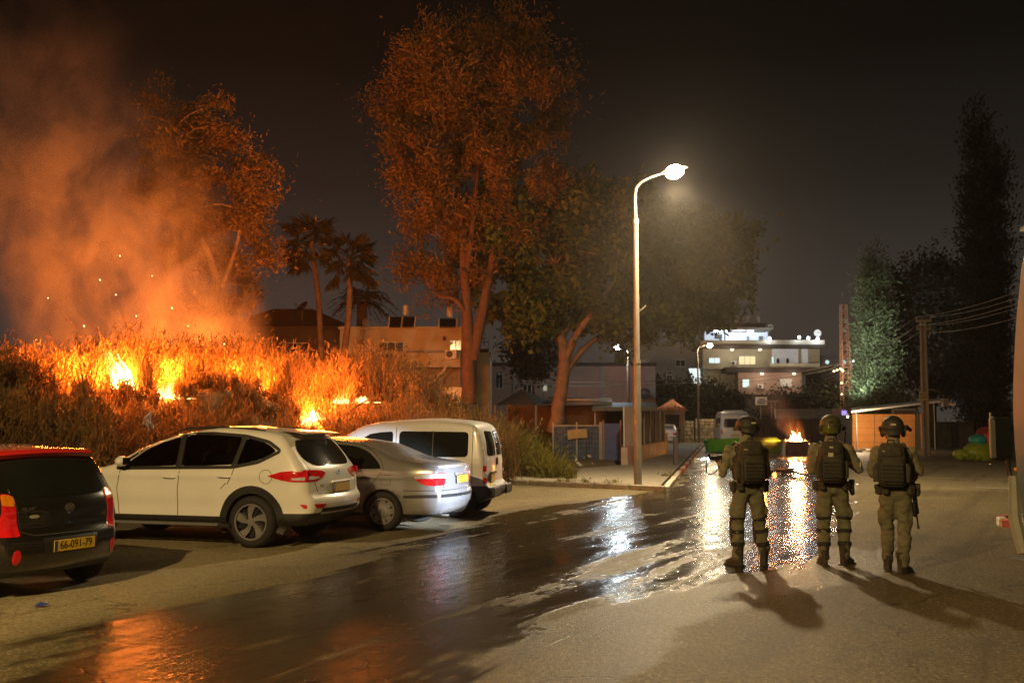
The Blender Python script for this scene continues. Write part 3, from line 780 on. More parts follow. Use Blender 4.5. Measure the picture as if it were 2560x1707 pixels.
for sg in (1, -1):
    for poly in ([(1.02, .955), (.03, .975), (.09, 1.08), (.28, 1.24), (.52, 1.335), (1.02, 1.37)], [(1.98, .955), (1.10, .955), (1.10, 1.37), (1.42, 1.31), (1.72, 1.13)]):
        b = MB(); c.side_panel(b, rounded(poly, .04), .005, sg, 12, 16); b.build('side_window', GLASS, sal, smooth=True)
    b = MB(); c.side_panel(b, rounded([(-.52, .865), (-.64, .915), (-.905, .915), (-.905, .715), (-.72, .725), (-.58, .79)], .03), .007, sg, 8, 10); c.end_panel(b, rounded([(sg * .54, .915), (sg * .74, .92), (sg * .785, .915), (sg * .785, .715), (sg * .58, .72)], .03), .007); t_ = b.build('tail_lamp', REDLENS, sal, smooth=True)
    b = MB(); c.side_panel(b, rounded([(-.54, .865), (-.64, .907), (-.905, .907), (-.905, .835), (-.56, .828)], .02), .012, sg, 6, 10, th=.004); c.end_panel(b, rounded([(sg * .56, .905), (sg * .74, .91), (sg * .785, .905), (sg * .785, .838), (sg * .57, .838)], .015), .012, th=.004); b.build('clear_lens', CLEARLENS, t_, smooth=True)
    b = MB(); c.side_panel(b, rounded([(-.36, .575), (-.90, .585), (-.90, .53), (-.36, .525)], .015), .010, sg, 5, 12); b.build('bumper_moulding', PLASTIC, sal, smooth=True)
    handle(c, .30, .83, PLASTIC, .19, sg); handle(c, 1.25, .83, PLASTIC, .19, sg); mirror(c, 1.90, .95, SILVER, sg)
    b = MB(); c.side_panel(b, rounded([(2.9, .72), (3.3, .68), (3.3, .58), (3.0, .60)], .02), .005, sg); b.build('headlamp', CLEARLENS, sal, smooth=True)
b = MB(); c.end_panel(b, rounded([(-.60, 1.125), (.60, 1.125), (.53, 1.37), (-.53, 1.37)], .06), .005, -1, 12, 18); b.build('rear_window', DUSTY, sal, smooth=True)
b = MB(); c.end_panel(b, rounded([(-.60, 1.0), (.60, 1.0), (.53, 1.36), (-.53, 1.36)], .06), .005, 1, 12, 18); b.build('windscreen', GLASS, sal, smooth=True)
b = MB(); c.end_panel(b, [(-.78, .585), (.78, .585), (.78, .535), (-.78, .535)], .010, -1, 4, 24); b.build('bumper_moulding', PLASTIC, sal, smooth=True)
number_plate(c, 0, .80, '')
b = MB(); b.box((c.end(-1, 0, .90) - .012, 0, .885), (.03, .62, .035), ch=.01); b.build('boot_trim', SILVER, sal)
b = MB(); b.tube([(-.65, .45, .235), (-.99, .45, .225)], .032, 12); b.build('exhaust_pipe', CHROME, sal, smooth=True)
b = MB(); c.side_ribbon(b, [(-.14, .73), (-.14, .88), (.02, .88), (.02, .73), (-.14, .73)], .008, .0015, 1); b.build('fuel_flap', SEAM, sal)
c.seams([[(1.06, .32), (1.06, .94)], [(.30, .62), (.13, .80), (-.02, .96), (.06, 1.12), (.25, 1.28), (.5, 1.38)], [(2.0, .35), (2.02, .94)], [(-.35, .64), (-.9, .645)]], [[(-.62, 1.03), (-.60, .68)], [(.62, 1.03), (.60, .68)], [(-.8, .645), (.8, .645)]])
for x in (0, 2.535):
    for sg in (1, -1): wheel(sal, x, sg * .745, .31, .19, .205, 'cover8')

# ------------------------------------------------------------------ white van
VANWHITE = mat('van_paint', (.72, .72, .72), .36, 0, .05, 2, coat=.4)
VANBUMP = mat('van_bumper', (.045, .045, .05), .6, 0, .2, 8)
loc, a = place(1142, 1294, 11, 0, .84)
van = thing('parked_van', 'white small van with two rear doors, wide side window and grey bumper', 'van', loc, a, 'cars parked beside the burning bank')
def hw(x, z):
    wv = .855 - .03 * cl(.55 - z, 0, .30) ** 2 - .155 * np.maximum(z - 1.05, 0) + .008 * np.exp(-((z - .95) / .05) ** 2)
    return wv - .05 * cl(-.2 - x, 0, .42) ** 2 - .14 * cl(x, 2.4, 3.5) ** 2
c = Car(van, [(.28, -.42), (.36, -.60), (.50, -.63), (.555, -.62), (.58, -.53), (.62, -.515), (1.0, -.505), (1.35, -.46), (1.58, -.385), (1.68, -.31), (1.725, -.16), (1.745, .1), (1.755, .4)],
        [(.28, 3.35), (.4, 3.48), (.6, 3.5), (.8, 3.4), (.95, 3.1), (1.05, 2.7), (1.1, 2.55), (1.3, 2.34), (1.5, 2.10), (1.63, 1.86), (1.70, 1.62), (1.74, 1.2), (1.755, .7)], hw, .075, .05, .03)
c.body([VANWHITE, VANBUMP, UNDER], lambda p: 1 if (p.z < .34 or (p.x < -.2 and p.z < .575)) else 0, [(0, .31), (2.69, .31)], .36)
for sg in (1, -1):
    b = MB(); c.side_panel(b, rounded([(1.10, 1.075), (-.20, 1.085), (-.20, 1.54), (1.10, 1.55)], .07), .005, sg, 10, 16); g_ = b.build('side_window', GLASS, van, smooth=True)
    b = MB(); c.side_ribbon(b, [(.46, 1.08), (.46, 1.56)], .018, .008, sg); b.build('window_divider', PLASTIC, g_)
    b = MB(); c.side_panel(b, rounded([(2.18, 1.08), (1.22, 1.08), (1.22, 1.545), (1.62, 1.52), (1.90, 1.36)], .05), .005, sg); b.build('side_window', GLASS, van, smooth=True)
    b = MB(); c.end_panel(b, rounded([(sg * .06, 1.10), (sg * .07, 1.55), (sg * .52, 1.555), (sg * .62, 1.13), (sg * .56, 1.10)], .05), .005, -1, 10, 10); b.build('rear_window', GLASS, van, smooth=True)
    t_ = MB(); c.end_panel(t_, [(sg * .715, .93), (sg * .825, .93), (sg * .825, .62), (sg * .715, .62)], .006)
    t_ = t_.build('tail_lamp', REDLENS, van, smooth=True)
    b = MB(); c.end_panel(b, [(sg * .715, .82), (sg * .825, .82), (sg * .825, .72), (sg * .715, .72)], .010, th=.003); b.build('clear_lens', CLEARLENS, t_, smooth=True)
    for z in (.80, 1.25, 1.5): MB().box((c.end(-1, sg * .765, z) - .008, sg * .765, z), (.03, .03, .06), ch=.006).build('door_hinge', VANWHITE, van)
    b = MB(); c.end_panel(b, [(sg * .42, .62), (sg * .62, .62), (sg * .62, .575), (sg * .42, .575)], .008); b.build('yellow_reflector', mat('yellow_reflector', (.75, .55, .02), .3), van)
    handle(c, 1.02, .96, PLASTIC, .18, sg); handle(c, 1.32, .93, PLASTIC, .18, sg); mirror(c, 2.05, 1.06, PLASTIC, sg)
    b = MB(); b.box((c.end(-1, sg * .55, .46) - .02, sg * .55, .46), (.06, .55, .19), ch=.03); b.build('bumper_end', VANBUMP, van)
b = MB(); c.end_panel(b, rounded([(-.60, 1.12), (.60, 1.12), (.56, 1.64), (-.56, 1.64)], .06), .005, 1, 12, 18); b.build('windscreen', GLASS, van, smooth=True)
number_plate(c, .36, .70, '', .36, .15)
b = MB(); b.box((c.end(-1, .36, .80) - .02, .36, .80), (.05, .44, .03), ch=.008); b.build('plate_light', PLASTIC, van)
b = MB(); b.box((c.end(-1, .0, 1.0) - .015, .02, .99), (.03, .045, .14), ch=.01); b.build('rear_handle', PLASTIC, van)
b = MB(); c.end_panel(b, [(-.8, .565), (.8, .565), (.8, .545), (-.8, .545)], .012, -1, 3, 20); b.build('bumper_step', mat('bumper_step', (.35, .33, .30), .5), van)
c.seams([[(1.16, .40), (1.16, 1.62)], [(-.28, .62), (-.28, 1.68)], [(2.2, .42), (2.2, 1.06)]], [[(.02, .6), (.02, 1.72)], [(-.70, .62), (-.70, 1.0), (-.66, 1.65)], [(.70, .62), (.70, 1.0), (.66, 1.65)]])
for x in (0, 2.69):
    for sg in (1, -1): wheel(van, x, sg * .745, .31, .19, .20, 'cover6')

# ------------------------------------------------------------------ black hatchback
BLACK = mat('black_paint', (.012, .0115, .010), .16, 0, .2, 3, coat=.9)
ROOFREFL = mat('roof_reflection_grey', (.16, .15, .14), .25, 0, .1, 3, coat=.6)  # black roof's reflection of the lit smoke, put into the colour
HATCHRED = mat('red_spoiler_paint', (.55, .02, .015), .25, 0, .1, 3, coat=.6)
a = math.pi - R(25); h_ = Vector((math.cos(a), math.sin(a), 0)); pl = Vector((-4.50, 10.72, 0))
loc = pl + h_ * .585
hat = thing('parked_car', 'small black hatchback with red roof spoiler and tall red tail lamps', 'car', loc, a, 'cars parked beside the burning bank')
def hw(x, z):
    wv = .80 - .04 * cl(.50 - z, 0, .3) ** 2 - .27 * np.maximum(z - .95, 0) + .010 * np.exp(-((z - .86) / .06) ** 2)
    return wv - .13 * cl(-.05 - x, 0, .5) ** 2 - .13 * cl(x, 2.2, 3.05) ** 2
c = Car(hat, [(.22, -.40), (.30, -.50), (.42, -.545), (.56, -.545), (.63, -.51), (.68, -.475), (.85, -.465), (.95, -.43), (1.0, -.40), (1.2, -.28), (1.36, -.15), (1.42, -.06), (1.45, .2), (1.47, .6)],
        [(.22, 2.85), (.4, 3.03), (.6, 3.05), (.75, 2.95), (.88, 2.7), (.95, 2.3), (1.1, 2.05), (1.3, 1.65), (1.42, 1.25), (1.47, .9)], hw, .085, .09, .03)
c.body([BLACK, PLASTIC, ROOFREFL, UNDER], lambda p: 1 if p.z < .28 else (2 if p.z > 1.425 else 0), [(0, .285), (2.385, .285)], .33)
for sg in (1, -1):
    for poly in ([(.92, .97), (.10, 1.0), (-.02, 1.12), (.10, 1.30), (.35, 1.385), (.92, 1.40)], [(1.95, .95), (1.0, .965), (1.0, 1.40), (1.3, 1.35), (1.6, 1.2)]):
        b = MB(); c.side_panel(b, rounded(poly, .04), .005, sg); b.build('side_window', GLASS, hat, smooth=True)
    b = MB(); c.side_panel(b, rounded([(-.10, .97), (-.34, 1.03), (-.36, .66), (-.26, .64), (-.16, .80)], .03), .008, sg, 10, 8); c.end_panel(b, rounded([(sg * .57, 1.02), (sg * .68, 1.04), (sg * .74, .62), (sg * .55, .62), (sg * .58, .78)], .03), .008, nz=10); t_ = b.build('tail_lamp', REDLENS, hat, smooth=True)
    b = MB(); c.side_panel(b, rounded([(-.14, .965), (-.34, 1.015), (-.35, .92), (-.16, .89)], .02), .012, sg, 5, 6, th=.004); c.end_panel(b, rounded([(sg * .57, 1.01), (sg * .68, 1.03), (sg * .70, .92), (sg * .58, .91)], .02), .012, th=.004); b.build('indicator', AMBER, t_, smooth=True)
    b = MB(); c.end_panel(b, [(sg * .60 + .04 * math.cos(t), .42 + .075 * math.sin(t)) for t in np.linspace(0, 2 * math.pi, 20)[:-1]], .006, nz=8, nx=6); b.build('reflector', REDLENS, hat, smooth=True)
    handle(c, .35, .90, BLACK, .18, sg); handle(c, 1.15, .89, BLACK, .18, sg); mirror(c, 1.9, .97, BLACK, sg)
    b = MB(); c.side_panel(b, rounded([(2.5, .80), (2.85, .72), (2.9, .62), (2.65, .64)], .02), .005, sg); b.build('headlamp', CLEARLENS, hat, smooth=True)
b = MB(); c.end_panel(b, rounded([(-.60, 1.03), (-.5, .985), (.5, .985), (.60, 1.03), (.53, 1.37), (-.53, 1.37)], .05), .006, -1, 12, 20); b.build('rear_window', GLASS, hat, smooth=True)
b = MB(); c.end_panel(b, rounded([(-.58, 1.0), (.58, 1.0), (.50, 1.40), (-.50, 1.40)], .05), .006, 1, 12, 20); b.build('windscreen', GLASS, hat, smooth=True)
b = MB(); b.grid([[(x0 + .10 * abs(y) ** 2, y, z_ - .05 * abs(y) ** 2) for y in np.linspace(-.60, .60, 17)] for x0, z_ in ((.08, 1.462), (-.10, 1.458), (-.235, 1.435), (-.26, 1.415), (-.235, 1.375), (-.10, 1.36))]); b.build('spoiler', HATCHRED, hat, smooth=True)
b = MB(); b.box((-.33, 0, 1.03), (.02, .36, .014), Matrix.Rotation(R(-6), 4, 'X')); b.ball((-.42, .02, 1.0), .03); b.build('wiper', PLASTIC, hat)
number_plate(c, 0, .50, '66-091-79')
b = MB(); b.xf = Matrix.Translation((c.end(-1, 0, .865) - .006, 0, .865)); b.lathe([(.062, 0), (.062, .010), (.050, .010), (.050, 0)], 24, xf=Matrix.Rotation(-math.pi / 2, 4, 'Y') @ Matrix.Diagonal((.75, 1, 1, 1)))
b.box((-.004, .018, 0), (.008, .012, .055)); b.box((-.004, -.014, .012), (.008, .04, .012), Matrix.Rotation(R(35), 4, 'X')); b.box((-.004, -.014, -.012), (.008, .04, .012), Matrix.Rotation(R(-35), 4, 'X')); b.build('emblem', CHROME, hat)
xf = Matrix.Translation((c.end(-1, .42, .875) - .008, .42, .875)) @ Matrix.Rotation(R(8), 4, 'Z') @ Matrix(((0, 0, -1, 0), (-1, 0, 0, 0), (0, 1, 0, 0), (0, 0, 0, 1)))
text_mesh('PICANTO', .055, CHROME, 'model_lettering', hat, xf, .002, squash=1.1)
b = MB(); b.xf = Matrix.Translation((c.end(-1, .40, .80) - .006, .40, .80)); b.lathe([(.05, 0), (.05, .004), (.0, .004)], 20, xf=Matrix.Rotation(-math.pi / 2, 4, 'Y') @ Matrix.Diagonal((.35, 1.2, 1, 1))); b.build('dealer_sticker', mat('sticker', (.35, .34, .25), .5), hat)
b = MB(); c.end_panel(b, rounded([(-.34, .585), (.34, .585), (.32, .425), (-.32, .425)], .02), .003); b.build('plate_recess', PLASTIC, hat)
b = MB(); b.tube([(.45, 0, 1.46), (.33, 0, 1.53)], [.008, .004], 6); b.build('aerial', PLASTIC, hat)
c.seams([[(.96, .30), (.96, .95)], [(.25, .62), (.08, .8), (.05, .98)], [(1.95, .33), (1.97, .94)]], [[(-.57, 1.0), (-.54, .66), (-.42, .62), (.42, .62), (.54, .66), (.57, 1.0)]], .009)
for x in (0, 2.385):
    for sg in (1, -1): wheel(hat, x, sg * .70, .285, .17, .185, 'cover6')
# ================================================================== people
OLIVE = mat('olive_uniform', (.128, .120, .070), .85, 0, .22, 9, bump=.35, bscale=26)
OLIVE2 = mat('olive_shirt', (.165, .155, .092), .85, 0, .2, 9, bump=.35, bscale=26)
SKIN = mat('skin', (.42, .24, .16), .5, 0, .08, 20)
GEAR = mat('dark_gear', (.036, .031, .020), .8, 0, .35, 14, bump=.4, bscale=60)
STRAPM = mat('dark_strap', (.016, .015, .012), .8, 0, .3, 20)
HELM = mat('helmet_dark', (.022, .022, .014), .62, 0, .4, 18, bump=.3, bscale=50)
HELMG = mat('helmet_green', (.060, .058, .016), .6, 0, .3, 18, bump=.3, bscale=50)
GOGGLE = mat('goggle_lens', (.085, .085, .008), .15, 0, .3, 10, coat=.5)
BOOT = mat('boot_leather', (.030, .025, .016), .7, 0, .35, 14, bump=.3, bscale=60)
GUN = mat('gun_metal', (.014, .014, .014), .45, .3, .25, 20)
BARREL = mat('barrel_steel', (.45, .45, .46), .3, .9, .1, 20)
PATCH = mat('patch_grey', (.42, .40, .33), .8)
REFLT = mat('pale_patch', (.45, .42, .28), .6)

def capsule(mb, a, b, ra, rb, n=14, flat=1.0, m=6):
    a = Vector(a); b = Vector(b); d = b - a; L = max(d.length, 1e-6); t = d / L
    pts = []; rad = []
    for k in range(m):
        q = math.pi / 2 * k / m
        pts.append(a - t * ra * math.cos(q)); rad.append(max(.002, ra * math.sin(q)))
    for k in range(5):
        q = k / 4; pts.append(a + d * q); rad.append(ra + (rb - ra) * q)
    for k in range(1, m + 1):
        q = math.pi / 2 * k / m
        pts.append(b + t * rb * math.sin(q)); rad.append(max(.002, rb * math.cos(q)))
    mb.tube(pts, rad, n, flat=flat)
def limb(mb, pts, rad, n=14):
    P = catmull(pts, 6); rr = np.interp(np.linspace(0, 1, len(P)), np.linspace(0, 1, len(rad)), rad)
    mb.tube(P, list(rr), n); mb.ball(P[0], rr[0], n); mb.ball(P[-1], rr[-1], n)
def loft(mb, secs, n=24):
    """secs: (x, y, z, rx, ry, power) horizontal super-ellipse sections"""
    rows = []
    for x, y, z, rx, ry, p in secs:
        row = []
        for k in range(n):
            t = 2 * math.pi * k / n; c, s_ = math.cos(t), math.sin(t)
            row.append((x + rx * math.copysign(abs(c) ** (2 / p), c), y + ry * math.copysign(abs(s_) ** (2 / p), s_), z))
        rows.append(row)
    mb.grid(rows, closed=True)
    mb.add([r_ for r_ in rows[0]], [tuple(range(n))[::-1]]); mb.add([r_ for r_ in rows[-1]], [tuple(range(n))])

def hand(mb, wrist, dirv, palmn, curl=.9, side=1):
    """palm + four unequal curled fingers + thumb"""
    d = Vector(dirv).normalized(); pn = Vector(palmn); pn = (pn - d * pn.dot(d)).normalized(); w_ = d.cross(pn).normalized() * side
    wr = Vector(wrist)
    for k in range(5):
        q = k / 4
        mb.ball(wr + d * (.02 + .07 * q), (.036, .036, .036) if False else .026, 8)
    for k in range(-1, 2): capsule(mb, wr + d * .02 + w_ * k * .018, wr + d * .085 + w_ * k * .024, .017, .015, 8, m=3)
    for i, ln in enumerate((.068, .078, .073, .056)):
        base = wr + d * .088 + w_ * (i - 1.5) * .020
        p = base; an = 0; pr = [.0095, .009, .0085, .007]; pts = [base - d * .015]
        for j, f in enumerate((.45, .32, .23)):
            an += curl * (.7 if j == 0 else .85)
            dv = d * math.cos(an) + pn * math.sin(an); p = p + dv * ln * f; pts.append(p)
        mb.tube(pts, pr, 7); mb.ball(pts[-1], pr[-1], 6)
    tb = wr + d * .03 - w_ * .030
    td = (d * .6 - w_ * .55 + pn * .55).normalized()
    t2 = tb + td * .034; t3 = t2 + (td + pn * .3 + w_ * .5).normalized() * .03
    mb.tube([tb, t2, t3], [.012, .0105, .0085], 7); mb.ball(t3, .0085, 6)

def person(label, loc, yaw, J, scale=1.0, shirt=OLIVE2, strapped=True, tilt_head=(0, 0), seed=1, goggles=False, headset=False):
    root = thing('person', label, 'person', loc, yaw, 'helmeted people standing with their backs turned')
    root.scale = (scale,) * 3
    b = MB()
    hx, hy, hz = J['pelvis']
    tw = J.get('chest', (hx, hy, 1.36))
    cx, cyy, cz = tw
    def mixp(q): return (hx + (cx - hx) * q, hy + (cyy - hy) * q)
    secs = []
    for z, q, rx, ry, p in ((.84, 0, .10, .09, 2), (.88, 0, .145, .115, 2.2), (.93, 0, .168, .130, 2.4), (.99, 0, .168, .128, 2.4), (1.06, .2, .165, .120, 2.4), (1.16, .5, .172, .122, 2.5), (1.28, .8, .186, .130, 2.6), (1.36, 1, .19, .126, 2.5), (1.42, 1, .165, .105, 2.2), (1.47, 1, .085, .075, 2)):
        mx, my = mixp(q); secs.append((mx, my, z, rx, ry, p))
    loft(b, secs)
    for s_ in ('l', 'r'):
        h, k, a, t = J['hip_' + s_], J['knee_' + s_], J['ankle_' + s_], J['toe_' + s_]
        h = Vector(h); k = Vector(k); a = Vector(a)
        limb(b, [h, h.lerp(k, .45) + Vector((0, -.004, 0)), k, k.lerp(a, .35) + Vector((0, -.022, 0)), a], [.104, .092, .074, .073, .062], 16)
        # trouser cargo pocket and bloused cuff
        b.ball(h.lerp(k, .62) + Vector((-.085 if s_ == 'l' else .085, 0, 0)), (.030, .06, .10), 12)
        b.ball(a + Vector((0, -.006, .10)), (.070, .074, .055), 12)
        sh, el, wr = (Vector(J[n_ + s_]) for n_ in ('sh_', 'el_', 'wr_'))
        limb(b, [sh, sh.lerp(el, .5), el], [.068, .060, .052], 14); limb(b, [el, el.lerp(wr, .3), wr], [.053, .049, .037], 14)
        b.ball(sh, (.074, .076, .072), 12)
    nk = Vector((cx, cyy + .005, 1.44)); hd = Vector(J.get('head', (cx, cyy + .03, 1.66)))
    capsule(b, nk, hd - Vector((0, .015, .08)), .082, .066, 12)
    ht = Matrix.Rotation(tilt_head[0], 4, 'Z') @ Matrix.Rotation(tilt_head[1], 4, 'X')
    HX = Matrix.Translation(hd) @ ht
    def H(p): return tuple(HX @ Vector(p))
    b.ball(hd, (.076, .096, .115), 18, rot=ht); b.ball(H((0, .03, -.07)), (.055, .06, .05), 12, rot=ht); b.ball(H((0, .10, -.02)), (.016, .025, .03), 8, rot=ht)
    for sg in (-1, 1): b.ball(H((sg * .078, -.005, -.015)), (.014, .026, .036), 8, rot=ht)
    tmp = b.build('tmp', OLIVE, None)
    md = tmp.modifiers.new('r', 'REMESH'); md.mode = 'VOXEL'; md.voxel_size = .0135
    sm = tmp.modifiers.new('s', 'SMOOTH'); sm.factor = .5; sm.iterations = 5
    me = evaluated(tmp); bpy.data.objects.remove(tmp)
    # cloth folds
    n = len(me.vertices); co = np.empty(n * 3); no = np.empty(n * 3); me.vertices.foreach_get('co', co); me.vertices.foreach_get('normal', no)
    co = co.reshape(-1, 3); no = no.reshape(-1, 3); rnd = np.empty(n)
    for i in range(n):
        x, y, z = co[i]
        if z > 1.47: rnd[i] = 0; continue
        f = mnoise.noise(Vector((x * 7 + seed * 9, y * 7, z * 11 + x * 9))) * .017 + mnoise.noise(Vector((x * 15 + seed, y * 15 + z * 9, z * 22))) * .009
        if z < .62: f *= 1.25
        rnd[i] = f
    co = co + no * rnd[:, None]; me.vertices.foreach_set('co', co.ravel())
    for m in (OLIVE, shirt, SKIN): me.materials.append(m) if m is not OLIVE else None
    if len(me.materials) == 0: me.materials.append(OLIVE)
    me.materials.clear()
    for m in (OLIVE, shirt, SKIN): me.materials.append(m)
    wl, wrr = Vector(J['wr_l']), Vector(J['wr_r'])
    mi = []
    for p in me.polygons:
        c_ = p.center
        if c_.z > 1.60 or (c_.z > 1.54 and c_.y > hd.y + .02): mi.append(2)
        elif c_.z > 1.01 or (Vector(J['el_l']) - c_).length < .2 or (Vector(J['el_r']) - c_).length < .2: mi.append(1)
        else: mi.append(0)
    me.polygons.foreach_set('material_index', mi); me.polygons.foreach_set('use_smooth', [True] * len(mi)); me.update()
    # hands joined into the same continuous body mesh
    hb = MB()
    for s_, sg in (('l', 1), ('r', -1)):
        wr = Vector(J['wr_' + s_]); el = Vector(J['el_' + s_]); hand(hb, wr, J.get('hd_' + s_, wr - el), J.get('pn_' + s_, (0, 0, -1)), .9, sg)
    ho = hb.build('h', SKIN, None, smooth='all')
    bm = bmesh.new(); bm.from_mesh(me); o0 = len(bm.faces); bm.from_mesh(ho.data); bm.faces.ensure_lookup_table()
    for f in bm.faces[o0:]: f.material_index = 2
    bm.to_mesh(me); bm.free(); bpy.data.objects.remove(ho); me.name = 'body'
    bo = bpy.data.objects.new('body', me); COL.objects.link(bo); bo.parent = root
    # boots
    for s_ in ('l', 'r'):
        a = Vector(J['ankle_' + s_]); t = Vector(J['toe_' + s_]); d = (t - Vector((a.x, a.y, t.z))); L = d.length; an = math.atan2(d.x, d.y)
        lift = J.get('heel_' + s_, 0.)
        m = MB(Matrix.Translation((a.x, a.y, 0)) @ Matrix.Rotation(-an, 4, 'Z') @ Matrix.Translation((0, L, .0)) @ Matrix.Rotation(-lift, 4, 'X') @ Matrix.Translation((0, -L, 0)))
        loft(m, [(0, .06, .004, .040, .135, 2.6), (0, .06, .03, .047, .145, 2.6), (0, .055, .055, .046, .135, 2.4), (0, .02, .085, .046, .095, 2.2), (0, -.012, .12, .046, .068, 2), (0, -.015, .20, .056, .064, 2), (0, -.015, .25, .060, .066, 2)], 18)
        m.box((0, .055, .008), (.092, .285, .016), ch=.005)
        bt = m.build('boot', BOOT, root, smooth=50)
    # straps of the knee and shin guards
    if strapped:
        for s_ in ('l', 'r'):
            k, a = Vector(J['knee_' + s_]), Vector(J['ankle_' + s_])
            for q, wdt in ((-.16, .028), (.22, .045), (.62, .05)):
                c_ = k.lerp(a, q) + Vector((0, -.014, 0)); r_ = .091 - .014 * max(q, 0)
                if q < 0: r_ = .093
                m = MB(); ax = (k - a).normalized(); rm = ax.to_track_quat('Z', 'Y').to_matrix().to_4x4()
                m.lathe([(r_ - .006, -wdt / 2), (r_, -wdt / 2 + .004), (r_, wdt / 2 - .004), (r_ - .006, wdt / 2)], 22, xf=Matrix.Translation(c_) @ rm @ Matrix.Rotation(R(random.uniform(-9, 9)), 4, 'X'))
                m.build('guard_strap', STRAPM, root, smooth=40)
            m = MB(); c_ = k.lerp(a, .12)
            loft(m, [(c_.x, c_.y + .085, c_.z - .20, .055, .03, 2.4), (c_.x, c_.y + .095, c_.z - .08, .066, .032, 2.4), (c_.x, c_.y + .10, c_.z + .04, .068, .035, 2.4), (c_.x, c_.y + .08, c_.z + .11, .055, .03, 2.4)], 16)
            m.build('knee_guard', STRAPM, root, smooth=50)
    # armoured vest
    m = MB(); loft(m, [(hx, hy, 1.03, .172, .146, 2.6), (mixp(.3)[0], mixp(.3)[1], 1.12, .177, .152, 2.8), (mixp(.8)[0], mixp(.8)[1], 1.28, .186, .155, 2.8), (cx, cyy, 1.39, .165, .146, 2.8), (cx, cyy, 1.44, .135, .11, 2.4)], 28); m.build('vest', GEAR, root, smooth=50)
    for sg in (-1, 1):
        m = MB(); m.tube([(cx + sg * .095, cyy - .14, 1.36), (cx + sg * .115, cyy - .10, 1.455), (cx + sg * .115, cyy, 1.478), (cx + sg * .11, cyy + .10, 1.44), (cx + sg * .10, cyy + .16, 1.33)], .026, 8, flat=.45); m.build('shoulder_strap', GEAR, root, smooth=True)
    # belt with pouches
    m = MB(); loft(m, [(hx, hy, .955, .186, .142, 2.5), (hx, hy, 1.005, .187, .143, 2.5)], 28); m.build('belt', STRAPM, root, smooth=50)
    for ang, sx_, sz_ in J.get('pouches', ((200, .07, .12), (232, .08, .10), (308, .08, .11), (345, .07, .15))):
        t = R(ang); m = MB(Matrix.Translation((hx + .20 * math.cos(t), hy + .155 * math.sin(t), .955)) @ Matrix.Rotation(t - math.pi / 2, 4, 'Z'))
        m.box((0, .02, 0), (sx_, .06, sz_), ch=.014); m.box((0, .045, sz_ * .25), (sx_ * .96, .022, sz_ * .45), ch=.006); m.build('pouch', GEAR, root)
    # helmet
    HM = HELMG if goggles else HELM
    rows = []
    for i in range(13):
        ph = i / 12
        row = []
        for k in range(32):
            t = 2 * math.pi * k / 32; c, s_ = math.cos(t), math.sin(t)
            low = -.055 - .035 * max(0, -s_) + .055 * max(0, s_) ** 2 + .022 * (1 - abs(s_)) ** 2     # lower at the nape, cut at ears and brow
            zz = .132 * math.cos(ph * math.pi / 2); rr = math.sin(ph * math.pi / 2)
            z = zz if ph < .72 else zz + (low - .132 * math.cos(.72 * math.pi / 2)) * 0
            if ph >= .72: z = .132 * math.cos(.72 * math.pi / 2) + (low - .132 * math.cos(.72 * math.pi / 2)) * (ph - .72) / .28; rr = math.sin(.72 * math.pi / 2) + (1.02 - math.sin(.72 * math.pi / 2)) * math.sin((ph - .72) / .28 * math.pi / 2)
            row.append(H((.130 * rr * c, .150 * rr * s_ - .002, z + .028)))
        rows.append(row)
    inner = [H(tuple((Vector((HX.inverted() @ Vector(p))) * .94)[:])) for p in rows[-1]]
    m = MB(); m.grid(rows + [inner], closed=True); he = m.build('helmet', HM, root, smooth=60)
    m = MB(); ring = []
    for k in range(32):
        t = 2 * math.pi * k / 32; c, s_ = math.cos(t), math.sin(t); ring.append([H((.1345 * c, .1545 * s_, .028 + dz + .012 * s_)) for dz in (-.030, .004)])
    m.grid([[r_[0] for r_ in ring], [r_[1] for r_ in ring]], closed=True); m.build('helmet_band', STRAPM, he, smooth='all')
    for sg in (-1, 1):
        m = MB(); m.box(H((sg * .138, -.005, .002)), (.026, .13, .045), ht, ch=.006); m.build('side_rail', STRAPM, he)
    m = MB(); m.box(H((0, .15, .045)), (.05, .03, .055), ht, ch=.008); m.box(H((0, .155, .075)), (.09, .05, .04), ht, ch=.012); m.build('front_mount', STRAPM, he)
    m = MB(); m.box(H((.02, -.148, .06)), (.06, .016, .022), ht, ch=.004); m.build('rear_patch', REFLT if not goggles else STRAPM, he)
    m = MB(); m.tube([H((-.085, -.07, -.03)), H((-.07, -.02, -.10)), H((0, .05, -.135)), H((.07, -.02, -.10)), H((.085, -.07, -.03))], .008, 6); m.build('chin_strap', STRAPM, he)
    if goggles:
        m = MB(); rw = []
        for k in range(13):
            t = R(200 + 140 * k / 12); c, s_ = math.cos(t), math.sin(t)
            rw.append([H((q * c * .13, q * s_ * .155, zz)) for q, zz in ((.86, -.085), (1.0, -.07), (1.03, -.03), (1.0, .012), (.86, .02))])
        m.grid(rw); m.build('goggles', GOGGLE, he, smooth=True)
        for sg in (-1, 1):
            m = MB(); m.ball(H((sg * .095, -.11, -.02)), (.025, .03, .035), 8); m.build('goggle_clip', STRAPM, he, smooth=True)
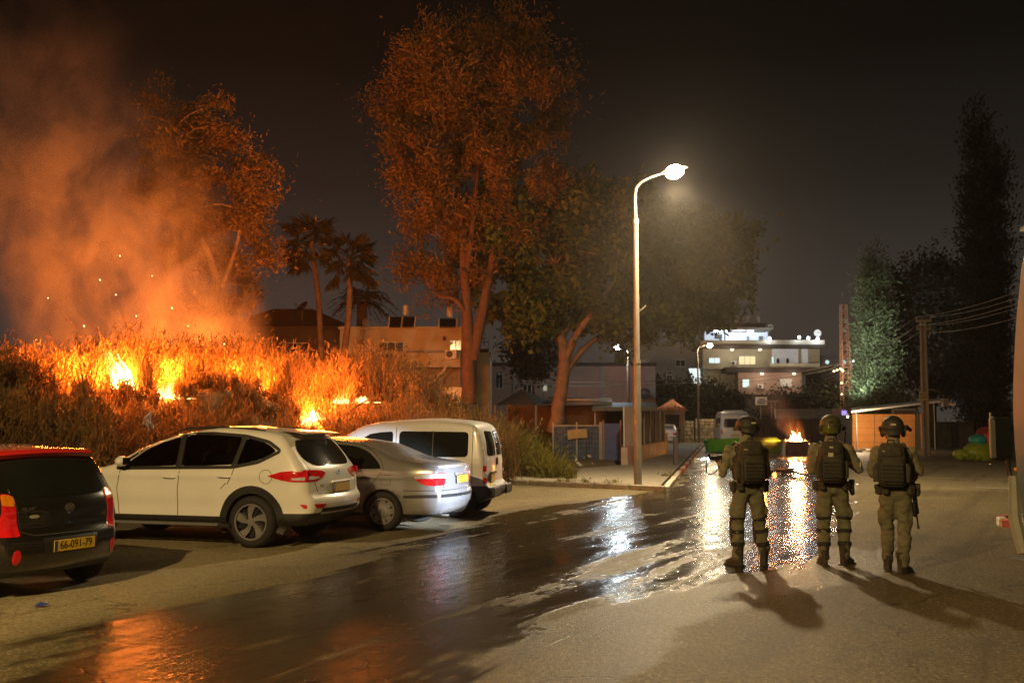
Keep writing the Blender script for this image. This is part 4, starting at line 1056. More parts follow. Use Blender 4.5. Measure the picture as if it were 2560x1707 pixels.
    if headset:
        for sg in (-1, 1):
            m = MB(); m.ball(H((sg * .115, .005, -.045)), (.03, .04, .05), 12); m.build('ear_cup', GEAR, he, smooth=True)
        m = MB(); m.box(H((.145, .06, .02)), (.05, .09, .055), ht, ch=.015); m.tube([H((.16, .08, .01)), H((.185, .13, -.015))], .022, 10); m.build('helmet_lamp', GUN, he, smooth=40)
        m = MB(); m.box(H((-.145, .03, .01)), (.035, .06, .04), ht, ch=.01); m.build('helmet_clip', CHROME, he)
    else:
        m = MB(); m.box(H((.148, .06, -.005)), (.045, .11, .055), ht, ch=.012); m.build('helmet_lamp', GUN, he)
    return root

def backpack(owner, J, label, tag_patch=None, wd=.34, ht_=.50, dp=.17, z0=1.02, xo=0.):
    cx, cyy, _ = J['chest']; k = thing('backpack', label, 'backpack', owner.location, owner.rotation_euler.z, 'dark packs on the backs of the helmeted people'); k.scale = owner.scale
    yb = cyy - .165
    m = MB(); secs = []
    for q, sxx, syy in ((0, .80, .75), (.06, .95, .95), (.3, 1.0, 1.05), (.6, .98, 1.0), (.85, .92, .85), (.96, .78, .65), (1.0, .6, .45)):
        secs.append((cx + xo, yb - dp * .38, z0 + ht_ * q, wd / 2 * sxx, dp / 2 * syy, 3.6))
    loft(m, secs, 28); body = m.build('pack_body', GEAR, k, smooth=50)
    m = MB(); loft(m, [(cx + xo, yb - dp * .80, z0 + .03, wd * .38, .04, 3.2), (cx + xo, yb - dp * .86, z0 + .10, wd * .42, .06, 3.4), (cx + xo, yb - dp * .86, z0 + .26, wd * .41, .055, 3.4), (cx + xo, yb - dp * .78, z0 + .31, wd * .36, .035, 3)], 24); m.build('front_pocket', GEAR, k, smooth=50)
    m = MB(); loft(m, [(cx + xo, yb - dp * .72, z0 + .34, wd * .36, .035, 3.2), (cx + xo, yb - dp * .76, z0 + .38, wd * .37, .045, 3.2), (cx + xo, yb - dp * .70, z0 + .44, wd * .33, .03, 3)], 24); m.build('top_pocket', GEAR, k, smooth=50)
    for q_ in range(5):
        zq = z0 + .07 + q_ * .042; m = MB(); m.box((cx + xo, yb - dp * .86 - .058, zq), (wd * .72, .010, .022), ch=.003); m.build('webbing', STRAPM, k)
    for sg in (-1, 1):
        m = MB(); m.tube([(cx + xo + sg * .12, yb - dp * .93, z0 + .30), (cx + xo + sg * .125, yb - dp * .98, z0 + .15), (cx + xo + sg * .12, yb - dp * .90, z0 + .02)], .011, 6, flat=.4); m.build('compression_strap', STRAPM, k)
        m = MB(); loft(m, [(cx + xo + sg * (wd / 2 + .01), yb - .05, z0 + .05, .035, .06, 2.8), (cx + xo + sg * (wd / 2 + .015), yb - .05, z0 + .22, .04, .062, 2.8), (cx + xo + sg * (wd / 2), yb - .05, z0 + .26, .03, .05, 2.6)], 14); m.build('side_pocket', GEAR, k, smooth=50)
    m = MB(); m.tube([(cx + xo - .04, yb - .03, z0 + ht_ - .01), (cx + xo - .03, yb - .04, z0 + ht_ + .03), (cx + xo + .03, yb - .04, z0 + ht_ + .03), (cx + xo + .04, yb - .03, z0 + ht_ - .01)], .009, 6); m.build('grab_handle', STRAPM, k)
    for (px_, pz_, sw, sh) in (tag_patch or ()):
        m = MB(); m.box((cx + xo + px_, yb - dp * .97, z0 + pz_), (sw, .008, sh), Matrix.Rotation(R(5), 4, 'Y'), ch=.002); m.build('patch', REFLT, k)
    return k

def rifle(label, muzzle, butt, up=(0, 0, 1), torch=False, sling=True, loc=None):
    """a short carbine between two points (world)"""
    muzzle = Vector(muzzle); butt = Vector(butt); d = (muzzle - butt); L = d.length; d.normalize(); up = Vector(up); up = (up - d * up.dot(d)).normalized(); s_ = up.cross(d)
    X = Matrix(((d.x, s_.x, up.x, butt.x), (d.y, s_.y, up.y, butt.y), (d.z, s_.z, up.z, butt.z), (0, 0, 0, 1)))
    r = thing('rifle', label, 'rifle', (0, 0, 0)); r.matrix_world = X
    k = L / .85
    m = MB(); m.prism([(0, -.085), (.02, -.09), (.20, -.015), (.20, .02), (0, .02)], -.018, .018); m.build('stock', GUN, r)
    m = MB(); m.box((.33 * k, 0, .005), (.26 * k, .038, .062), ch=.008); m.box((.30 * k, 0, .045), (.20 * k, .024, .02), ch=.004); m.build('receiver', GUN, r)
    m = MB(); m.prism([(.21, -.03), (.255, -.03), (.225, -.135), (.185, -.13)], -.014, .014); m.build('pistol_grip', GUN, r)
    m = MB(); m.prism([(.34 * k, -.02), (.41 * k, -.02), (.435 * k, -.16), (.36 * k, -.175)], -.012, .012); m.build('magazine', GUN, r)
    m = MB(); m.box((.56 * k, 0, .008), (.22 * k, .048, .055), ch=.01); m.build('handguard', GUN, r)
    m = MB(); m.tube([(.60 * k, 0, .008), (.80 * k, 0, .008), (.802 * k, 0, .008), (L, 0, .008)], [.0095, .0095, .014, .014], 10); m.build('barrel', BARREL if torch else GUN, r, smooth=True)
    m = MB(); m.prism([(.66 * k, .02), (.68 * k, .075), (.70 * k, .075), (.71 * k, .02)], -.006, .006); m.build('front_sight', GUN, r)
    m = MB(); m.tube([(.27 * k, 0, .085), (.38 * k, 0, .085)], [.022, .022], 12); m.box((.32 * k, 0, .062), (.06, .02, .03)); m.build('optic', GUN, r, smooth=40)
    if torch:
        m = MB(); m.tube([(.56 * k, .042, .0), (.66 * k, .042, .0), (.67 * k, .042, .0), (.71 * k, .042, .0)], [.013, .013, .02, .021], 12); t = m.build('torch', GUN, r, smooth=40)
        m = MB(); m.tube([(.7105 * k, .042, 0), (.7125 * k, .042, 0)], [.019, .019], 12); m.build('torch_lens', mat('torch_glow', (.9, .9, 1), .3, emit=(.85, .9, 1.), estr=60), t)
        lt = bpy.data.lights.new('torch_light', 'SPOT'); lt.energy = 17000; lt.color = (.72, .80, 1.0); lt.spot_size = R(19); lt.spot_blend = .75; lt.shadow_soft_size = .02
        lo = bpy.data.objects.new('torch_light', lt); COL.objects.link(lo); lo.parent = r; lo.location = (.73 * k, .042, 0); r['torch'] = 1
        return r, lo
    if sling:
        m = MB(); m.tube(catmull([(.02, 0, -.02), (.15, .02, -.2), (.4, .02, -.22), (.66 * k, .0, -.02)], 5), .010, 6, flat=.4); m.build('sling', STRAPM, r)
    return r

# -- first: feet apart, rifle levelled to the left with its torch on
p1 = G(1873, 1413)
J1 = dict(pelvis=(.0, 0, .93), chest=(-.02, .02, 1.36), head=(.01, .05, 1.645), hip_l=(-.088, 0, .90), hip_r=(.088, 0, .90), knee_l=(-.135, .02, .50), knee_r=(.155, .03, .50), ankle_l=(-.145, -.01, .11), ankle_r=(.195, .03, .11), toe_l=(-.22, .13, .03), toe_r=(.24, .19, .03),
          sh_l=(-.215, .03, 1.375), sh_r=(.185, .0, 1.375), el_l=(-.285, .09, 1.10), wr_l=(-.235, .34, 1.23), el_r=(.26, .04, 1.10), wr_r=(.06, .25, 1.22), hd_l=(-.4, .6, .3), hd_r=(-1, .2, .1), pn_l=(0, 0, 1), pn_r=(0, 1, .3))
P1 = person('person in olive uniform and dark helmet levelling a rifle, feet planted wide apart', p1, R(6), J1, 1.0, seed=1, tilt_head=(R(12), R(-4)))
BP1 = backpack(P1, J1, 'dark pack worn by the person levelling the rifle', [(-.1, .40, .05, .012)], .315, .50, .16, 1.0)
# -- second: green helmet with goggles, right elbow out
p2 = G(2086, 1412)
J2 = dict(pelvis=(.0, 0, .93), chest=(-.01, .015, 1.36), head=(-.005, .04, 1.65), hip_l=(-.086, 0, .90), hip_r=(.086, 0, .90), knee_l=(-.115, .02, .50), knee_r=(.13, .05, .50), ankle_l=(-.125, -.03, .11), ankle_r=(.125, .03, .11), toe_l=(-.15, .12, .03), toe_r=(.22, .16, .03),
          sh_l=(-.20, .02, 1.385), sh_r=(.20, .03, 1.385), el_l=(-.235, .12, 1.12), wr_l=(-.03, .30, 1.18), el_r=(.325, .08, 1.14), wr_r=(.20, .28, 1.24), hd_l=(1, .2, .1), hd_r=(-.3, .4, .9), pn_l=(0, 1, 0), pn_r=(-1, .3, 0))
P2 = person('person in olive uniform with goggles strapped across the back of a green helmet', p2, R(-10), J2, 1.005, seed=5, goggles=True, tilt_head=(R(-14), R(-3)))
BP2 = backpack(P2, J2, 'dark pack with a pale rectangular patch below the goggles', [(-.02, .33, .06, .05), (-.01, .42, .04, .02)], .29, .49, .16, 1.0, -.02)
b = MB(Matrix.Translation((.335, .04, 1.20)) @ Matrix.Rotation(R(75), 4, 'Z') @ Matrix.Rotation(R(90), 4, 'X')); b.lathe([(.05, .0), (.05, .012), (.036, .012), (.036, 0)], 18); b.build('arm_badge', PATCH, P2)
# -- third: stepping, turned to the right
p3 = G(2243, 1432)
J3 = dict(pelvis=(.02, 0, .93), chest=(.0, .02, 1.36), head=(.0, .05, 1.645), hip_l=(-.076, .0, .90), hip_r=(.082, 0, .90), knee_l=(-.085, .11, .50), knee_r=(.088, -.01, .50), ankle_l=(-.085, .13, .12), ankle_r=(.055, -.05, .11), toe_l=(-.08, .28, .03), toe_r=(.14, .07, .03),
          sh_l=(-.19, .0, 1.385), sh_r=(.185, .04, 1.385), el_l=(-.24, .13, 1.13), wr_l=(.0, .29, 1.12), el_r=(.295, .12, 1.15), wr_r=(.16, .32, 1.10), hd_l=(1, .2, 0), hd_r=(-.6, .4, -.2), pn_l=(0, 1, 0), pn_r=(0, 1, 0))
P3 = person('person in olive uniform with lamp on the side of a dark helmet, feet close together', p3, R(-14), J3, 1.0, seed=9, strapped=False, headset=True, tilt_head=(R(-10), R(2)))
BP3 = backpack(P3, J3, 'plain dark pack hung low on the person with the helmet lamp', [(-.09, .40, .03, .01)], .31, .49, .15, 1.0, -.05)
bpy.context.view_layer.update()
def W(P, v): return P.matrix_world @ Vector(v)
mz = at(1741, 1150, 12.9); bt_ = W(P1, (.05, .20, 1.31))
bt_ = mz + (bt_ - mz).normalized() * .84
rf1, torch = rifle('rifle with lit torch pointing left beside the widely planted legs', mz, bt_, torch=True)
# loose sling loop under it
inv = rf1.matrix_world.inverted()
m = MB(); m.tube([inv @ p for p in catmull([at(1772, 1140, 12.95), at(1766, 1160, 12.95), at(1768, 1182, 12.95), at(1783, 1184, 12.9), at(1800, 1165, 12.85), at(1806, 1145, 12.85)], 5)], .012, 6, flat=.5); m.build('sling', STRAPM, rf1)
rifle('rifle held upright at the shoulder by the goggled person', W(P2, (.20, .26, 1.60)), W(P2, (.13, .26, .80)), up=(0, 1, 0), sling=False)
rifle('rifle hanging muzzle down along the leg of the person with the helmet lamp', W(P3, (.26, .10, .50)), W(P3, (.20, .22, 1.28)), up=(0, 1, 0), sling=False)
# holster on the third person's thigh
b = MB(Matrix.Translation((.20, .0, .74))); b.box((0, 0, 0), (.05, .09, .17), ch=.015); b.box((.01, .0, .09), (.035, .05, .09), ch=.01); b.build('holster', GUN, P3)
b = MB(Matrix.Translation((.225, -.02, .92))); b.box((0, 0, 0), (.05, .08, .16), ch=.015); b.build('holster', GUN, P2)
b = MB(Matrix.Translation((-.07, -.175, 1.0))); b.box((0, 0, 0), (.05, .012, .016)); b.build('red_tag', mat('red_tag', (.8, .06, .02), .5), P1)
# aim the torch at the tail of the silver saloon
bpy.context.view_layer.update()
tw = torch.matrix_world.translation; tgt = at(1135, 1212, 17.2)
torch.rotation_euler = (rf1.matrix_world.to_3x3().inverted() @ (tgt - tw).to_track_quat('-Z', 'Y').to_matrix()).to_euler()
# ================================================================== bank, vegetation, fire, smoke
P0 = Vector((-4.5, 20.4)); NQ = Vector((-.865, .5))
def sstep(a, b, x):
    t = min(1, max(0, (x - a) / (b - a))); return t * t * (3 - 2 * t)
def bank_h(x, y):
    q = (x - P0.x) * NQ.x + (y - P0.y) * NQ.y
    h = 1.85 * sstep(-.3, 3.8, q) + .42 * math.exp(-((q - 2.7) / .8) ** 2)  # second term is a ridge added to keep firelight off the road
    h *= 1 - .92 * sstep(-3.8, .6, x - (y - 29) * .05)
    mx, my = x + 6.1, y - 22.6
    u = mx * .5 + my * .865; v = mx * -.865 + my * .5
    h += .50 * math.exp(-((u / 1.9) ** 2 + (v / 1.25) ** 2))
    h += (.12 * fbm(x * .5, y * .5) + .05 * fbm(x * 1.7, y * 1.7, 4)) * sstep(-.5, 1, q)
    return h - .015 * (1 - sstep(-1.5, -.2, q)) - .05 * (1 - sstep(-2, -1.5, q)), q
BANKM = mat('bank_soil', (.075, .052, .026), .95, 0, 0, 1.2, bump=.8, bscale=14, col2=(.15, .105, .05))
b = MB(); gx = np.arange(-34, 4.2, .45); gy = np.arange(13.5, 62, .45)
rows = []
for y in gy: rows.append([(x, y, bank_h(x, y)[0]) for x in gx])
b.grid(rows); structure(b.build('bank', BANKM, smooth='all'))

def leaf_material(name, c1, c2, trans=.35, scale=.8):
    m, nt, out = new_mat(name); N = nt.nodes.new; L = nt.links.new
    tc = N('ShaderNodeTexCoord'); n = N('ShaderNodeTexNoise'); n.inputs['Scale'].default_value = scale; n.inputs['Detail'].default_value = 6; n.inputs['Roughness'].default_value = .75
    L(tc.outputs['Object'], n.inputs['Vector']); r = N('ShaderNodeValToRGB'); L(n.outputs[0], r.inputs[0])
    r.color_ramp.elements[0].position = .35; r.color_ramp.elements[0].color = (*c1, 1); r.color_ramp.elements[1].position = .65; r.color_ramp.elements[1].color = (*c2, 1)
    d = N('ShaderNodeBsdfPrincipled'); d.inputs['Roughness'].default_value = .7; d.inputs['Specular IOR Level'].default_value = .25; t = N('ShaderNodeBsdfTranslucent'); mx = N('ShaderNodeMixShader'); mx.inputs[0].default_value = trans
    L(r.outputs[0], d.inputs['Base Color']); L(r.outputs[0], t.inputs[0]); L(d.outputs[0], mx.inputs[1]); L(t.outputs[0], mx.inputs[2]); L(mx.outputs[0], out.inputs[0])
    return m
rng = np.random.default_rng(11)
def unit(a): return a / np.maximum(np.linalg.norm(a, axis=-1, keepdims=True), 1e-9)
def leaves(name, C, D, Ln, Wd, m, parent=None, bend=0.):
    n = len(C); D = unit(D); S = unit(np.cross(D, rng.normal(size=(n, 3)))) * (Wd / 2)[:, None]; H = D * (Ln / 2)[:, None]
    V = np.stack([C - H, C + S, C + H, C - S], 1).reshape(-1, 3)
    me = bpy.data.meshes.new(name); me.vertices.add(4 * n); me.vertices.foreach_set('co', V.ravel())
    me.loops.add(4 * n); me.loops.foreach_set('vertex_index', np.arange(4 * n)); me.polygons.add(n)
    me.polygons.foreach_set('loop_start', np.arange(0, 4 * n, 4)); me.polygons.foreach_set('loop_total', np.full(n, 4))
    me.materials.append(m); me.update(); me.validate()
    o = bpy.data.objects.new(name, me); COL.objects.link(o)
    if parent: o.parent = parent
    return o
def crown_points(ells, tufts, per, rad, surf=.55, up=(0, 0, .5), spread=.9, plume_=1.8):
    """ells: (centre, (rx, ry, rz)); tufts of leaves set through and mostly near the surface of each"""
    C = []; D = []; T = []
    vol = np.array([e_[1][0] * e_[1][2] for e_ in ells]); vol = vol / vol.sum()
    for (c, r_), f in zip(ells, vol):
        k = max(3, int(tufts * f)); d = unit(rng.normal(size=(k, 3))); q = rng.random((k, 1)) ** (1 / 3.); q = np.where(rng.random((k, 1)) < surf, .75 + .3 * rng.random((k, 1)), q)
        tc_ = np.array(c) + d * q * np.array(r_); T.append(tc_)
        ax = unit(d * 1.0 + np.array(up) + rng.normal(size=(k, 3)) * .35)
        g = rng.normal(size=(k, per, 3)) * rad * .5 * (0.6 + .8 * rng.random((k, 1, 1))); along = (rng.random((k, per, 1)) - .35) * rad * plume_
        C.append((tc_[:, None] + g + ax[:, None] * along).reshape(-1, 3))
        D.append((ax[:, None] + rng.normal(size=(k, per, 3)) * spread).reshape(-1, 3))
    return np.concatenate(C), np.concatenate(D), np.concatenate(T)
def pix_ells(lst, Y, dy):
    out = []
    for (px, py, rx, ry) in lst:
        yy = Y + random.uniform(-dy, dy) * .45; c = at(px, py, yy); s_ = yy / F
        out.append((tuple(c), (rx * s_, max(rx, ry) * s_ * .75 + .2, ry * s_)))
    return out
def make_tree(name, label, ells_px, Y, dy, trunk, barkm, leafm, tufts, per, rad, ln, wd, limbs=14, up=(0, 0, .5), surf=.55, cat='tree', spread=.9, group=None, stems=(), gap=None, gaps=.6, shrink=1.0):
    base = Vector(trunk[0][0]); root = thing(name, label, cat, (0, 0, 0), group=group)
    ells = [(c_, tuple(v * shrink for v in r_)) for c_, r_ in pix_ells(ells_px, Y, dy)]; C, D, T = crown_points(ells, tufts, per, rad, surf, up, spread)
    if gap is not None:
        keep = np.array([mnoise.noise(Vector(p) * gaps) + .5 * mnoise.noise(Vector(p) * gaps * 2.3 + Vector((5, 5, 5))) > gap for p in C.tolist()]); C, D = C[keep], D[keep]
    n = len(C); leaves('crown', C, D, ln * (.35 + 1.3 * rng.random(n) ** 1.6), wd * (.45 + 1.1 * rng.random(n)), leafm, root)['kind'] = 'stuff'
    m = MB(); pts = [Vector(p) for p, _ in trunk]; rr = [r_ for _, r_ in trunk]
    P = catmull(pts, 5); rads = np.interp(np.linspace(0, 1, len(P)), np.linspace(0, 1, len(rr)), rr)
    P = [p + Vector((fbm(i * .7, 3, Y), fbm(i * .7, 9, Y), 0)) * .05 * rads[i] / max(rr) * 2 for i, p in enumerate(P)]
    m.tube(P, list(rads), 12); m.build('trunk', barkm, root, smooth=60)
    for st in stems:
        m = MB(); Q = catmull([p for p, _ in st], 5); m.tube(Q, list(np.interp(np.linspace(0, 1, len(Q)), np.linspace(0, 1, len(st)), [r_ for _, r_ in st])), 9); m.build('limb', barkm, root, smooth=60)
    lo = len(P) // 3
    for i in range(limbs):
        t = Vector(T[random.randrange(len(T))]); cand = [p for p in P[lo:] if p.z < t.z + .3] or P[lo:]
        s_ = min(cand, key=lambda p: (p - t).length + .5 * abs(p.z - t.z)); k = P.index(s_)
        r0 = rads[k] * .45 + .012; mid = s_.lerp(t, .5) + Vector((random.uniform(-.3, .3), random.uniform(-.3, .3), random.uniform(.0, .5)))
        m = MB(); m.tube(catmull([s_, mid, t], 4), list(np.linspace(min(r0, .12), .015, 9)), 6); m.build('limb', barkm, root, smooth=True)
    return root
BARK = mat('bark', (.075, .038, .022), .9, 0, .35, 6, bump=.7, bscale=18)
BARK2 = mat('pale_bark', (.15, .10, .065), .85, 0, .35, 4, bump=.6, bscale=14)
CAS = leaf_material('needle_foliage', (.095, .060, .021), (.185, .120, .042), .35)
FIC = leaf_material('broad_foliage', (.034, .052, .011), (.095, .122, .028), .25)
CON = leaf_material('conifer_foliage', (.075, .095, .045), (.15, .18, .09), .25)
DRK = leaf_material('dark_foliage', (.007, .009, .004), (.018, .021, .008), .2)
PALMM = leaf_material('palm_leaf', (.022, .024, .008), (.050, .046, .014), .2)
BRUSH = leaf_material('dry_brush_leaf', (.100, .056, .019), (.265, .160, .056), .45, 1.2)
GREENB = leaf_material('green_brush_leaf', (.10, .085, .012), (.19, .165, .022), .4, 1.2)

# -- tall tree in the middle, lit by the fire
Y = 40.
make_tree('tall_tree', 'tall feathery tree with split reddish trunk, lit orange by the fire', [
    (1060, 150, 62, 85), (1130, 230, 75, 110), (1210, 140, 80, 90), (1290, 110, 60, 70), (1345, 150, 52, 95), (1000, 270, 55, 60), (1080, 330, 90, 90), (1200, 310, 95, 110), (1320, 280, 80, 100), (1400, 270, 45, 80),
    (1020, 400, 55, 65), (1120, 440, 90, 80), (1240, 430, 90, 80), (1340, 420, 65, 80), (1060, 520, 55, 70), (1150, 560, 80, 80), (1100, 650, 85, 60), (1190, 660, 60, 60), (1060, 690, 45, 40), (965, 235, 25, 25), (1130, 740, 60, 30), (1300, 540, 55, 70)],
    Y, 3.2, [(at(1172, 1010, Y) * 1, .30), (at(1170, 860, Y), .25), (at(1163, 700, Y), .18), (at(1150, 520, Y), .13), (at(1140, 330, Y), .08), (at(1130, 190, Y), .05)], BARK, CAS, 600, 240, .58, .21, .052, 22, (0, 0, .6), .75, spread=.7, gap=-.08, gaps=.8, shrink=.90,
    stems=[[(at(1180, 900, Y), .24), (at(1206, 780, Y), .20), (at(1225, 680, Y), .15), (at(1250, 520, Y), .10), (at(1280, 300, Y), .06)], [(at(1168, 790, Y), .12), (at(1140, 750, Y - .3), .10), (at(1100, 740, Y - .5), .07), (at(1085, 730, Y - .6), .03)], [(at(1165, 700, Y), .14), (at(1190, 480, Y - .5), .1), (at(1200, 330, Y - .5), .04)]])
# -- left tree in the smoke
Y = 36.
make_tree('smoky_tree', 'feathery tree half lost in the glowing smoke above the fire', [
    (395, 290, 38, 60), (450, 330, 70, 60), (530, 310, 40, 55), (410, 400, 70, 60), (500, 410, 85, 70), (560, 380, 40, 40), (390, 500, 55, 50), (470, 510, 95, 60), (560, 500, 75, 60), (620, 420, 40, 60), (640, 510, 45, 50), (690, 490, 32, 35), (540, 600, 90, 60), (620, 600, 60, 50), (660, 650, 42, 25), (480, 620, 60, 60), (590, 690, 60, 60), (590, 780, 50, 60), (540, 800, 50, 50)],
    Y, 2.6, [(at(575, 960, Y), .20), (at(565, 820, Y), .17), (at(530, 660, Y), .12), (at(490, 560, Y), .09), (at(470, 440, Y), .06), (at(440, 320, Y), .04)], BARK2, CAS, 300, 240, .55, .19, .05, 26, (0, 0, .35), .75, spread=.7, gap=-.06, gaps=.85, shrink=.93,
    stems=[[(at(545, 740, Y), .09), (at(590, 620, Y), .07), (at(615, 480, Y), .06), (at(620, 400, Y), .03)]])
# -- spreading tree behind the lamp
Y = 42.
make_tree('spreading_tree', 'broad dark green tree with forked pale trunk behind the tall lamp post', [
    (1200, 500, 40, 60), (1220, 620, 60, 90), (1260, 720, 90, 70), (1290, 560, 70, 80), (1350, 620, 90, 110), (1400, 540, 70, 80), (1450, 640, 100, 120), (1520, 560, 110, 110), (1600, 620, 120, 110), (1680, 640, 110, 110), (1760, 640, 90, 100), (1840, 620, 45, 70), (1350, 760, 110, 60), (1450, 760, 90, 60), (1540, 750, 100, 80), (1640, 760, 100, 70), (1730, 760, 90, 60), (1810, 720, 60, 60), (1500, 470, 60, 40), (1300, 800, 50, 50), (1560, 830, 70, 30), (1700, 810, 60, 30)],
    Y, 5., [(at(1385, 1080, Y), .30), (at(1402, 980, Y), .26), (at(1412, 900, Y), .25), (at(1402, 830, Y), .18), (at(1395, 760, Y), .12), (at(1390, 660, Y), .06)], BARK2, FIC, 1250, 66, .44, .24, .15, 20, (0, 0, .2), .65, spread=1.3, gap=-.24, gaps=.75,
    stems=[[(at(1412, 900, Y), .20), (at(1440, 840, Y - .3), .15), (at(1475, 790, Y - .6), .14), (at(1540, 700, Y - 1), .06)], [(at(1415, 925, Y), .17), (at(1462, 870, Y + .3), .12), (at(1510, 830, Y + .5), .09), (at(1600, 740, Y + .5), .04)], [(at(1404, 840, Y), .15), (at(1430, 800, Y + .5), .11), (at(1460, 720, Y + .5), .05)]])
# -- right-hand conifers
Y = 84.
def conifer(px, top, bot, half, prof=1.0):
    out = []; n = 9
    for i in range(n):
        q = (i + .5) / n; y = top + (bot - top) * q; out.append((px + random.uniform(-.15, .15) * half, y, half * (.18 + .82 * q ** prof), (bot - top) / n * .75))
    return out
make_tree('pale_conifer', 'conifer lit pale green from one side beside the lattice mast', conifer(2185, 640, 1020, 50, .6), Y, 1.5, [(at(2190, 1075, Y), .25), (at(2190, 850, Y), .15), (at(2188, 640, Y), .04)], BARK, CON, 520, 40, .7, .38, .08, 14, (0, 0, .5), .7, spread=.7)
Y = 88.
make_tree('dark_broad_tree', 'dark broad tree behind the concrete utility pole', [(2290, 720, 60, 60), (2350, 760, 80, 70), (2270, 820, 70, 70), (2360, 860, 90, 70), (2300, 930, 80, 60), (2400, 930, 80, 60), (2340, 690, 50, 30), (2420, 820, 50, 60)], Y, 4., [(at(2330, 1090, Y), .4), (at(2330, 900, Y), .3), (at(2330, 740, Y), .1)], BARK, DRK, 700, 40, 1.0, .36, .2, 12, (0, 0, .2), .6, spread=1.2)
for (px, top, bot, half, Y, lab) in ((2440, 290, 1060, 21, 70., 'tallest black cypress spire against the night sky'), (2488, 390, 1060, 26, 73., 'shorter black cypress standing beside the tallest cypress spire')):
    make_tree('cypress_tree', lab, conifer(px, top, bot, half, .45), Y, 1., [(at(px, 1100, Y), .25), (at(px, 800, Y), .18), (at(px, top + 20, Y), .03)], BARK, DRK, 620, 34, .7, .36, .1, 10, (0, 0, 1.4), .7, spread=.5, group='dark cypresses by the bus')
# -- shrubs beyond the wall in front of the tall house
for (px, py, rx, ry, Y, lm, lab) in ((1725, 1008, 42, 40, 90., DRK, 'dark bush behind the tile roofed gatehouse'), (1788, 1010, 58, 42, 92., DRK, 'hazy bush behind the dry stone wall'), (1640, 990, 40, 34, 93., DRK, 'dark bush beside the round satellite dish'), (1985, 1015, 85, 26, 93., DRK, 'wide dark hedge below the lit house'), (2066, 1000, 32, 36, 94., DRK, 'dark bush at the foot of the lattice mast'), (1335, 885, 38, 34, 66., DRK, 'dark round treetop showing behind the forked pale trunk'), (2205, 1020, 60, 30, 80., CON, 'low lit shrub behind the orange cabin')):
    make_tree('bush', lab, [(px, py, rx, ry), (px - rx * .5, py + ry * .3, rx * .5, ry * .6), (px + rx * .5, py + ry * .3, rx * .5, ry * .6)], Y, 2., [(at(px, 1085 if px > 1400 else 1030, Y), .12), (at(px, py, Y), .06)], BARK, lm, 170, 34, .8, .32, .18, 5, (0, 0, .3), .6, cat='bush', spread=1.2)

# -- fan palms
def palm(label, base, top, Y, crown_r, n=34, droop=1.0):
    root = thing('palm_tree', label, 'palm tree', (0, 0, 0), group='palms beside the pale flat roofed house')
    a_, t_ = at(*base, Y), at(*top, Y); m = MB(); P = catmull([a_, a_.lerp(t_, .5) + Vector((.12, 0, 0)), t_], 6); m.tube(P, list(np.linspace(.15, .10, len(P))), 10); m.build('trunk', BARK2, root, smooth=True)
    C = []; D = []; Ls = []
    for i in range(n):
        az = random.uniform(0, 2 * math.pi); el = random.uniform(-.9, 1.2); dv = Vector((math.cos(az) * math.cos(el), math.sin(az) * math.cos(el), math.sin(el)))
        st = crown_r * random.uniform(.45, .7); p = t_ + dv * st - Vector((0, 0, .25 * st * st * droop * .3)); fan = p
        side = dv.cross(Vector((0, 0, 1))).normalized()
        for k in range(16):
            q = (k - 7.5) / 7.5; ld = (dv * math.cos(q * 1.25) + side * math.sin(q * 1.25) + Vector((0, 0, -.35 - .45 * abs(q)))).normalized(); L_ = crown_r * random.uniform(.42, .6)
            C.append(fan + ld * L_ / 2); D.append(ld); Ls.append(L_)
        st_ = MB(); st_.tube([t_, t_.lerp(p, .6) + Vector((0, 0, .1)), p], .02, 4); st_.build('frond_stem', PALMM, root)
    leaves('crown', np.array([tuple(c) for c in C]), np.array([tuple(d) for d in D]), np.array(Ls), np.full(len(C), .11), PALMM, root)['kind'] = 'stuff'
palm('slim fan palm, taller of the pair in front of the hipped dark roof', (802, 900), (778, 605), 46., 1.55)
palm('slim fan palm leaning slightly, beside the taller palm', (858, 900), (874, 650), 45., 1.45)
def date_palm(label, base, top, Y, Lf, n=44):
    root = thing('palm_tree', label, 'palm tree', (0, 0, 0), group='palms beside the pale flat roofed house'); a_, t_ = at(*base, Y), at(*top, Y)
    m = MB(); m.tube([a_, t_], [.3, .26], 10); m.build('trunk', BARK, root, smooth=True); C = []; D = []; Ls = []
    for i in range(n):
        az = random.uniform(0, 2 * math.pi); el = random.uniform(-.2, 1.35); dv = Vector((math.cos(az) * math.cos(el), math.sin(az) * math.cos(el), math.sin(el))); side = dv.cross(Vector((0, 0, 1))).normalized(); prev = t_
        for k in range(16):
            q = (k + 1) / 16; p = t_ + dv * Lf * q - Vector((0, 0, 1.15 * q * q * Lf * .55))
            for sg in (-1, 1):
                ld = (side * sg + (p - prev).normalized() * .7 + Vector((0, 0, -.3))).normalized(); L_ = .42 * (1 - .5 * q); C.append(p + ld * L_ / 2); D.append(ld); Ls.append(L_)
            prev = p
    leaves('crown', np.array([tuple(c) for c in C]), np.array([tuple(d) for d in D]), np.array(Ls), np.full(len(C), .06), PALMM, root)['kind'] = 'stuff'
date_palm('bushy date palm with drooping fronds behind the leaning palm', (905, 900), (905, 752), 54., 2.1)

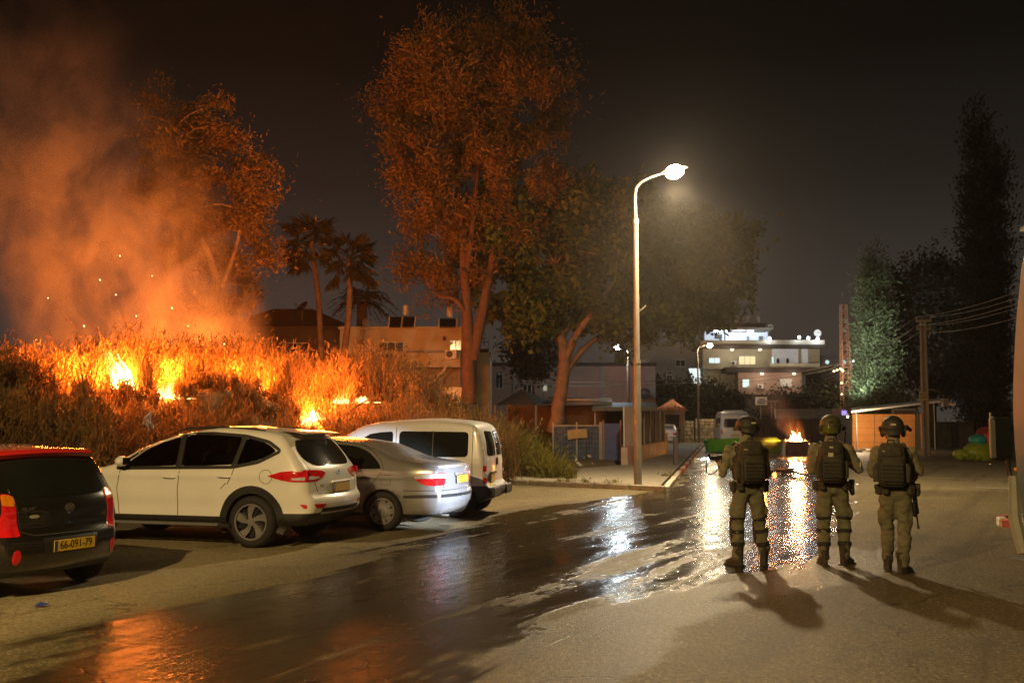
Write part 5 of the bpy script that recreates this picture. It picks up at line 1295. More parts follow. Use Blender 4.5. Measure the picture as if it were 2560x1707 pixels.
# -- the burning brush: one uncountable mass of dry stems
def brush(name, spots, m, label, cat, hmul=1.0, stems=16, lpw=14, lw=.024, ll=.15, lean=.35):
    C = []; D = []; L_ = []; Wd = []; SV = []; SF = []
    for (x, y, z, h) in spots:
        for s_ in range(stems):
            az = rng.random() * 6.283; le = abs(rng.normal()) * lean; hh = h * hmul * (.55 + .5 * rng.random())
            top = np.array([x + math.cos(az) * le * hh, y + math.sin(az) * le * hh, z + hh]); b0 = np.array([x + rng.normal() * .12, y + rng.normal() * .12, z - .05]); md = (b0 + top) / 2 + np.array([math.cos(az), math.sin(az), 0]) * -.08 * hh
            o = len(SV); w_ = .012
            for p, ww in ((b0, w_), (md, w_ * .8), (top, .003)):
                for k in range(3): SV.append((p[0] + ww * math.cos(k * 2.094), p[1] + ww * math.sin(k * 2.094), p[2]))
            for i in range(2):
                for k in range(3): SF.append((o + i * 3 + k, o + i * 3 + (k + 1) % 3, o + i * 3 + 3 + (k + 1) % 3, o + i * 3 + 3 + k))
            for j in range(lpw):
                q = .25 + .75 * rng.random(); p = b0 * (1 - q) ** 2 + 2 * md * q * (1 - q) + top * q * q + rng.normal(size=3) * .05
                dv = (top - b0) / hh + rng.normal(size=3) * .5
                C.append(p); D.append(dv); L_.append(ll * (.5 + rng.random())); Wd.append(lw * (.5 + rng.random()))
    o = leaves(name, np.array(C), np.array(D), np.array(L_), np.array(Wd), m)
    bm = bmesh.new(); bm.from_mesh(o.data); tm = bpy.data.meshes.new('s'); tm.from_pydata(SV, [], SF); bm.from_mesh(tm); bm.to_mesh(o.data); bm.free(); bpy.data.meshes.remove(tm)
    return tag(o, label, cat, kind='stuff')
TOPLINE = ([-200, 0, 60, 130, 250, 330, 420, 520, 600, 680, 740, 800, 860, 940, 1000, 1050, 1100, 1150, 1220], [850, 850, 850, 870, 830, 815, 840, 835, 835, 850, 880, 915, 880, 850, 870, 905, 950, 985, 1020])
spots = []
tries = 0
while len(spots) < 1000 and tries < 9000:
    tries += 1
    x = random.uniform(-19, .2); y = random.uniform(15.5, 33)
    h, q = bank_h(x, y)
    if q < .1 or q > 6.3: continue
    mound = math.exp(-(((x + 6.1) * .5 + (y - 22.6) * .865) / 1.9) ** 2 - (((x + 6.1) * -.865 + (y - 22.6) * .5) / 1.25) ** 2)
    if mound > .45 and random.random() < .8: continue
    px = 1280 + F * x / y
    ty = np.interp(px, *TOPLINE); ztop = at(px, ty, y).z + random.uniform(-.55, .1)
    hh = ztop - h
    if q < 2.5: hh = min(hh, max(.22, 2.35 - h) * random.uniform(.5, 1.0))
    hh = min(hh, 2.6)
    if hh < .25: continue
    if px > 980 and random.random() < (px - 980) / 420: continue
    if any(abs(px - fx) < fw and y < fy + .3 and ztop > at(fx, fb, y).z for fx, fb, fw, fy in ((292, 985, 34, 21.4), (415, 1000, 40, 21.0), (658, 985, 26, 25.0), (785, 1040, 28, 24.4))): continue
    spots.append((x, y, h, hh))
for _ in range(260):
    x = random.uniform(-9.5, -2.5); y = random.uniform(19.5, 25.5); h, q = bank_h(x, y)
    if q > -.2: spots.append((x, y, h, random.uniform(.18, .5)))
brush('dry_brush', spots, BRUSH, 'tall dry brush on the bank, burning behind the parked cars', 'brush')
spots = []
for _ in range(330):
    px = random.uniform(1090, 1425); y = random.uniform(26.5, 33.5); x = (px - 1280) / F * y; h, q = bank_h(x, y)
    if y < 29.3 - .5 * (x + .3) + .9: continue
    ty = np.interp(px, [1090, 1180, 1260, 1330, 1400, 1430], [985, 1040, 1055, 1095, 1140, 1170]); hh = min(1.7, at(px, ty, y).z - h + random.uniform(-.3, .05))
    if hh > .15: spots.append((x, y, h, hh))
brush('green_scrub', spots, GREENB, 'yellow green scrub growing between the van and the blue fence', 'scrub', 1.0, 16, 11, .022, .16, .55)
spots = []
for (px, py, r_) in ((1430, 1216, .35), (1500, 1218, .45), (1345, 1200, .3), (1405, 1198, .25), (1668, 1200, .18), (1860, 1134, .2)):
    g = G(px, py)
    for _ in range(10): spots.append((g.x + random.uniform(-r_, r_), g.y + random.uniform(-.2, .2), .01, random.uniform(.08, .22)))
brush('weeds', spots, GREENB, 'small green weeds growing along the kerb and gutter', 'weeds', 1.0, 9, 4, .02, .10, .7)
# dead branches thrown in front of the brush
for i, (p0, p1, p2) in enumerate((((830, 1060), (900, 1010), (960, 985)), ((850, 1075), (838, 1020), (848, 985)), ((1010, 1060), (1060, 1030), (1100, 1042)), ((700, 1010), (712, 960), (705, 900)), ((120, 1010), (110, 950), (112, 860)))):
    y = 24.2 + i * .3; m = MB(); P = catmull([at(*p0, y), at(*p1, y + .2), at(*p2, y + .1)], 5); m.tube(P, list(np.linspace(.035, .008, len(P))), 6)
    tag(m.build('dead_branch', BARK2, None, smooth=True), 'bare dead branch sticking out of the burning brush', 'branch', 'dead branches in the brush')
# plastic bag caught in the brush
b = MB(); c_ = at(372, 1055, 19.2); rows = []
for i in range(7):
    rows.append([(c_.x + (.07 + .04 * math.sin(i * 2.1 + 3 * t)) * math.cos(t) * (1 - abs(i - 3) / 4.2) + .05 * math.sin(i * 1.3), c_.y + .05 * math.sin(t), c_.z + (i - 3) * .06 + .035 * math.sin(3 * t + i)) for t in np.linspace(0, 6.283, 12)[:-1]])
b.grid(rows, closed=True); tag(b.build('plastic_bag', mat('bag', (.42, .40, .46), .5, 0, .2, 12), smooth=True), 'pale plastic bag caught in the brush above the white crossover', 'bag')

# ------------------------------------------------------------------ fire
def flame_material(name, strength, c_in=(1., .60, .20), c_out=(1., .20, .02)):
    m, nt, out = new_mat(name); N = nt.nodes.new; L = nt.links.new
    tc = N('ShaderNodeTexCoord'); n = N('ShaderNodeTexNoise'); n.inputs['Scale'].default_value = 2.4; n.inputs['Detail'].default_value = 5; n.inputs['Roughness'].default_value = .6; L(tc.outputs['Object'], n.inputs['Vector'])
    r = N('ShaderNodeValToRGB'); L(n.outputs[0], r.inputs[0]); r.color_ramp.elements[0].position = .38; r.color_ramp.elements[0].color = (*c_out, 1); r.color_ramp.elements[1].position = .56; r.color_ramp.elements[1].color = (*c_in, 1)
    s_ = N('ShaderNodeMapRange'); L(n.outputs[0], s_.inputs[0]); s_.inputs[1].default_value = .34; s_.inputs[2].default_value = .6; s_.inputs[3].default_value = strength * .10; s_.inputs[4].default_value = strength
    e_ = N('ShaderNodeEmission'); L(r.outputs[0], e_.inputs[0]); L(s_.outputs[0], e_.inputs[1]); L(e_.outputs[0], out.inputs['Volume'])
    return m
FLAME = flame_material('flame', 34.)
def flame(label, base, h, w_, n=5, seed=1, light=0., lift=.5, col=(1., .20, .021), lean=(0, 0), group='flames in the burning brush', lr=.35):
    base = Vector(base); root = thing('flames', label, 'fire', base, group=group); rr = random.Random(seed)
    n = n * 2 + 3
    for i in range(n):
        m = MB(); x0 = rr.gauss(0, .36) * w_; y0 = rr.uniform(-.2, .2); big = max(.15, 1 - abs(x0) / w_ * 1.2); hh = h * rr.uniform(.35, 1.) * big; r0 = w_ * rr.uniform(.07, .17); ph = rr.uniform(0, 6)
        cw = [rr.uniform(.6, 1.35) for _ in range(9)]; pts = []
        rows = []
        for k in range(10):
            q = k / 9; cx_ = x0 + lean[0] * q * hh + .10 * hh * math.sin(q * 6 + ph) * q; cy_ = y0 + .08 * math.cos(q * 5 + ph) * q; rad = max(.004, r0 * (.55 + .9 * math.sin(min(1, q * 2.4) * math.pi / 2)) * (1 - q) ** 1.25)
            rows.append([(cx_ + rad * cw[t_ % 9] * (1 + .35 * math.sin(q * 11 + t_ * 2.1 + ph)) * math.cos(t_ * 2 * math.pi / 9), cy_ + rad * cw[(t_ + 4) % 9] * math.sin(t_ * 2 * math.pi / 9), hh * q - .06 - .05 * big) for t_ in range(9)])
        m.grid(rows, closed=True); m.add(rows[0], [tuple(range(9))[::-1]]); m.add(rows[-1], [tuple(range(9))]); m.build('flame_tongue', FLAME, root, smooth='all')
    if light:
        l_ = bpy.data.lights.new('fire_light', 'POINT'); l_.energy = light; l_.color = col; l_.shadow_soft_size = lr
        lo = bpy.data.objects.new('fire_light', l_); COL.objects.link(lo); lo.parent = root; lo.location = (0, 0, lift)
    return root
def on_bank(px, py, y): return at(px, py, y)
flame('brightest tall flames in the brush above the black hatchback', on_bank(292, 968, 21.5), 1.3, .80, 14, 1, 900, .15, lean=(-.25, 0))
flame('flames low in the brush above the bonnet of the white crossover', on_bank(412, 990, 21.6), .62, .7, 10, 2, 500, .15, lean=(.1, 0))
flame('small flames behind the dark mound', on_bank(658, 985, 25.0), .40, .40, 7, 3, 1000, .2, lean=(-.2, 0))
flame('small flames at the right foot of the dark mound', on_bank(785, 1040, 24.4), .45, .5, 7, 4, 1300, .2, lean=(-.1, 0))
for k, (px, py, y_, e_, lf, lab) in enumerate(((160, 965, 21.2, 500, .15, 'added flames in the brush left of the brightest flames'), (540, 985, 28.8, 3900, .1, 'added flames deep in the brush behind the dark mound'), (40, 955, 21.0, 450, .15, 'added flames deep in the brush at its far end'), (880, 1000, 25.6, 900, .15, 'added flames deep in the brush near the pale house'), (330, 985, 28.8, 3900, .1, 'added flames deep in the brush under the thickest smoke'), (655, 995, 29.5, 3900, .1, 'added flames deep in the brush below the hipped roof'))):  # flames added out of sight to light the trees, smoke and brush
    flame(lab, at(px, py, y_), .6, .8, 4, 20 + k, e_, lf, lr=.6)
for k, px in enumerate(range(-20, 1030, 70)):  # flames added along the bank so their lights brighten the brush
    y_ = float(np.interp(px, [0, 400, 800, 1010], [20.9, 23.2, 26.4, 28.8])) + random.uniform(-.5, .9); x_ = (px - 1280) / F * y_; h_ = bank_h(x_, y_)[0]
    dq = 3.35 - bank_h(x_, y_)[1]; x_ += NQ.x * dq; y_ += NQ.y * dq; h_ = bank_h(x_, y_)[0]
    flame('small flames added low among the dry stems to light the brush', (x_, y_, h_ + .25), random.uniform(.15, .3), .3, 1, 60 + k, 800, .35, lr=.25, group='small flames added to light the brush')
EMB = mat('ember', (1, .5, .15), .5, emit=(1., .55, .2), estr=14)
for (px, py) in ((290, 737), (517, 1000), (150, 960), (250, 700), (340, 790), (210, 815), (430, 770), (120, 745), (380, 690), (470, 815), (300, 640), (560, 860), (90, 850)):
    c_ = at(px, py, 23.5); b = MB(); b.ball((0, 0, 0), (random.uniform(.008, .02), .008, .009), 6, rot=Matrix.Rotation(R(35), 4, 'Y')); o = b.build('ember', EMB); o.location = c_; tag(o, 'glowing ember flying in the smoke above the brush', 'ember', 'flying embers')

# ------------------------------------------------------------------ smoke
def smoke_material(name, dens, col, scale, zlo, zhi, lo=.42, hi=.70, power=1.0):
    m, nt, out = new_mat(name); N = nt.nodes.new; L = nt.links.new
    tc = N('ShaderNodeTexCoord'); mp = N('ShaderNodeMapping'); mp.inputs['Scale'].default_value = (1, 1, .7); L(tc.outputs['Object'], mp.inputs[0])
    n = N('ShaderNodeTexNoise'); n.inputs['Scale'].default_value = scale; n.inputs['Detail'].default_value = 5; n.inputs['Roughness'].default_value = .58; n.inputs['Distortion'].default_value = 1.1; L(mp.outputs[0], n.inputs['Vector'])
    r = N('ShaderNodeMapRange'); r.interpolation_type = 'SMOOTHSTEP'; L(n.outputs[0], r.inputs[0]); r.inputs[1].default_value = lo; r.inputs[2].default_value = hi; r.inputs[3].default_value = .07; r.inputs[4].default_value = 1
    sx_ = N('ShaderNodeSeparateXYZ'); L(tc.outputs['Object'], sx_.inputs[0])
    z = N('ShaderNodeMapRange'); L(sx_.outputs['Z'], z.inputs[0]); z.inputs[1].default_value = zlo; z.inputs[2].default_value = zhi * .62; z.inputs[3].default_value = 1; z.inputs[4].default_value = .10
    # soft edge: attribute-free radial fade in the plume's own coordinates
    g = N('ShaderNodeAttribute'); g.attribute_name = 'dummy'
    mu = N('ShaderNodeMath'); mu.operation = 'MULTIPLY'; L(r.outputs[0], mu.inputs[0]); L(z.outputs[0], mu.inputs[1])
    return m, nt, out, mu.outputs[0], sx_, N, L
def plume(name, label, secs, dens, col, scale, lo, hi, aniso=.25):
    """secs: (x, y, z, rx, ry) relative to the base; density fades to nothing at the plume's skin"""
    base = Vector(secs[0][:3]); S = [(s_[0] - base.x, s_[1] - base.y, s_[2] - base.z, s_[3], s_[4]) for s_ in secs]
    H = S[-1][2]
    m, nt, out, val, sx_, N, L = smoke_material(name + '_volume', dens, col, scale, 0, H, lo, hi)
    def curve(k):
        c = N('ShaderNodeFloatCurve'); cv = c.mapping.curves[0]; vals = [s_[k] for s_ in S]; mn, mx = min(vals), max(vals); rg = max(mx - mn, 1e-6)
        while len(cv.points) < len(S): cv.points.new(.5, .5)
        for i, s_ in enumerate(S): cv.points[i].location = (s_[2] / H, (s_[k] - mn) / rg); cv.points[i].handle_type = 'VECTOR'
        c.mapping.update()
        q = N('ShaderNodeMath'); q.operation = 'DIVIDE'; L(sx_.outputs['Z'], q.inputs[0]); q.inputs[1].default_value = H; L(q.outputs[0], c.inputs['Value'])
        a_ = N('ShaderNodeMath'); a_.operation = 'MULTIPLY_ADD'; L(c.outputs[0], a_.inputs[0]); a_.inputs[1].default_value = rg; a_.inputs[2].default_value = mn
        return a_.outputs[0]
    def M2(op, a_, b_):
        q = N('ShaderNodeMath'); q.operation = op
        for i, v in enumerate((a_, b_)):
            if isinstance(v, (int, float)): q.inputs[i].default_value = v
            else: L(v, q.inputs[i])
        return q.outputs[0]
    dx = M2('DIVIDE', M2('SUBTRACT', sx_.outputs['X'], curve(0)), curve(3)); dy = M2('DIVIDE', M2('SUBTRACT', sx_.outputs['Y'], curve(1)), curve(4))
    rad = M2('SQRT', M2('ADD', M2('MULTIPLY', dx, dx), M2('MULTIPLY', dy, dy)), 0)
    f = N('ShaderNodeMapRange'); f.interpolation_type = 'SMOOTHSTEP'; L(rad, f.inputs[0]); f.inputs[1].default_value = .98; f.inputs[2].default_value = .35; f.inputs[3].default_value = 0; f.inputs[4].default_value = 1
    tp = N('ShaderNodeMapRange'); tp.interpolation_type = 'SMOOTHSTEP'; L(sx_.outputs['Z'], tp.inputs[0]); tp.inputs[1].default_value = H; tp.inputs[2].default_value = H * .55; tp.inputs[3].default_value = 0; tp.inputs[4].default_value = 1
    den = M2('MULTIPLY', M2('MULTIPLY', M2('MULTIPLY', val, f.outputs[0]), tp.outputs[0]), dens)
    v = N('ShaderNodeVolumeScatter'); v.inputs['Color'].default_value = (*col, 1); v.inputs['Anisotropy'].default_value = aniso; L(den, v.inputs['Density']); L(v.outputs[0], out.inputs['Volume'])
    b = MB(); rows = []
    for s_ in S:
        rows.append([(s_[0] + s_[3] * math.cos(t), s_[1] + s_[4] * math.sin(t), s_[2]) for t in np.linspace(0, 2 * math.pi, 25)[:-1]])
    b.grid(rows, closed=True); b.add(rows[0], [tuple(range(24))[::-1]]); b.add(rows[-1], [tuple(range(24))])
    o = b.build(name, m, smooth='all'); o.location = base
    return tag(o, label, 'smoke', kind='stuff')
def sec(px, py, Y, rpx, ry): 
    p = at(px, py, Y); return (p.x, p.y, p.z, rpx * Y / F, ry)
plume('smoke', 'orange lit smoke billowing up from the burning brush', [sec(390, 960, 33, 330, 2.6), sec(350, 820, 33, 350, 3.2), sec(290, 680, 33, 400, 3.6), sec(200, 520, 33, 430, 4.2), sec(120, 360, 33, 430, 4.6), sec(60, 180, 33, 400, 4.6), sec(20, -60, 33, 360, 4.6)], 1.9, (.74, .66, .56), .55, .45, .60)

plume('lamp_halo_smoke', 'faint smoke added round the tall street lamp for its halo', [sec(1690, 900, 27.5, 260, 1.6), sec(1690, 740, 27.5, 420, 3.2), sec(1690, 580, 27.5, 520, 4.0), sec(1685, 430, 27.5, 560, 4.2), sec(1685, 270, 27.5, 520, 4.0), sec(1685, 110, 27.5, 400, 3.0), sec(1685, -60, 27.5, 220, 1.6)], .010, (.86, .82, .78), .22, .22, .72)  # smoke volume added round the lamp to carry its glare halo
# ================================================================== buildings and street furniture
def pb(mb, px0, px1, py0, py1, Y, dp, mi=0, ch=0., ground=False):
    """box whose front face at depth Y covers the given photo rectangle"""
    a_ = at(px0, py0, Y); c_ = at(px1, py1, Y); z1 = a_.z; z0 = 0. if ground else c_.z
    return mb.box(((a_.x + c_.x) / 2, Y + dp / 2, (z0 + z1) / 2), (abs(c_.x - a_.x), dp, z1 - z0), mi=mi, ch=ch)
def part(name, m, parent, *args, **k):
    return pb(MB(), *args, **k).build(name, m, parent)
STUCCO = mat('pale_stucco', (.42, .38, .29), .9, 0, .14, 1.2, bump=.2, bscale=30)
STUCCO2 = mat('pink_stucco', (.36, .235, .18), .9, 0, .14, 1.0, bump=.2, bscale=30)
STUCCO3 = mat('grey_stucco', (.30, .28, .25), .9, 0, .14, .8, bump=.2, bscale=30)
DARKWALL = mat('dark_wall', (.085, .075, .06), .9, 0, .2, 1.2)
ROOFT = mat('dark_roof', (.045, .03, .024), .8, 0, .25, 5)
WHITEM = mat('white_metal', (.62, .60, .56), .5, 0, .1, 6)
GREYM = mat('grey_metal', (.22, .21, .19), .5, .2, .15, 6)
RUST = mat('rust_steel', (.26, .12, .07), .8, 0, .3, 8)
DKGLASS = mat('dark_pane', (.012, .013, .015), .12, 0, .2, 3)
SOLAR = mat('solar_glass', (.008, .010, .014), .12, 0, .2, 3)
CONC = mat('concrete', (.26, .235, .19), .9, 0, .2, 2.5, bump=.3, bscale=30)
LITC = mat('room_glow_cool', (.7, .75, .8), .8, emit=(.62, .78, 1.), estr=.75)
LITC2 = mat('lit_pane_cyan', (.5, .7, .7), .8, emit=(.60, .86, .88), estr=1.0)
LITW = mat('lit_pane_warm', (.7, .65, .4), .8, emit=(.95, .86, .50), estr=.62)
LITB = mat('lamp_cool', (.9, .9, .9), .5, emit=(.80, .90, 1.), estr=7)
LITWARM = mat('lamp_warm', (.9, .85, .7), .5, emit=(1., .80, .50), estr=40)
def window(parent, px0, px1, py0, py1, Y, glass=DKGLASS, frame=WHITEM, bars=1):
    s_ = 1.6
    w_ = part('window', glass, parent, px0, px1, py0, py1, Y - .03, .05)
    for a0, a1, b0, b1 in ((px0 - s_, px1 + s_, py0 - s_, py0), (px0 - s_, px1 + s_, py1, py1 + s_), (px0 - s_, px0, py0, py1), (px1, px1 + s_, py0, py1)): part('frame', frame, w_, a0, a1, b0, b1, Y - .07, .08)
    for k in range(bars):
        x = px0 + (px1 - px0) * (k + 1) / (bars + 1); part('mullion', frame, w_, x - s_ / 2, x + s_ / 2, py0, py1, Y - .06, .05)
    return w_
def tank(label, px, py0, py1, wpx, Y, m):
    t = thing('water_tank', label, 'water tank', at(px, py1, Y)); h = at(px, py0, Y).z - at(px, py1, Y).z; r = wpx / 2 * Y / F
    b = MB(); b.lathe([(r * .9, 0), (r, .04), (r, h - .08), (r * .8, h - .02), (r * .3, h), (0, h)], 16); b.build('drum', m, t, smooth=40)
    for k in range(3): MB().tube([(r * .7 * math.cos(k * 2.1), r * .7 * math.sin(k * 2.1), -.35), (r * .7 * math.cos(k * 2.1), r * .7 * math.sin(k * 2.1), .02)], .03, 6).build('stand_leg', GREYM, t)
    MB().tube(catmull([(r, 0, h * .7), (r + .25, 0, h * .55), (r + .35, 0, .0), (r + .3, 0, -.3)], 4), .015, 5).build('pipe', GREYM, t)
    return t
def solar(label, px0, px1, py0, py1, Y):
    t = thing('solar_panel', label, 'solar panel', at((px0 + px1) / 2, py1, Y), group='solar panels on the pale flat roof'); w_ = (px1 - px0) * Y / F; h = (py1 - py0) * Y / F
    rx = Matrix.Rotation(R(-42), 4, 'X'); L_ = h / math.sin(R(48)); b = MB(); b.box((0, h * .45, h / 2), (w_, L_, .06), Matrix.Rotation(R(48), 4, 'X'), ch=.01); b.build('panel', SOLAR, t)
    for sg in (-1, 1): MB().box((sg * (w_ / 2 + .02), h * .45, h / 2), (.05, L_, .07), Matrix.Rotation(R(48), 4, 'X')).build('panel_frame', WHITEM, t); MB().tube([(sg * w_ * .4, h * .85, 0), (sg * w_ * .4, h * .85, h * .85)], .02, 5).build('prop', GREYM, t)
    return t
def dish(label, px, py, rpx, Y, m, face=(.3, -1, .5), group=None):
    r = rpx * Y / F; p = at(px, py, Y); t = thing('satellite_dish', label, 'satellite dish', p, group=group)
    q = Vector(face).to_track_quat('Z', 'Y').to_matrix().to_4x4(); b = MB(); b.lathe([(0, 0), (r * .4, .03 * r), (r * .75, .12 * r), (r, .24 * r), (r * 1.01, .22 * r), (r * .75, .09 * r), (r * .4, -.01 * r), (0, -.04 * r)], 24, xf=q, cap=False); b.build('reflector', m, t, smooth=60)
    tip = q @ Vector((0, 0, r * .9)); MB().tube([q @ Vector((r * .9, 0, .2 * r)), tip], .02, 5).build('feed_arm', GREYM, t); MB().ball(tip, .06, 8).build('feed_horn', GREYM, t)
    MB().tube([(0, 0, 0), (0, .1, -r * .5), (0, .1, -r * 1.5)], .04, 6).build('mast', GREYM, t)
    return t
def ac_unit(parent, px, py, Y, w_=.55):
    p = at(px, py, Y); b = MB(Matrix.Translation(p)); b.box((0, -.14, 0), (w_, .26, .42), ch=.03); o = b.build('air_conditioner', WHITEM, parent); o_ = MB(Matrix.Translation(p)); o_.lathe([(.16, 0), (.16, .02), (.14, .02), (.14, .005), (0, .005)], 18, xf=Matrix.Translation((-.07, -.275, 0)) @ Matrix.Rotation(R(90), 4, 'X')); o_.build('fan_grille', PLASTIC, o)

# -- dark house with a hipped roof behind the palms
Y = 56.
h = thing('dark_house', 'unlit house with dark hipped roof behind the fan palms', 'house', (0, 0, 0))
part('wall', DARKWALL, h, 560, 862, 818, 1040, Y, 8)
e0, e1 = at(545, 816, Y - .4), at(880, 816, Y - .4); rz = at(700, 772, Y + 4).z
b = MB(); b.add([(e0.x, Y - .4, e0.z), (e1.x, Y - .4, e0.z), (e1.x, Y + 8.4, e0.z), (e0.x, Y + 8.4, e0.z), (at(640, 780, Y).x, Y + 4, rz), (at(745, 780, Y).x, Y + 4, rz)], [(0, 1, 5, 4), (1, 2, 5), (2, 3, 4, 5), (3, 0, 4), (0, 3, 2, 1)]); b.build('roof', ROOFT, h)
part('eave', DARKWALL, h, 545, 880, 816, 820, Y - .4, .3)
window(h, 715, 770, 858, 885, Y); window(h, 620, 660, 858, 885, Y)
dish('big black satellite dish on the dark hipped roof', 755, 775, 24, 57., PLASTIC, (-.6, -.5, .6))
# -- pale flat-roofed house
Y = 50.
h = thing('flat_roofed_house', 'pale two storey house with flat roof behind the brush', 'house', (0, 0, 0))
part('upper_wall', STUCCO, h, 850, 1162, 823, 885, Y, 9)
part('lower_wall', STUCCO3, h, 850, 1150, 914, 1060, Y + .5, 8)
part('parapet', STUCCO, h, 846, 1165, 816, 823, Y - .12, 9.2)
part('balcony_wall', STUCCO, h, 985, 1150, 881, 914, Y - 1.1, 1.1); part('balcony_floor', STUCCO, h, 985, 1150, 914, 918, Y - 1.1, 1.6)
window(h, 1126, 1152, 851, 875, Y, bars=1); window(h, 948, 1008, 856, 878, Y, bars=2)
part('vent', DARKWALL, h, 1107, 1115, 841, 851, Y - .05, .08)
p0, p1 = at(1159, 818, Y - .14), at(1159, 950, Y - .14); MB().tube([p0, p1], .075, 8).build('downpipe', WHITEM, h, smooth=True)
MB().tube([at(1117, 915, Y - 1.3), at(1078, 962, Y - 1.3)], .05, 6).build('stair_rail', WHITEM, h); ac_unit(h, 1128, 886, Y - 1.15)
part('garden_wall', mat('whitewash', (.55, .54, .46), .9, 0, .25, 2), h, 1100, 1160, 968, 1010, Y - 6, .25)
solar('pair half of a solar panel leaning against the taller white tank', 972, 1002, 790, 818, 49.5); solar('solar panel under the taller white tank, beside its twin', 1005, 1035, 790, 818, 49.5); solar('solar panel on the corner of the pale roof by the split trunk', 1098, 1140, 795, 818, 49.5)
tank('white water tank standing above the paired solar panels', 1014, 762, 790, 15, 51., WHITEM); tank('white water tank behind the single solar panel', 1124, 766, 795, 15, 51., WHITEM); tank('small blue grey water tank at the left of the pale roof', 914, 796, 818, 17, 50.5, mat('blue_tank', (.30, .36, .42), .5))
# -- small parapet house right of the split trunk
Y = 55.
h = thing('small_house', 'small beige house corner with a roof terrace behind the split trunk', 'house', (0, 0, 0)); part('wall', STUCCO, h, 1188, 1224, 888, 1060, Y, 6); part('cornice', STUCCO, h, 1186, 1227, 881, 888, Y - .15, 6.2); part('terrace_rail', GREYM, h, 1196, 1222, 853, 855, Y + 1, .05)
for x in (1197, 1209, 1221): part('rail_post', GREYM, h, x, x + 1.6, 855, 881, Y + 1, .05)
part('terrace_plants', DRK, h, 1198, 1222, 872, 881, Y + .6, .5)
dish('white satellite dish behind the split trunk', 1203, 830, 9, 55., WHITEM, (.6, -1, .2))
# -- long pink building
Y = 76.
h = thing('long_low_building', 'long low pink rendered building behind the forked tree', 'building', (0, 0, 0)); part('wall', STUCCO2, h, 1228, 1638, 914, 1060, Y, 9); part('roof_edge', ROOFT, h, 1222, 1642, 906, 914, Y - .4, 10)
part('corner_pilaster', STUCCO3, h, 1612, 1640, 916, 1060, Y - .15, .3); part('corner_pilaster', STUCCO3, h, 1500, 1512, 916, 1060, Y - .12, .3); part('corner_pilaster', STUCCO3, h, 1282, 1290, 916, 1060, Y - .12, .3)
window(h, 1358, 1367, 962, 976, Y, mat('lit_small_pane', (.6, .6, .5), .8, emit=(.8, .78, .55), estr=.35), bars=0); window(h, 1308, 1328, 962, 1000, Y); window(h, 1240, 1256, 935, 970, Y)
dish('large dark satellite dish standing at the end of the pink building', 1612, 985, 15, 74., PLASTIC, (-.3, -1, .25))
# -- grey hazy building
Y = 104.
h = thing('grey_building', 'hazy grey building behind the far warm street lamp', 'building', (0, 0, 0)); part('wall', STUCCO3, h, 1560, 1775, 862, 1070, Y, 10); part('parapet', STUCCO3, h, 1556, 1778, 856, 862, Y - .2, 10.4); part('roof_room', STUCCO3, h, 1575, 1650, 835, 858, Y + 4, 4)
window(h, 1668, 1680, 938, 955, Y); window(h, 1690, 1712, 900, 915, Y); window(h, 1600, 1622, 900, 915, Y)
lp = thing('lit_stairs', 'slanted white pane of lit stairs glowing beside the far warm lamp', 'awning', (0, 0, 0)); Y = 100.  # slanted glowing pane standing for lit stairs
b = MB(); q = [at(1722, 921, Y), at(1750, 921, Y), at(1752, 962, Y), at(1737, 962, Y)]; b.add([tuple(p) for p in q] + [tuple(p + Vector((0, .15, 0))) for p in q], [(0, 1, 2, 3), (7, 6, 5, 4), (0, 4, 5, 1), (1, 5, 6, 2), (2, 6, 7, 3), (3, 7, 4, 0)]); b.build('panel', mat('glow_stairs', (.8, .85, .85), .8, emit=(.75, .92, .95), estr=1.1), lp)
part('bracket', GREYM, lp, 1752, 1754, 915, 1000, Y + .2, .1)
# -- tall lit house
Y = 100.
h = thing('tall_house', 'three storey pale house with brightly lit roof terrace', 'house', (0, 0, 0))
part('second_storey', STUCCO, h, 1757, 2050, 869, 922, Y, 12); part('roof_slab', STUCCO, h, 1752, 2062, 850, 861, Y - 1.2, 13.5); part('slab_edge', ROOFT, h, 1752, 2064, 861, 870, Y - 1.3, 13.6)
part('mid_slab', ROOFT, h, 1815, 2072, 918, 930, Y - 1.3, 13.6); part('first_storey', STUCCO2, h, 1845, 2005, 930, 986, Y - .3, 12); part('ground_storey', DARKWALL, h, 1860, 2080, 986, 1080, Y + .3, 11); part('mid_wall', STUCCO, h, 1757, 1845, 922, 1000, Y + 1.2, 10)
# terrace room: back wall, roof, posts; lamps inside, wall and screen also glow in place of lamplight
part('terrace_back_wall', LITC, h, 1762, 1922, 826, 852, Y + 3.0, .2); part('terrace_roof', STUCCO3, h, 1756, 1932, 818, 824, Y - .2, 5); part('terrace_screen', LITC, h, 1762, 1784, 826, 850, Y + .4, .1)
for x in (1757, 1811, 1920): part('terrace_post', GREYM, h, x, x + 3, 824, 850, Y, .2)
part('terrace_unit', DARKWALL, h, 1788, 1806, 836, 847, Y + 1.5, .5); part('terrace_door', STUCCO3, h, 1868, 1873, 840, 852, Y + 2.6, .3); part('terrace_door', STUCCO3, h, 1898, 1908, 840, 852, Y + 2.6, .3)
for x0, x1 in ((1785, 1806), (1816, 1826), (1872, 1884)): part('ceiling_lamp', LITB, h, x0, x1, 825, 829, Y + .6, .4)
for x, y in ((1924, 846), (1998, 843), (2021, 845), (2044, 847)): MB().ball(at(x, y, Y - 1.3), .15, 10).build('parapet_lamp', LITB, h, smooth=True)
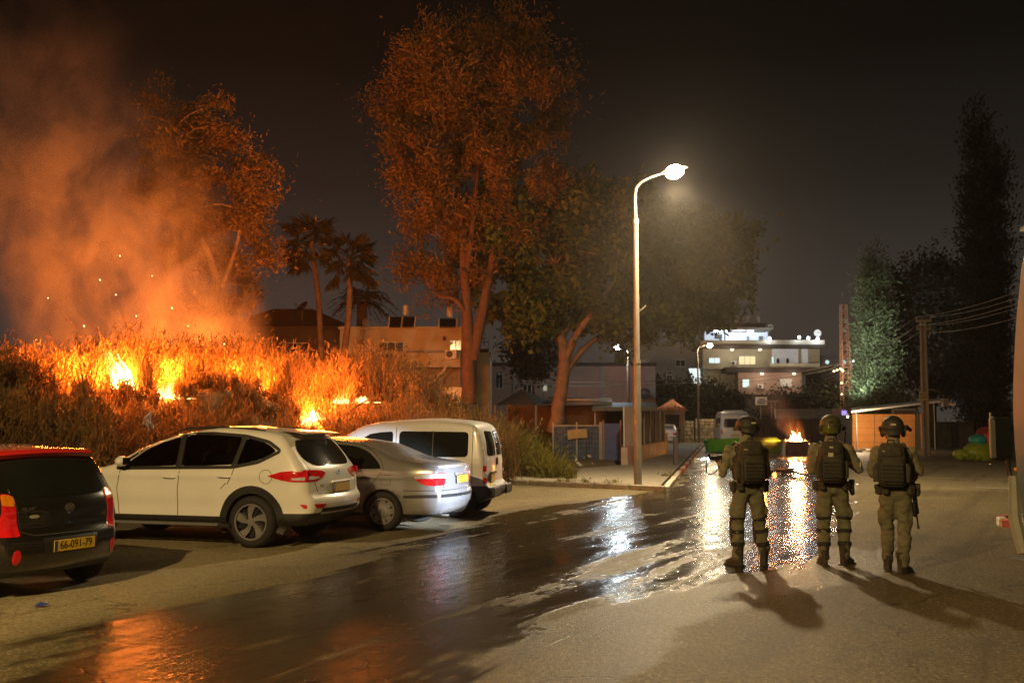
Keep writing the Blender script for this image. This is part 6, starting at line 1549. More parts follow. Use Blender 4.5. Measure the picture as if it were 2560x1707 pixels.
for x, y, w_ in ((1924, 846, 45), (1998, 843, 40), (2044, 847, 55), (1850, 832, 160)):
    l_ = bpy.data.lights.new('terrace_light', 'POINT'); l_.energy = w_ * 1.2; l_.color = (.75, .87, 1); l_.shadow_soft_size = .2; lo = bpy.data.objects.new('terrace_light', l_); COL.objects.link(lo); lo.parent = h; lo.location = at(x, y, Y - 1.6 if x != 1850 else Y + .8)
for x, y, e_, cc in ((1905, 934, 95, (1., .85, .65)), (1985, 934, 70, (1., .85, .65)), (1830, 874, 75, (1., .9, .7)), (1900, 874, 55, (1., .9, .7))):
    wlp = MB().box(at(x, y, Y - .9), (.3, .2, .15), ch=.03).build('added_soffit_lamp', mat('added_soffit_lamp', (.9, .85, .7), .5, emit=(1., .85, .6), estr=2.5), h)  # lamps added under the slabs to brighten the walls
    l_ = bpy.data.lights.new('wall_fill_light', 'POINT'); l_.energy = e_; l_.color = cc; l_.shadow_soft_size = .2; lo = bpy.data.objects.new('wall_fill_light', l_); COL.objects.link(lo); lo.parent = h; lo.location = at(x, y + 8, Y - 1.9)
window(h, 1773, 1799, 895, 907, Y, LITC2, bars=1); window(h, 1848, 1888, 891, 910, Y, LITW, bars=2)
part('balcony_recess', mat('balcony_wall_glow', (.6, .62, .66), .8, emit=(.62, .68, .76), estr=.20), h, 1930, 1996, 872, 908, Y - .06, .08); part('balcony_recess', mat('balcony_wall_glow', (.6, .62, .66)), h, 2004, 2020, 872, 908, Y - .06, .08); window(h, 1930, 1934, 892, 908, Y - .1, LITC2, bars=0); part('balcony_parapet', STUCCO, h, 1925, 2050, 908, 922, Y - 1.2, .2)  # balcony wall emits faintly in place of light falling on it
for x in (1945, 1969): MB().ball(at(x, 902, Y - 1), (.16, .16, .28), 8).build('pot_plant', DRK, h)
window(h, 1857, 1872, 949, 967, Y - .3, LITC2, bars=0); window(h, 1952, 1978, 949, 965, Y - .3, mat('dim_pane', (.5, .47, .44), .6, emit=(.5, .45, .4), estr=.08), bars=0)
ac_unit(h, 1833, 908, Y - .1); ac_unit(h, 1900, 966, Y - .5)
for x in (1842, 1870, 1895): tank({1842: 'dim white water tank on the tall house, beside the tree crown', 1870: 'middle white water tank on the tall house', 1895: 'white water tank on the tall house next to the satellite dish'}[x], x, 791, 808, 10, Y + 2, WHITEM)
part('tank_platform', DARKWALL, h, 1825, 1915, 808, 818, Y + .8, 3)
dish('white satellite dish at the end of the lit terrace', 1926, 818, 7, 100., WHITEM, (-.2, -1, .2)); dish('white satellite dish above the parapet lamps of the tall house', 2044, 833, 9, 99., WHITEM, (-.2, -1, .2))
# -- low houses further right
h = thing('low_house', 'dim low house behind the lattice mast', 'house', (0, 0, 0)); part('wall', STUCCO2, h, 2052, 2150, 893, 960, 112., 6); part('roof_edge', STUCCO3, h, 2048, 2155, 888, 893, 111.6, 7)
for x, y, m_ in ((2068, 905, LITC2), (2110, 905, LITC2)): MB().ball(at(x, y, 111.4), .22, 8).build('wall_lamp', m_, h)
# white sign board
s_ = thing('sign_board', 'white sign board with three dark lines above the burning bins', 'sign', (0, 0, 0)); part('board', WHITEM, s_, 1889, 1918, 992, 1012, 84., .08); part('post', GREYM, s_, 1901, 1904, 1012, 1075, 84.05, .06)
for i, (x0, x1) in enumerate(((1896, 1911), (1892, 1915), (1892, 1912))): part('sign_line', PLASTIC, s_, x0, x1, 996 + i * 5, 998 + i * 5, 83.97, .02)
aw = thing('awning', 'small flat canopy beside the white sign board', 'awning', (0, 0, 0)); part('canopy', GREYM, aw, 1918, 1948, 1001, 1004, 85., 2.); part('post', GREYM, aw, 1928, 1930, 1004, 1060, 85., .1); part('post', GREYM, aw, 1938, 1940, 1004, 1060, 85., .1)
# -- retaining wall behind the bins
Y = 82.
rw = thing('retaining_wall', 'long white topped retaining wall behind the burning bins', 'wall', (0, 0, 0)); part('upper_course', mat('wall_cap', (.20, .18, .16), .9, 0, .2, 2), rw, 1940, 2108, 1022, 1046, Y + .6, .5)
n_ = 0
for x in range(1840, 2112, 17): part('panel', mat('brown_panel', (.085, .058, .045), .9, 0, .25, 2), rw, x + .8, x + 16.5, 1047, 1108, Y, .3)
# -- dry stone wall and gatehouse on the left of the street
STONE = [mat('stone_%s' % n_, c_, .9, 0, .25, 6, bump=.5, bscale=20) for n_, c_ in (('tan', (.36, .29, .18)), ('pale', (.44, .37, .25)), ('brown', (.25, .19, .12)))]
def stone_wall(label, px0, px1, py0, py1, Y, dp=.5):
    t = thing('stone_wall', label, 'wall', (0, 0, 0)); a_, c_ = at(px0, py0, Y), at(px1, py1, Y); z1 = a_.z; z0 = 0.
    MB().box(((a_.x + c_.x) / 2, Y + dp / 2 + .08, z1 / 2 - .04), (c_.x - a_.x, dp, z1 - .06)).build('core', mat('mortar', (.12, .095, .065), .95), t)
    z = z0; pool = {}
    while z < z1 - .05:
        hh = random.uniform(.22, .32); x = a_.x
        while x < c_.x - .05:
            ww = min(random.choice((.28, .36, .44, .52)), c_.x - x); key = (round(ww, 2), random.randrange(3))
            if key not in pool:
                b = MB(); b.box((0, 0, 0), (ww - .03, .2, 1.), ch=.05); o = b.build('stone', STONE[key[1]], t); pool[key] = o
            else: o = pool[key].copy(); COL.objects.link(o)
            o.location = (x + ww / 2, Y + .05 + random.uniform(-.03, .03), z + hh / 2); o.scale = (1, 1, hh - .03); o.rotation_euler = (R(random.uniform(-3, 3)), R(random.uniform(-4, 4)), R(random.uniform(-4, 4))); x += ww
        z += hh
    return t
stone_wall('dry stone wall left of the white minibus', 1738, 1832, 1052, 1104, 86.); stone_wall('bright end of the dry stone wall beside the gatehouse', 1694, 1736, 1056, 1104, 84.5)
Y = 82.
g = thing('gatehouse', 'small stone gatehouse with red tiled pyramid roof', 'gatehouse', (0, 0, 0))
for x in (1650, 1700): part('pillar', STONE[0], g, x, x + 13, 1034, 1104, Y, .5); part('pillar', STONE[0], g, x, x + 13, 1034, 1104, Y + 1.6, .5)
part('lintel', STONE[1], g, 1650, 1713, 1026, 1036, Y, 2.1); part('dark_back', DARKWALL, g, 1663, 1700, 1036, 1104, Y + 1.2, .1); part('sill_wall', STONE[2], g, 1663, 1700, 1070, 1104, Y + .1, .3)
TILE = mat('clay_tile', (.36, .15, .085), .8, 0, .25, 4)
e0 = at(1645, 1026, Y); e1 = at(1717, 1026, Y); ap = at(1680, 999, Y + 1.1); cs = [Vector((e0.x, Y - .3, e0.z)), Vector((e1.x, Y - .3, e0.z)), Vector((e1.x, Y + 2.4, e0.z)), Vector((e0.x, Y + 2.4, e0.z))]
b = MB(); b.add([tuple(c_) for c_ in cs] + [tuple(ap)], [(0, 1, 4), (1, 2, 4), (2, 3, 4), (3, 0, 4), (3, 2, 1, 0)]); rf = b.build('roof', TILE, g)
for k in range(4):
    for q in np.linspace(.04, .96, 9):
        f0 = cs[k].lerp(cs[(k + 1) % 4], q); u = 1 - abs(q - .5) * 1.1; MB().tube([f0 + Vector((0, 0, .03)), f0.lerp(ap, .2 + .78 * max(0, 1 - abs(q - .5) * 2)) + Vector((0, 0, .03))], .055, 5).build('tile_row', TILE, rf)
# -- shed with carport, blue fence and screened wall left of the street
Y = 45.
sh = thing('shed', 'dark flat roofed shed with lean-to canopy behind the blue fence', 'shed', (0, 0, 0))
SHEDW = mat('shed_wall', (.06, .045, .03), .9, 0, .2, 2); SHEET = mat('roof_sheet', (.11, .12, .115), .6, .2, .2, 4)
part('back_wall', SHEDW, sh, 1270, 1500, 1012, 1150, Y + 1.2, .2); part('side_wall', DARKWALL, sh, 1500, 1514, 1012, 1150, Y + .2, 2.2)
a0, a1, a2, a3 = at(1395, 995, 48.5), at(1540, 1000, 47.5), at(1650, 1018, 46.), at(1480, 1020, 41.5)
def slab(name, q, th, m, parent):
    b = MB(); b.add([tuple(p) for p in q] + [tuple(p - Vector((0, 0, th))) for p in q], [(0, 1, 2, 3), (7, 6, 5, 4), (0, 4, 5, 1), (1, 5, 6, 2), (2, 6, 7, 3), (3, 7, 4, 0)]); return b.build(name, m, parent)
def V3(px, py, y): return at(px, py, y)
slab('canopy', [V3(1480, 1017, 41.5), V3(1645, 1017, 42.5), V3(1638, 1006, 49.5), V3(1500, 1006, 49.)], .16, SHEET, sh)
slab('roof', [V3(1370, 1000, 44.5), V3(1530, 1004, 44.5), V3(1530, 996, 50), V3(1370, 992, 50)], .14, SHEET, sh)
part('fascia', mat('fascia', (.30, .29, .26), .6), sh, 1370, 1530, 997, 1001, 44.3, .1)
for x in (1486, 1560): part('post', GREYM, sh, x, x + 4, 1018, 1150, 41.9, .08)
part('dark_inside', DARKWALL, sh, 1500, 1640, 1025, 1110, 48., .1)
gz = thing('gazebo', 'dark pyramid roofed gazebo beside the shed', 'gazebo', (0, 0, 0)); Y = 43.
cs = [V3(1238, 1012, 41.5), V3(1340, 1012, 41.5), V3(1392, 1008, 45.5), V3(1270, 1008, 45.5)]; ap = V3(1303, 973, 43.5); b = MB(); b.add([tuple(c_) for c_ in cs] + [tuple(ap)], [(0, 1, 4), (1, 2, 4), (2, 3, 4), (3, 0, 4), (3, 2, 1, 0)]); b.build('roof', mat('gazebo_cloth', (.035, .045, .055), .7, 0, .2, 3), gz)
for c_ in cs: MB().tube([c_ * 1, Vector((c_.x, c_.y, 0))], .05, 8).build('post', mat('gazebo_post', (.06, .08, .10), .6), gz)
fn = thing('blue_fence', 'blue mesh fence panels with dented yellow board below the forked tree', 'fence', (0, 0, 0)); Y = 41.
BLUE = mat('blue_tarp', (.035, .055, .115), .7, 0, .3, 3, bump=.3, bscale=20); WIRE = mat('fence_wire', (.10, .105, .11), .5, .4)
for (x0, x1, t0, t1) in ((1382, 1440, 1068, 1064), (1441, 1497, 1064, 1066)):
    p0, p1 = G(x0, 1157), G(x1, 1157); q = [V3(x0, t0, Y), V3(x1, t1, Y), V3(x1, 1152, Y), V3(x0, 1152, Y)]
    b = MB(); rows = [[tuple(q[0].lerp(q[1], u).lerp(q[3].lerp(q[2], u), v) + Vector((0, .05 * math.sin(u * 9 + v * 3), 0))) for u in np.linspace(0, 1, 13)] for v in np.linspace(0, 1, 7)]; b.grid(rows); pn_ = b.build('mesh_panel', BLUE, fn, smooth='all')
    for v in np.linspace(0, 1, 8): MB().tube([q[0].lerp(q[3], v) - Vector((0, .08, 0)), q[1].lerp(q[2], v) - Vector((0, .08, 0))], .011, 4).build('wire', WIRE, fn)
    for u in np.linspace(0, 1, 9): MB().tube([q[0].lerp(q[1], u) - Vector((0, .09, 0)), q[3].lerp(q[2], u) - Vector((0, .09, 0))], .009, 4).build('wire', WIRE, fn)
for x in (1381, 1440, 1498, 1502): part('post', GREYM, fn, x, x + 4, 1055, 1155, Y - .1, .08)
part('top_rail', GREYM, fn, 1382, 1500, 1062, 1065, Y - .12, .06)
b = MB(); q = [V3(1418, 1076, Y - .15), V3(1466, 1072, Y - .15), V3(1468, 1094, Y - .15), V3(1420, 1099, Y - .15)]; rows = [[tuple(q[0].lerp(q[1], u).lerp(q[3].lerp(q[2], u), v) + Vector((0, -.02 - .02 * math.sin(u * 3.1), .02 * math.sin(u * 3.1)))) for u in np.linspace(0, 1, 7)] for v in np.linspace(0, 1, 3)]; b.grid(rows); b.build('yellow_board', mat('faded_yellow', (.30, .24, .10), .8, 0, .2, 6), fn)
gt = part('blue_gate', mat('blue_gate', (.03, .05, .16), .6, 0, .25, 4), fn, 1507, 1552, 1058, 1150, Y - .2, .06); 
for x in (1507, 1550): part('gate_post', RUST, fn, x, x + 4, 1050, 1155, Y - .25, .1)
# low pink wall with pale panels and dark screen, along the pavement
wl = thing('street_wall', 'low pink wall with dark screen fence along the pavement', 'wall', (0, 0, 0))
A_, B_ = G(1561, 1170), G(1661, 1141); PINK = mat('pink_wall', (.38, .27, .21), .9, 0, .2, 2, bump=.3, bscale=24); SCREEN = mat('green_screen', (.022, .030, .020), .85, 0, .3, 5)
dv = (B_ - A_); nn = Vector((-dv.y, dv.x, 0)).normalized()
def wallseg(name, q0, q1, z0, z1, th, m, off=0.):
    p, r_ = A_ + dv * q0 + nn * off, A_ + dv * q1 + nn * off; an = math.atan2(dv.y, dv.x); L_ = (r_ - p).length
    o = MB().box((0, 0, 0), (L_, th, z1 - z0), ch=.01).build(name, m, wl); o.location = ((p.x + r_.x) / 2, (p.y + r_.y) / 2, (z0 + z1) / 2); o.rotation_euler = (0, 0, an); return o
wallseg('base_wall', 0, 1.0, 0, .75, .25, PINK)
for k in range(3): wallseg('pale_panel', .005 + k * .085, .085 + k * .085, .76, 2.25, .05, mat('pale_panel', (.42, .42, .38), .7, 0, .15, 3), .02)
for k in range(5): wallseg('screen_panel', .265 + k * .147, .265 + (k + 1) * .147 - .006, .76, 2.2, .05, SCREEN, .02)
for k in range(6): wallseg('screen_post', .262 + k * .147, .268 + k * .147, .75, 2.28, .06, GREYM, -.03)
wallseg('end_pillar', 1.0, 1.02, 0, 1.1, .3, PINK)
# rubble by the fence
for i in range(26):
    px = random.uniform(1425, 1500) if i < 16 else random.uniform(1270, 1320); p = G(px, random.uniform(1150, 1176)); s_ = random.uniform(.06, .2)
    if i == 0: rub0 = MB().box((0, 0, 0), (1, .8, .6), ch=.2).build('rubble_stone', mat('white_rubble', (.42, .38, .31), .9, 0, .25, 5)); o = rub0
    else: o = rub0.copy(); COL.objects.link(o)
    o.location = (p.x, p.y, .08 + s_ * .2 + bank_h(p.x, p.y)[0] * (p.x < 4)); o.scale = (s_, s_, s_); o.rotation_euler = (random.random(), random.random(), random.random() * 6); tag(o, 'pale rubble lump lying in front of the blue fence and scrub', 'rubble', 'pale rubble by the fence')
# bollard on the pavement
p = G(1690, 1161, .125); t = thing('bollard', 'dark square bollard standing on the pavement', 'bollard', (p.x, p.y, .125)); MB().box((0, 0, .48), (.17, .17, .96), ch=.02).build('post', mat('bollard_grey', (.06, .062, .06), .6), t); MB().box((0, 0, .97), (.2, .2, .05), ch=.015).build('cap', mat('bollard_grey'), t)
# litter
p = G(98, 1517); b = MB(); b.add([(p.x - .06, p.y, .012), (p.x + .05, p.y - .02, .02), (p.x + .07, p.y + .08, .015), (p.x, p.y + .03, .045), (p.x - .05, p.y + .09, .012)], [(0, 1, 3), (1, 2, 3), (2, 4, 3), (4, 0, 3), (0, 4, 2, 1)]); tag(b.build('litter', mat('blue_litter', (.02, .05, .3), .5)), 'small crumpled blue wrapper on the dry asphalt', 'litter')

# -- orange cabin with its canopy on the right
Y = 62.
cb = thing('orange_cabin', 'orange boarded cabin under a sloping metal canopy', 'cabin', (0, 0, 0)); ORG = mat('orange_paint', (.62, .26, .065), .7, 0, .12, 2)
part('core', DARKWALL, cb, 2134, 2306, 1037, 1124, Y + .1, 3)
for k in range(5): part('board', ORG, cb, 2131, 2186, 1035 + k * 17.6, 1052 + k * 17.6, Y, .1)
for k in range(5): part('board', ORG, cb, 2187, 2288, 1035 + k * 17.6, 1052 + k * 17.6, Y + .05, .1)
part('door', DARKWALL, cb, 2290, 2301, 1062, 1123, Y + .08, .06); part('door_post', ORG, cb, 2302, 2308, 1035, 1123, Y, .15)
part('inner_shelf', WHITEM, cb, 2235, 2290, 1022, 1033, Y + 2, .4)
cn = thing('metal_canopy', 'long sloping white edged metal canopy above the orange cabin', 'canopy', (0, 0, 0)); slab('sheet', [V3(2128, 1027, 59.5), V3(2352, 1001, 59.5), V3(2352, 996, 65), V3(2128, 1020, 65)], .10, WHITEM, cn)
for x in (2140, 2335): part('post', GREYM, cn, x, x + 4, 1028 if x < 2200 else 1004, 1124, 60., .1)
part('end_box', GREYM, cn, 2358, 2372, 996, 1016, 59.5, .3); part('side_arm', WHITEM, cn, 2372, 2390, 1008, 1013, 59.5, .2)
for i in range(9):
    p = G(random.uniform(2135, 2200), random.uniform(1122, 1130)); o = rub0.copy(); COL.objects.link(o); s_ = random.uniform(.12, .3); o.location = (p.x, p.y, s_ * .2); o.scale = (s_ * 1.4, s_, s_ * .8); o.rotation_euler = (0, 0, random.random() * 6); tag(o, 'debris lump at the foot of the orange cabin', 'rubble', 'debris under the cabin')
# lit kiosk signs between the tower and the cabin
kz = thing('kiosk', 'brick kiosk with a small violet sign and orange panel', 'kiosk', (0, 0, 0)); part('wall', mat('kiosk_brick', (.25, .15, .11), .9, 0, .3, 4), kz, 2098, 2130, 1020, 1120, 66., 1.5); part('violet_sign', mat('violet_sign', (.3, .25, .8), .5, emit=(.45, .36, 1.), estr=1.0), kz, 2105, 2117, 1026, 1038, 65.9, .08); part('white_strip', mat('white_strip', (.7, .7, .8), .5, emit=(.7, .7, .9), estr=.35), kz, 2106, 2111, 1040, 1058, 65.9, .06); part('orange_panel', mat('orange_panel', (.8, .25, .03), .6, emit=(1., .35, .05), estr=.25), kz, 2106, 2128, 1058, 1075, 65.9, .06)
# dark fence on the right, behind the pole
fr = thing('dark_fence', 'dim rubble stone fence behind the concrete pole', 'fence', (0, 0, 0))
for x in range(2318, 2438, 30): part('fence_panel', mat('dim_stone', (.12, .10, .08), .9, 0, .4, 3, bump=.5, bscale=12), fr, x + .6, x + 29, 1054, 1130, 68., .3); part('fence_post', GREYM, fr, x - 1, x + 1, 1048, 1130, 67.9, .1)
# play figure: lime plastic animal with teal shell and a red post
PLAYY = 46.
LIME = mat('lime_plastic', (.22, .30, .012), .5, 0, .3, 3); TEAL = mat('teal_plastic', (.02, .30, .24), .45)
t = thing('play_structure', 'lime green plastic play animal with a teal dome', 'play equipment', (0, 0, 0)); c_ = at(2447, 1128, PLAYY)
b = MB(); b.ball((c_.x, PLAYY, c_.z - .1), (.72, .5, .55), 18); b.ball((c_.x - .75, PLAYY, .25), (.4, .35, .25), 14); b.ball((c_.x + .85, PLAYY, .3), (.4, .35, .3), 14); b.build('body', LIME, t, smooth=True)
b = MB(); b.ball((at(2445, 1098, PLAYY).x, PLAYY, at(2445, 1100, PLAYY).z), (.40, .36, .27), 18); b.build('dome', TEAL, t, smooth=True)
for k in range(7): MB().ball((at(2392 + k * 7, 1140, PLAYY).x, PLAYY - .4 + .1 * (k % 2), .12 + .05 * (k % 3)), (.2, .15, .12), 8).build('foot', LIME, t, smooth=True)
t = thing('red_post', 'red post standing in front of the lime play animal', 'post', G(2472, 1150)); MB().tube([(0, 0, 0), (0, 0, 1.05)], .11, 12).build('shaft', mat('red_paint', (.50, .04, .03), .5), t, smooth=40); MB().ball((0, 0, 1.07), .13, 10).build('cap', mat('red_paint'), t, smooth=True)
t = thing('red_disc_sign', 'round dull red disc behind the teal dome', 'disc', at(2462, 1090, 49)); MB().lathe([(.45, 0), (.45, .05), (0, .05)], 18, xf=Matrix.Rotation(R(90), 4, 'X')).build('disc', mat('dull_red', (.28, .04, .03), .6), t); MB().tube([(0, 0.05, -.4), (0, .05, -1.1)], .04, 6).build('leg', GREYM, t)

# -- lattice mast
Y = 92.
lm = thing('lattice_mast', 'rusty lattice mast rising behind the kiosk', 'mast', (0, 0, 0)); z0, z1 = 0., at(2113, 762, Y).z; cxm = at(2115, 900, Y).x
def cn_(q, i, j): wv = .46 * (1 - q) + .24 * q; return Vector((cxm + wv * i - .12 * q, Y + wv * j, z0 + (z1 - z0) * q))
for i in (-1, 1):
    for j in (-1, 1): MB().tube([cn_(0, i, j), cn_(1, i, j)], .055, 5).build('leg', RUST, lm)
n_ = 15
for k in range(n_):
    a0, a1 = k / n_, (k + 1) / n_
    for (i, j, i2, j2) in ((-1, -1, 1, -1), (1, -1, 1, 1), (1, 1, -1, 1), (-1, 1, -1, -1)): MB().tube([cn_(a0, i, j), cn_(a1, i2, j2)], .03, 4).build('brace', RUST, lm); MB().tube([cn_(a1, i, j), cn_(a1, i2, j2)], .025, 4).build('strut', RUST, lm)
for (px, py) in ((2085, 928), (2093, 925), (2101, 922), (2107, 926), (2104, 957), (2104, 985)):
    MB().ball(at(px, py, Y - .6), .10, 6).build('string_lamp', mat('string_lamp', (1, .8, .5), .5, emit=(1., .74, .42), estr=3.0), lm)
l_ = bpy.data.lights.new('mast_fill_light', 'POINT'); l_.energy = 550; l_.color = (1., .7, .4); l_.shadow_soft_size = .3; lo = bpy.data.objects.new('mast_fill_light', l_); COL.objects.link(lo); lo.parent = lm; lo.location = at(2092, 930, Y - 2.2)  # point light added ahead of the string lamps to brighten the mast
# -- concrete utility pole with cross-arms
Y = 50.5
up = thing('utility_pole', 'grooved concrete utility pole with cross arm and insulators', 'utility pole', (0, 0, 0)); bx_ = at(2316, 1140, Y).x; tx = at(2307, 800, Y).x; zt = at(2307, 800, Y).z
for dx in (-.13, .13): MB().tube([(bx_ + dx, Y, 0), (tx + dx * .8, Y, zt)], [.085, .06], 6).build('flange', CONC, up)
MB().box(((bx_ + tx) / 2, Y + .04, zt / 2), (.2, .06, zt), Matrix.Rotation(math.atan2(tx - bx_, zt), 4, 'Y')).build('web', mat('pole_web', (.17, .155, .125), .9), up)
MB().box((tx, Y - .08, zt - .05), (.75, .1, .1)).build('cross_arm', CONC, up); MB().box((tx, Y - .08, zt - .45), (.68, .1, .09)).build('cross_arm', CONC, up)
ins = []
for dx, dz in ((-.34, 0), (.34, 0), (-.30, -.4), (.30, -.4), (.28, -.75)):
    MB().lathe([(.03, 0), (.06, .02), (.035, .06), (.06, .08), (.03, .14), (0, .15)], 10).build('insulator', CONC, up, loc=(tx + dx, Y - .1, zt + dz)); ins.append(Vector((tx + dx, Y - .1, zt + dz + .14)))
part('notice', mat('yellow_notice', (.36, .31, .13), .7, 0, .15, 8), up, 2298, 2321, 980, 1001, Y - .16, .03)
for k in range(3): part('notice_line', STRAPM, up, 2301, 2318, 984 + k * 5, 985.5 + k * 5, Y - .18, .01)
for sg in (-1, 1): MB().tube(catmull([Vector((tx + sg * .1, Y, at(0, 975, Y).z)), Vector((tx + sg * .4, Y, at(0, 974, Y).z)), Vector((tx + sg * .75, Y - .1, at(0, 984, Y).z))], 4), [.05] * 3 + [.04] * 3 + [.01] * 3, 5, flat=.4).build('anti_climb_guard', GREYM, up)
WIREM = mat('power_wire', (.12, .11, .08), .6)
def wire(a_, c_, sag, lab, grp, r_=.014):
    P = [a_.lerp(c_, q) - Vector((0, 0, sag * 4 * q * (1 - q))) for q in np.linspace(0, 1, 15)]; tag(MB().tube(P, r_, 5).build('power_line', WIREM, smooth='all'), lab, 'cable', grp)
for i, (ex, ey) in enumerate(((2562, 702), (2562, 722), (2560, 742), (2560, 755), (2556, 790))):
    wire(ins[i], at(ex + 300, ey - 110, 24.), .35, 'power line running from the concrete pole towards the bus', 'power lines to the bus side')
for i, (ex, ey) in enumerate(((2160, 905), (2165, 915), (2175, 922), (2170, 930))): wire(ins[i], at(ex - 120, ey + 30, 95.), .3, 'power line running from the concrete pole to the lattice mast', 'power lines to the mast')
for dy in (0, 10): wire(at(1240, 948 + dy, 62.), at(1755, 944 + dy, 78.), .25, 'thin cable crossing in front of the pink building', 'cables by the pink building', .02)
for dy in (0, 9): wire(at(1755, 950 + dy, 90.), at(2112, 905 + dy, 92.), .4, 'thin cable sagging in front of the tall house', 'cables by the tall house', .02)

# -- bins, minibus and far car at the end of the street
def bin_(label, px0, px1, py0, py1, Y, m, tilt=0., lid=True, dp=.9, group=None):
    a_, c_ = at(px0, py0, Y), at(px1, py1, Y); w_ = c_.x - a_.x; h = a_.z - max(c_.z, 0.02)
    t = thing('rubbish_bin', label, 'bin', ((a_.x + c_.x) / 2, Y + dp / 2, 0), group=group, rot=(0, tilt, 0))
    b = MB(); o_ = []
    for z, k in ((.05, .88), (h - .06, .97), (h - .06, 1.03), (h, 1.03)): o_.append([(sx_ * w_ / 2 * k, sy_ * dp / 2 * k, z) for sx_, sy_ in ((-1, -1), (1, -1), (1, 1), (-1, 1))])
    for z, k in ((h, .95), (.2, .76)): o_.append([(sx_ * w_ / 2 * k, sy_ * dp / 2 * k, z) for sx_, sy_ in ((-1, -1), (1, -1), (1, 1), (-1, 1))])
    b.grid(o_, closed=True); b.add(o_[-1], [(0, 1, 2, 3)]); b.add(o_[0], [(3, 2, 1, 0)]); b.build('tub', m, t)
    for k in (-1, 0, 1): MB().box((k * w_ * .3, -dp * .46, h * .5), (.06, .05, h * .7), Matrix.Rotation(R(-6), 4, 'X')).build('rib', m, t)
    for sx_ in (-1, 1) if lid else ():
        for sy_ in (-1, 1): MB().lathe([(.09, -.03), (.1, 0), (.09, .03)], 12, xf=Matrix.Translation((sx_ * w_ * .35, sy_ * dp * .33, .1)) @ Matrix.Rotation(R(90), 4, 'Y')).build('castor', RUBBER, t)
    if lid: MB().box((0, dp * .3, h + .06), (w_ * 1.02, dp * .9, .06), Matrix.Rotation(R(14), 4, 'X'), ch=.02).build('lid', m, t)
    return t
GREENP = mat('green_bin', (.06, .46, .03), .5, 0, .15, 3); LIMEP = mat('yellow_green_bin', (.09, .14, .015), .5, 0, .2, 3); PURP = mat('scorched_bin', (.09, .06, .075), .7, 0, .4, 4)
bin_('large bright green skip left of the burning bin, slightly tipped', 1768, 1862, 1096, 1130, 57., GREENP, R(-3), False, 1.2)
bin_('yellow green bin glowing in the firelight between skip and burning bin', 1888, 1957, 1101, 1139, 51.5, LIMEP)
bin_('scorched purple bin with flames rising from its top', 1966, 2024, 1101, 1142, 50.5, PURP, 0, False)
FB = at(1995, 1100, 50.8); flame('bright flames leaping from the scorched purple bin', FB + Vector((0, 0, -.12)), .85, .85, 9, 8, 210, .55, lean=(-.2, 0), group='fires in the street', lr=.2)
pst = thing('white_post', 'white plastic post between the two bins', 'post', G(1961, 1141)); MB().tube([(0, 0, 0), (0, 0, .8)], .07, 8).build('shaft', WHITEM, pst, smooth=40)
flame('small fire on the wet road beside the blackened sticks', G(1907, 1176), .32, .34, 5, 9, 90, .25, lean=(-.3, 0), group='fires in the street', lr=.08)
flame('flicker of flame at the tip of the blackened sticks', G(1936, 1178), .12, .16, 3, 10, 12, .15, group='fires in the street', lr=.05)
CHAR = mat('charred_wood', (.012, .010, .009), .9)
for (x0, y0, x1, y1) in ((1900, 1184, 1985, 1178), (1945, 1172, 2005, 1186), (1990, 1172, 1955, 1184), (1960, 1180, 2030, 1192)):
    a_, c_ = G(x0, y0, .06), G(x1, y1, .05); tag(MB().tube([a_, a_.lerp(c_, .5) + Vector((0, 0, .06)), c_], .035, 6).build('charred_stick', CHAR), 'blackened stick lying by the small fire on the wet road', 'stick', 'charred sticks on the road')
sm_ = [sec(1995, 1098, 51.2, 26, .5), sec(1970, 1062, 51.5, 44, .9), sec(1930, 1015, 52, 62, 1.4), sec(1890, 950, 53, 80, 1.8), sec(1850, 860, 54, 100, 2.2)]
plume('bin_smoke', 'smoke drifting left from the burning bin', sm_, .55, (.75, .70, .66), .9, .38, .62)
MINIB = mat('minibus_paint', (.62, .58, .52), .4, 0, .06, 2, coat=.3)
mb_ = thing('minibus', 'white minibus parked behind the green skip', 'minibus', at(1835, 1106, 72.) * Vector((1, 1, 0)), R(84))
def hw(x, z): return 1.02 - .08 * np.maximum(z - 1.1, 0) - .05 * cl(-.6 - x, 0, .5) ** 2 + 0 * x
c = Car(mb_, [(.35, -.95), (.5, -1.05), (.8, -1.06), (1.1, -1.05), (2.0, -.98), (2.2, -.88), (2.3, -.6), (2.33, .2)], [(.35, 3.9), (.6, 4.1), (.9, 4.0), (1.2, 3.8), (2.0, 3.3), (2.25, 2.9), (2.33, 2.2)], hw, .12, .06, .03, 30, 40)
c.body([MINIB, PLASTIC, UNDER], lambda p: 1 if p.z < .5 else 0, [(0, .36), (3.0, .36)], .42)
b = MB(); c.end_panel(b, rounded([(-.78, 1.25), (.78, 1.25), (.72, 1.85), (-.72, 1.85)], .08), .006); b.build('rear_window', GLASS, mb_, smooth=True)
for sg in (1, -1):
    b = MB(); c.side_panel(b, rounded([(2.8, 1.25), (-.7, 1.25), (-.65, 1.9), (2.5, 1.9)], .08), .006, sg); b.build('side_window', GLASS, mb_, smooth=True)
    b = MB(); c.end_panel(b, [(sg * .82, 1.15), (sg * .95, 1.15), (sg * .95, .8), (sg * .82, .8)], .006); b.build('tail_lamp', REDLENS, mb_)
    for x in (0, 3.0): wheel(mb_, x, sg * .86, .36, .22, .21, 'steel')
MB().box((.3, 0, 2.38), (.9, 1.3, .12), ch=.04).build('roof_box', MINIB, mb_)
number_plate(c, 0, .75, '')
bpy.context.view_layer.update()
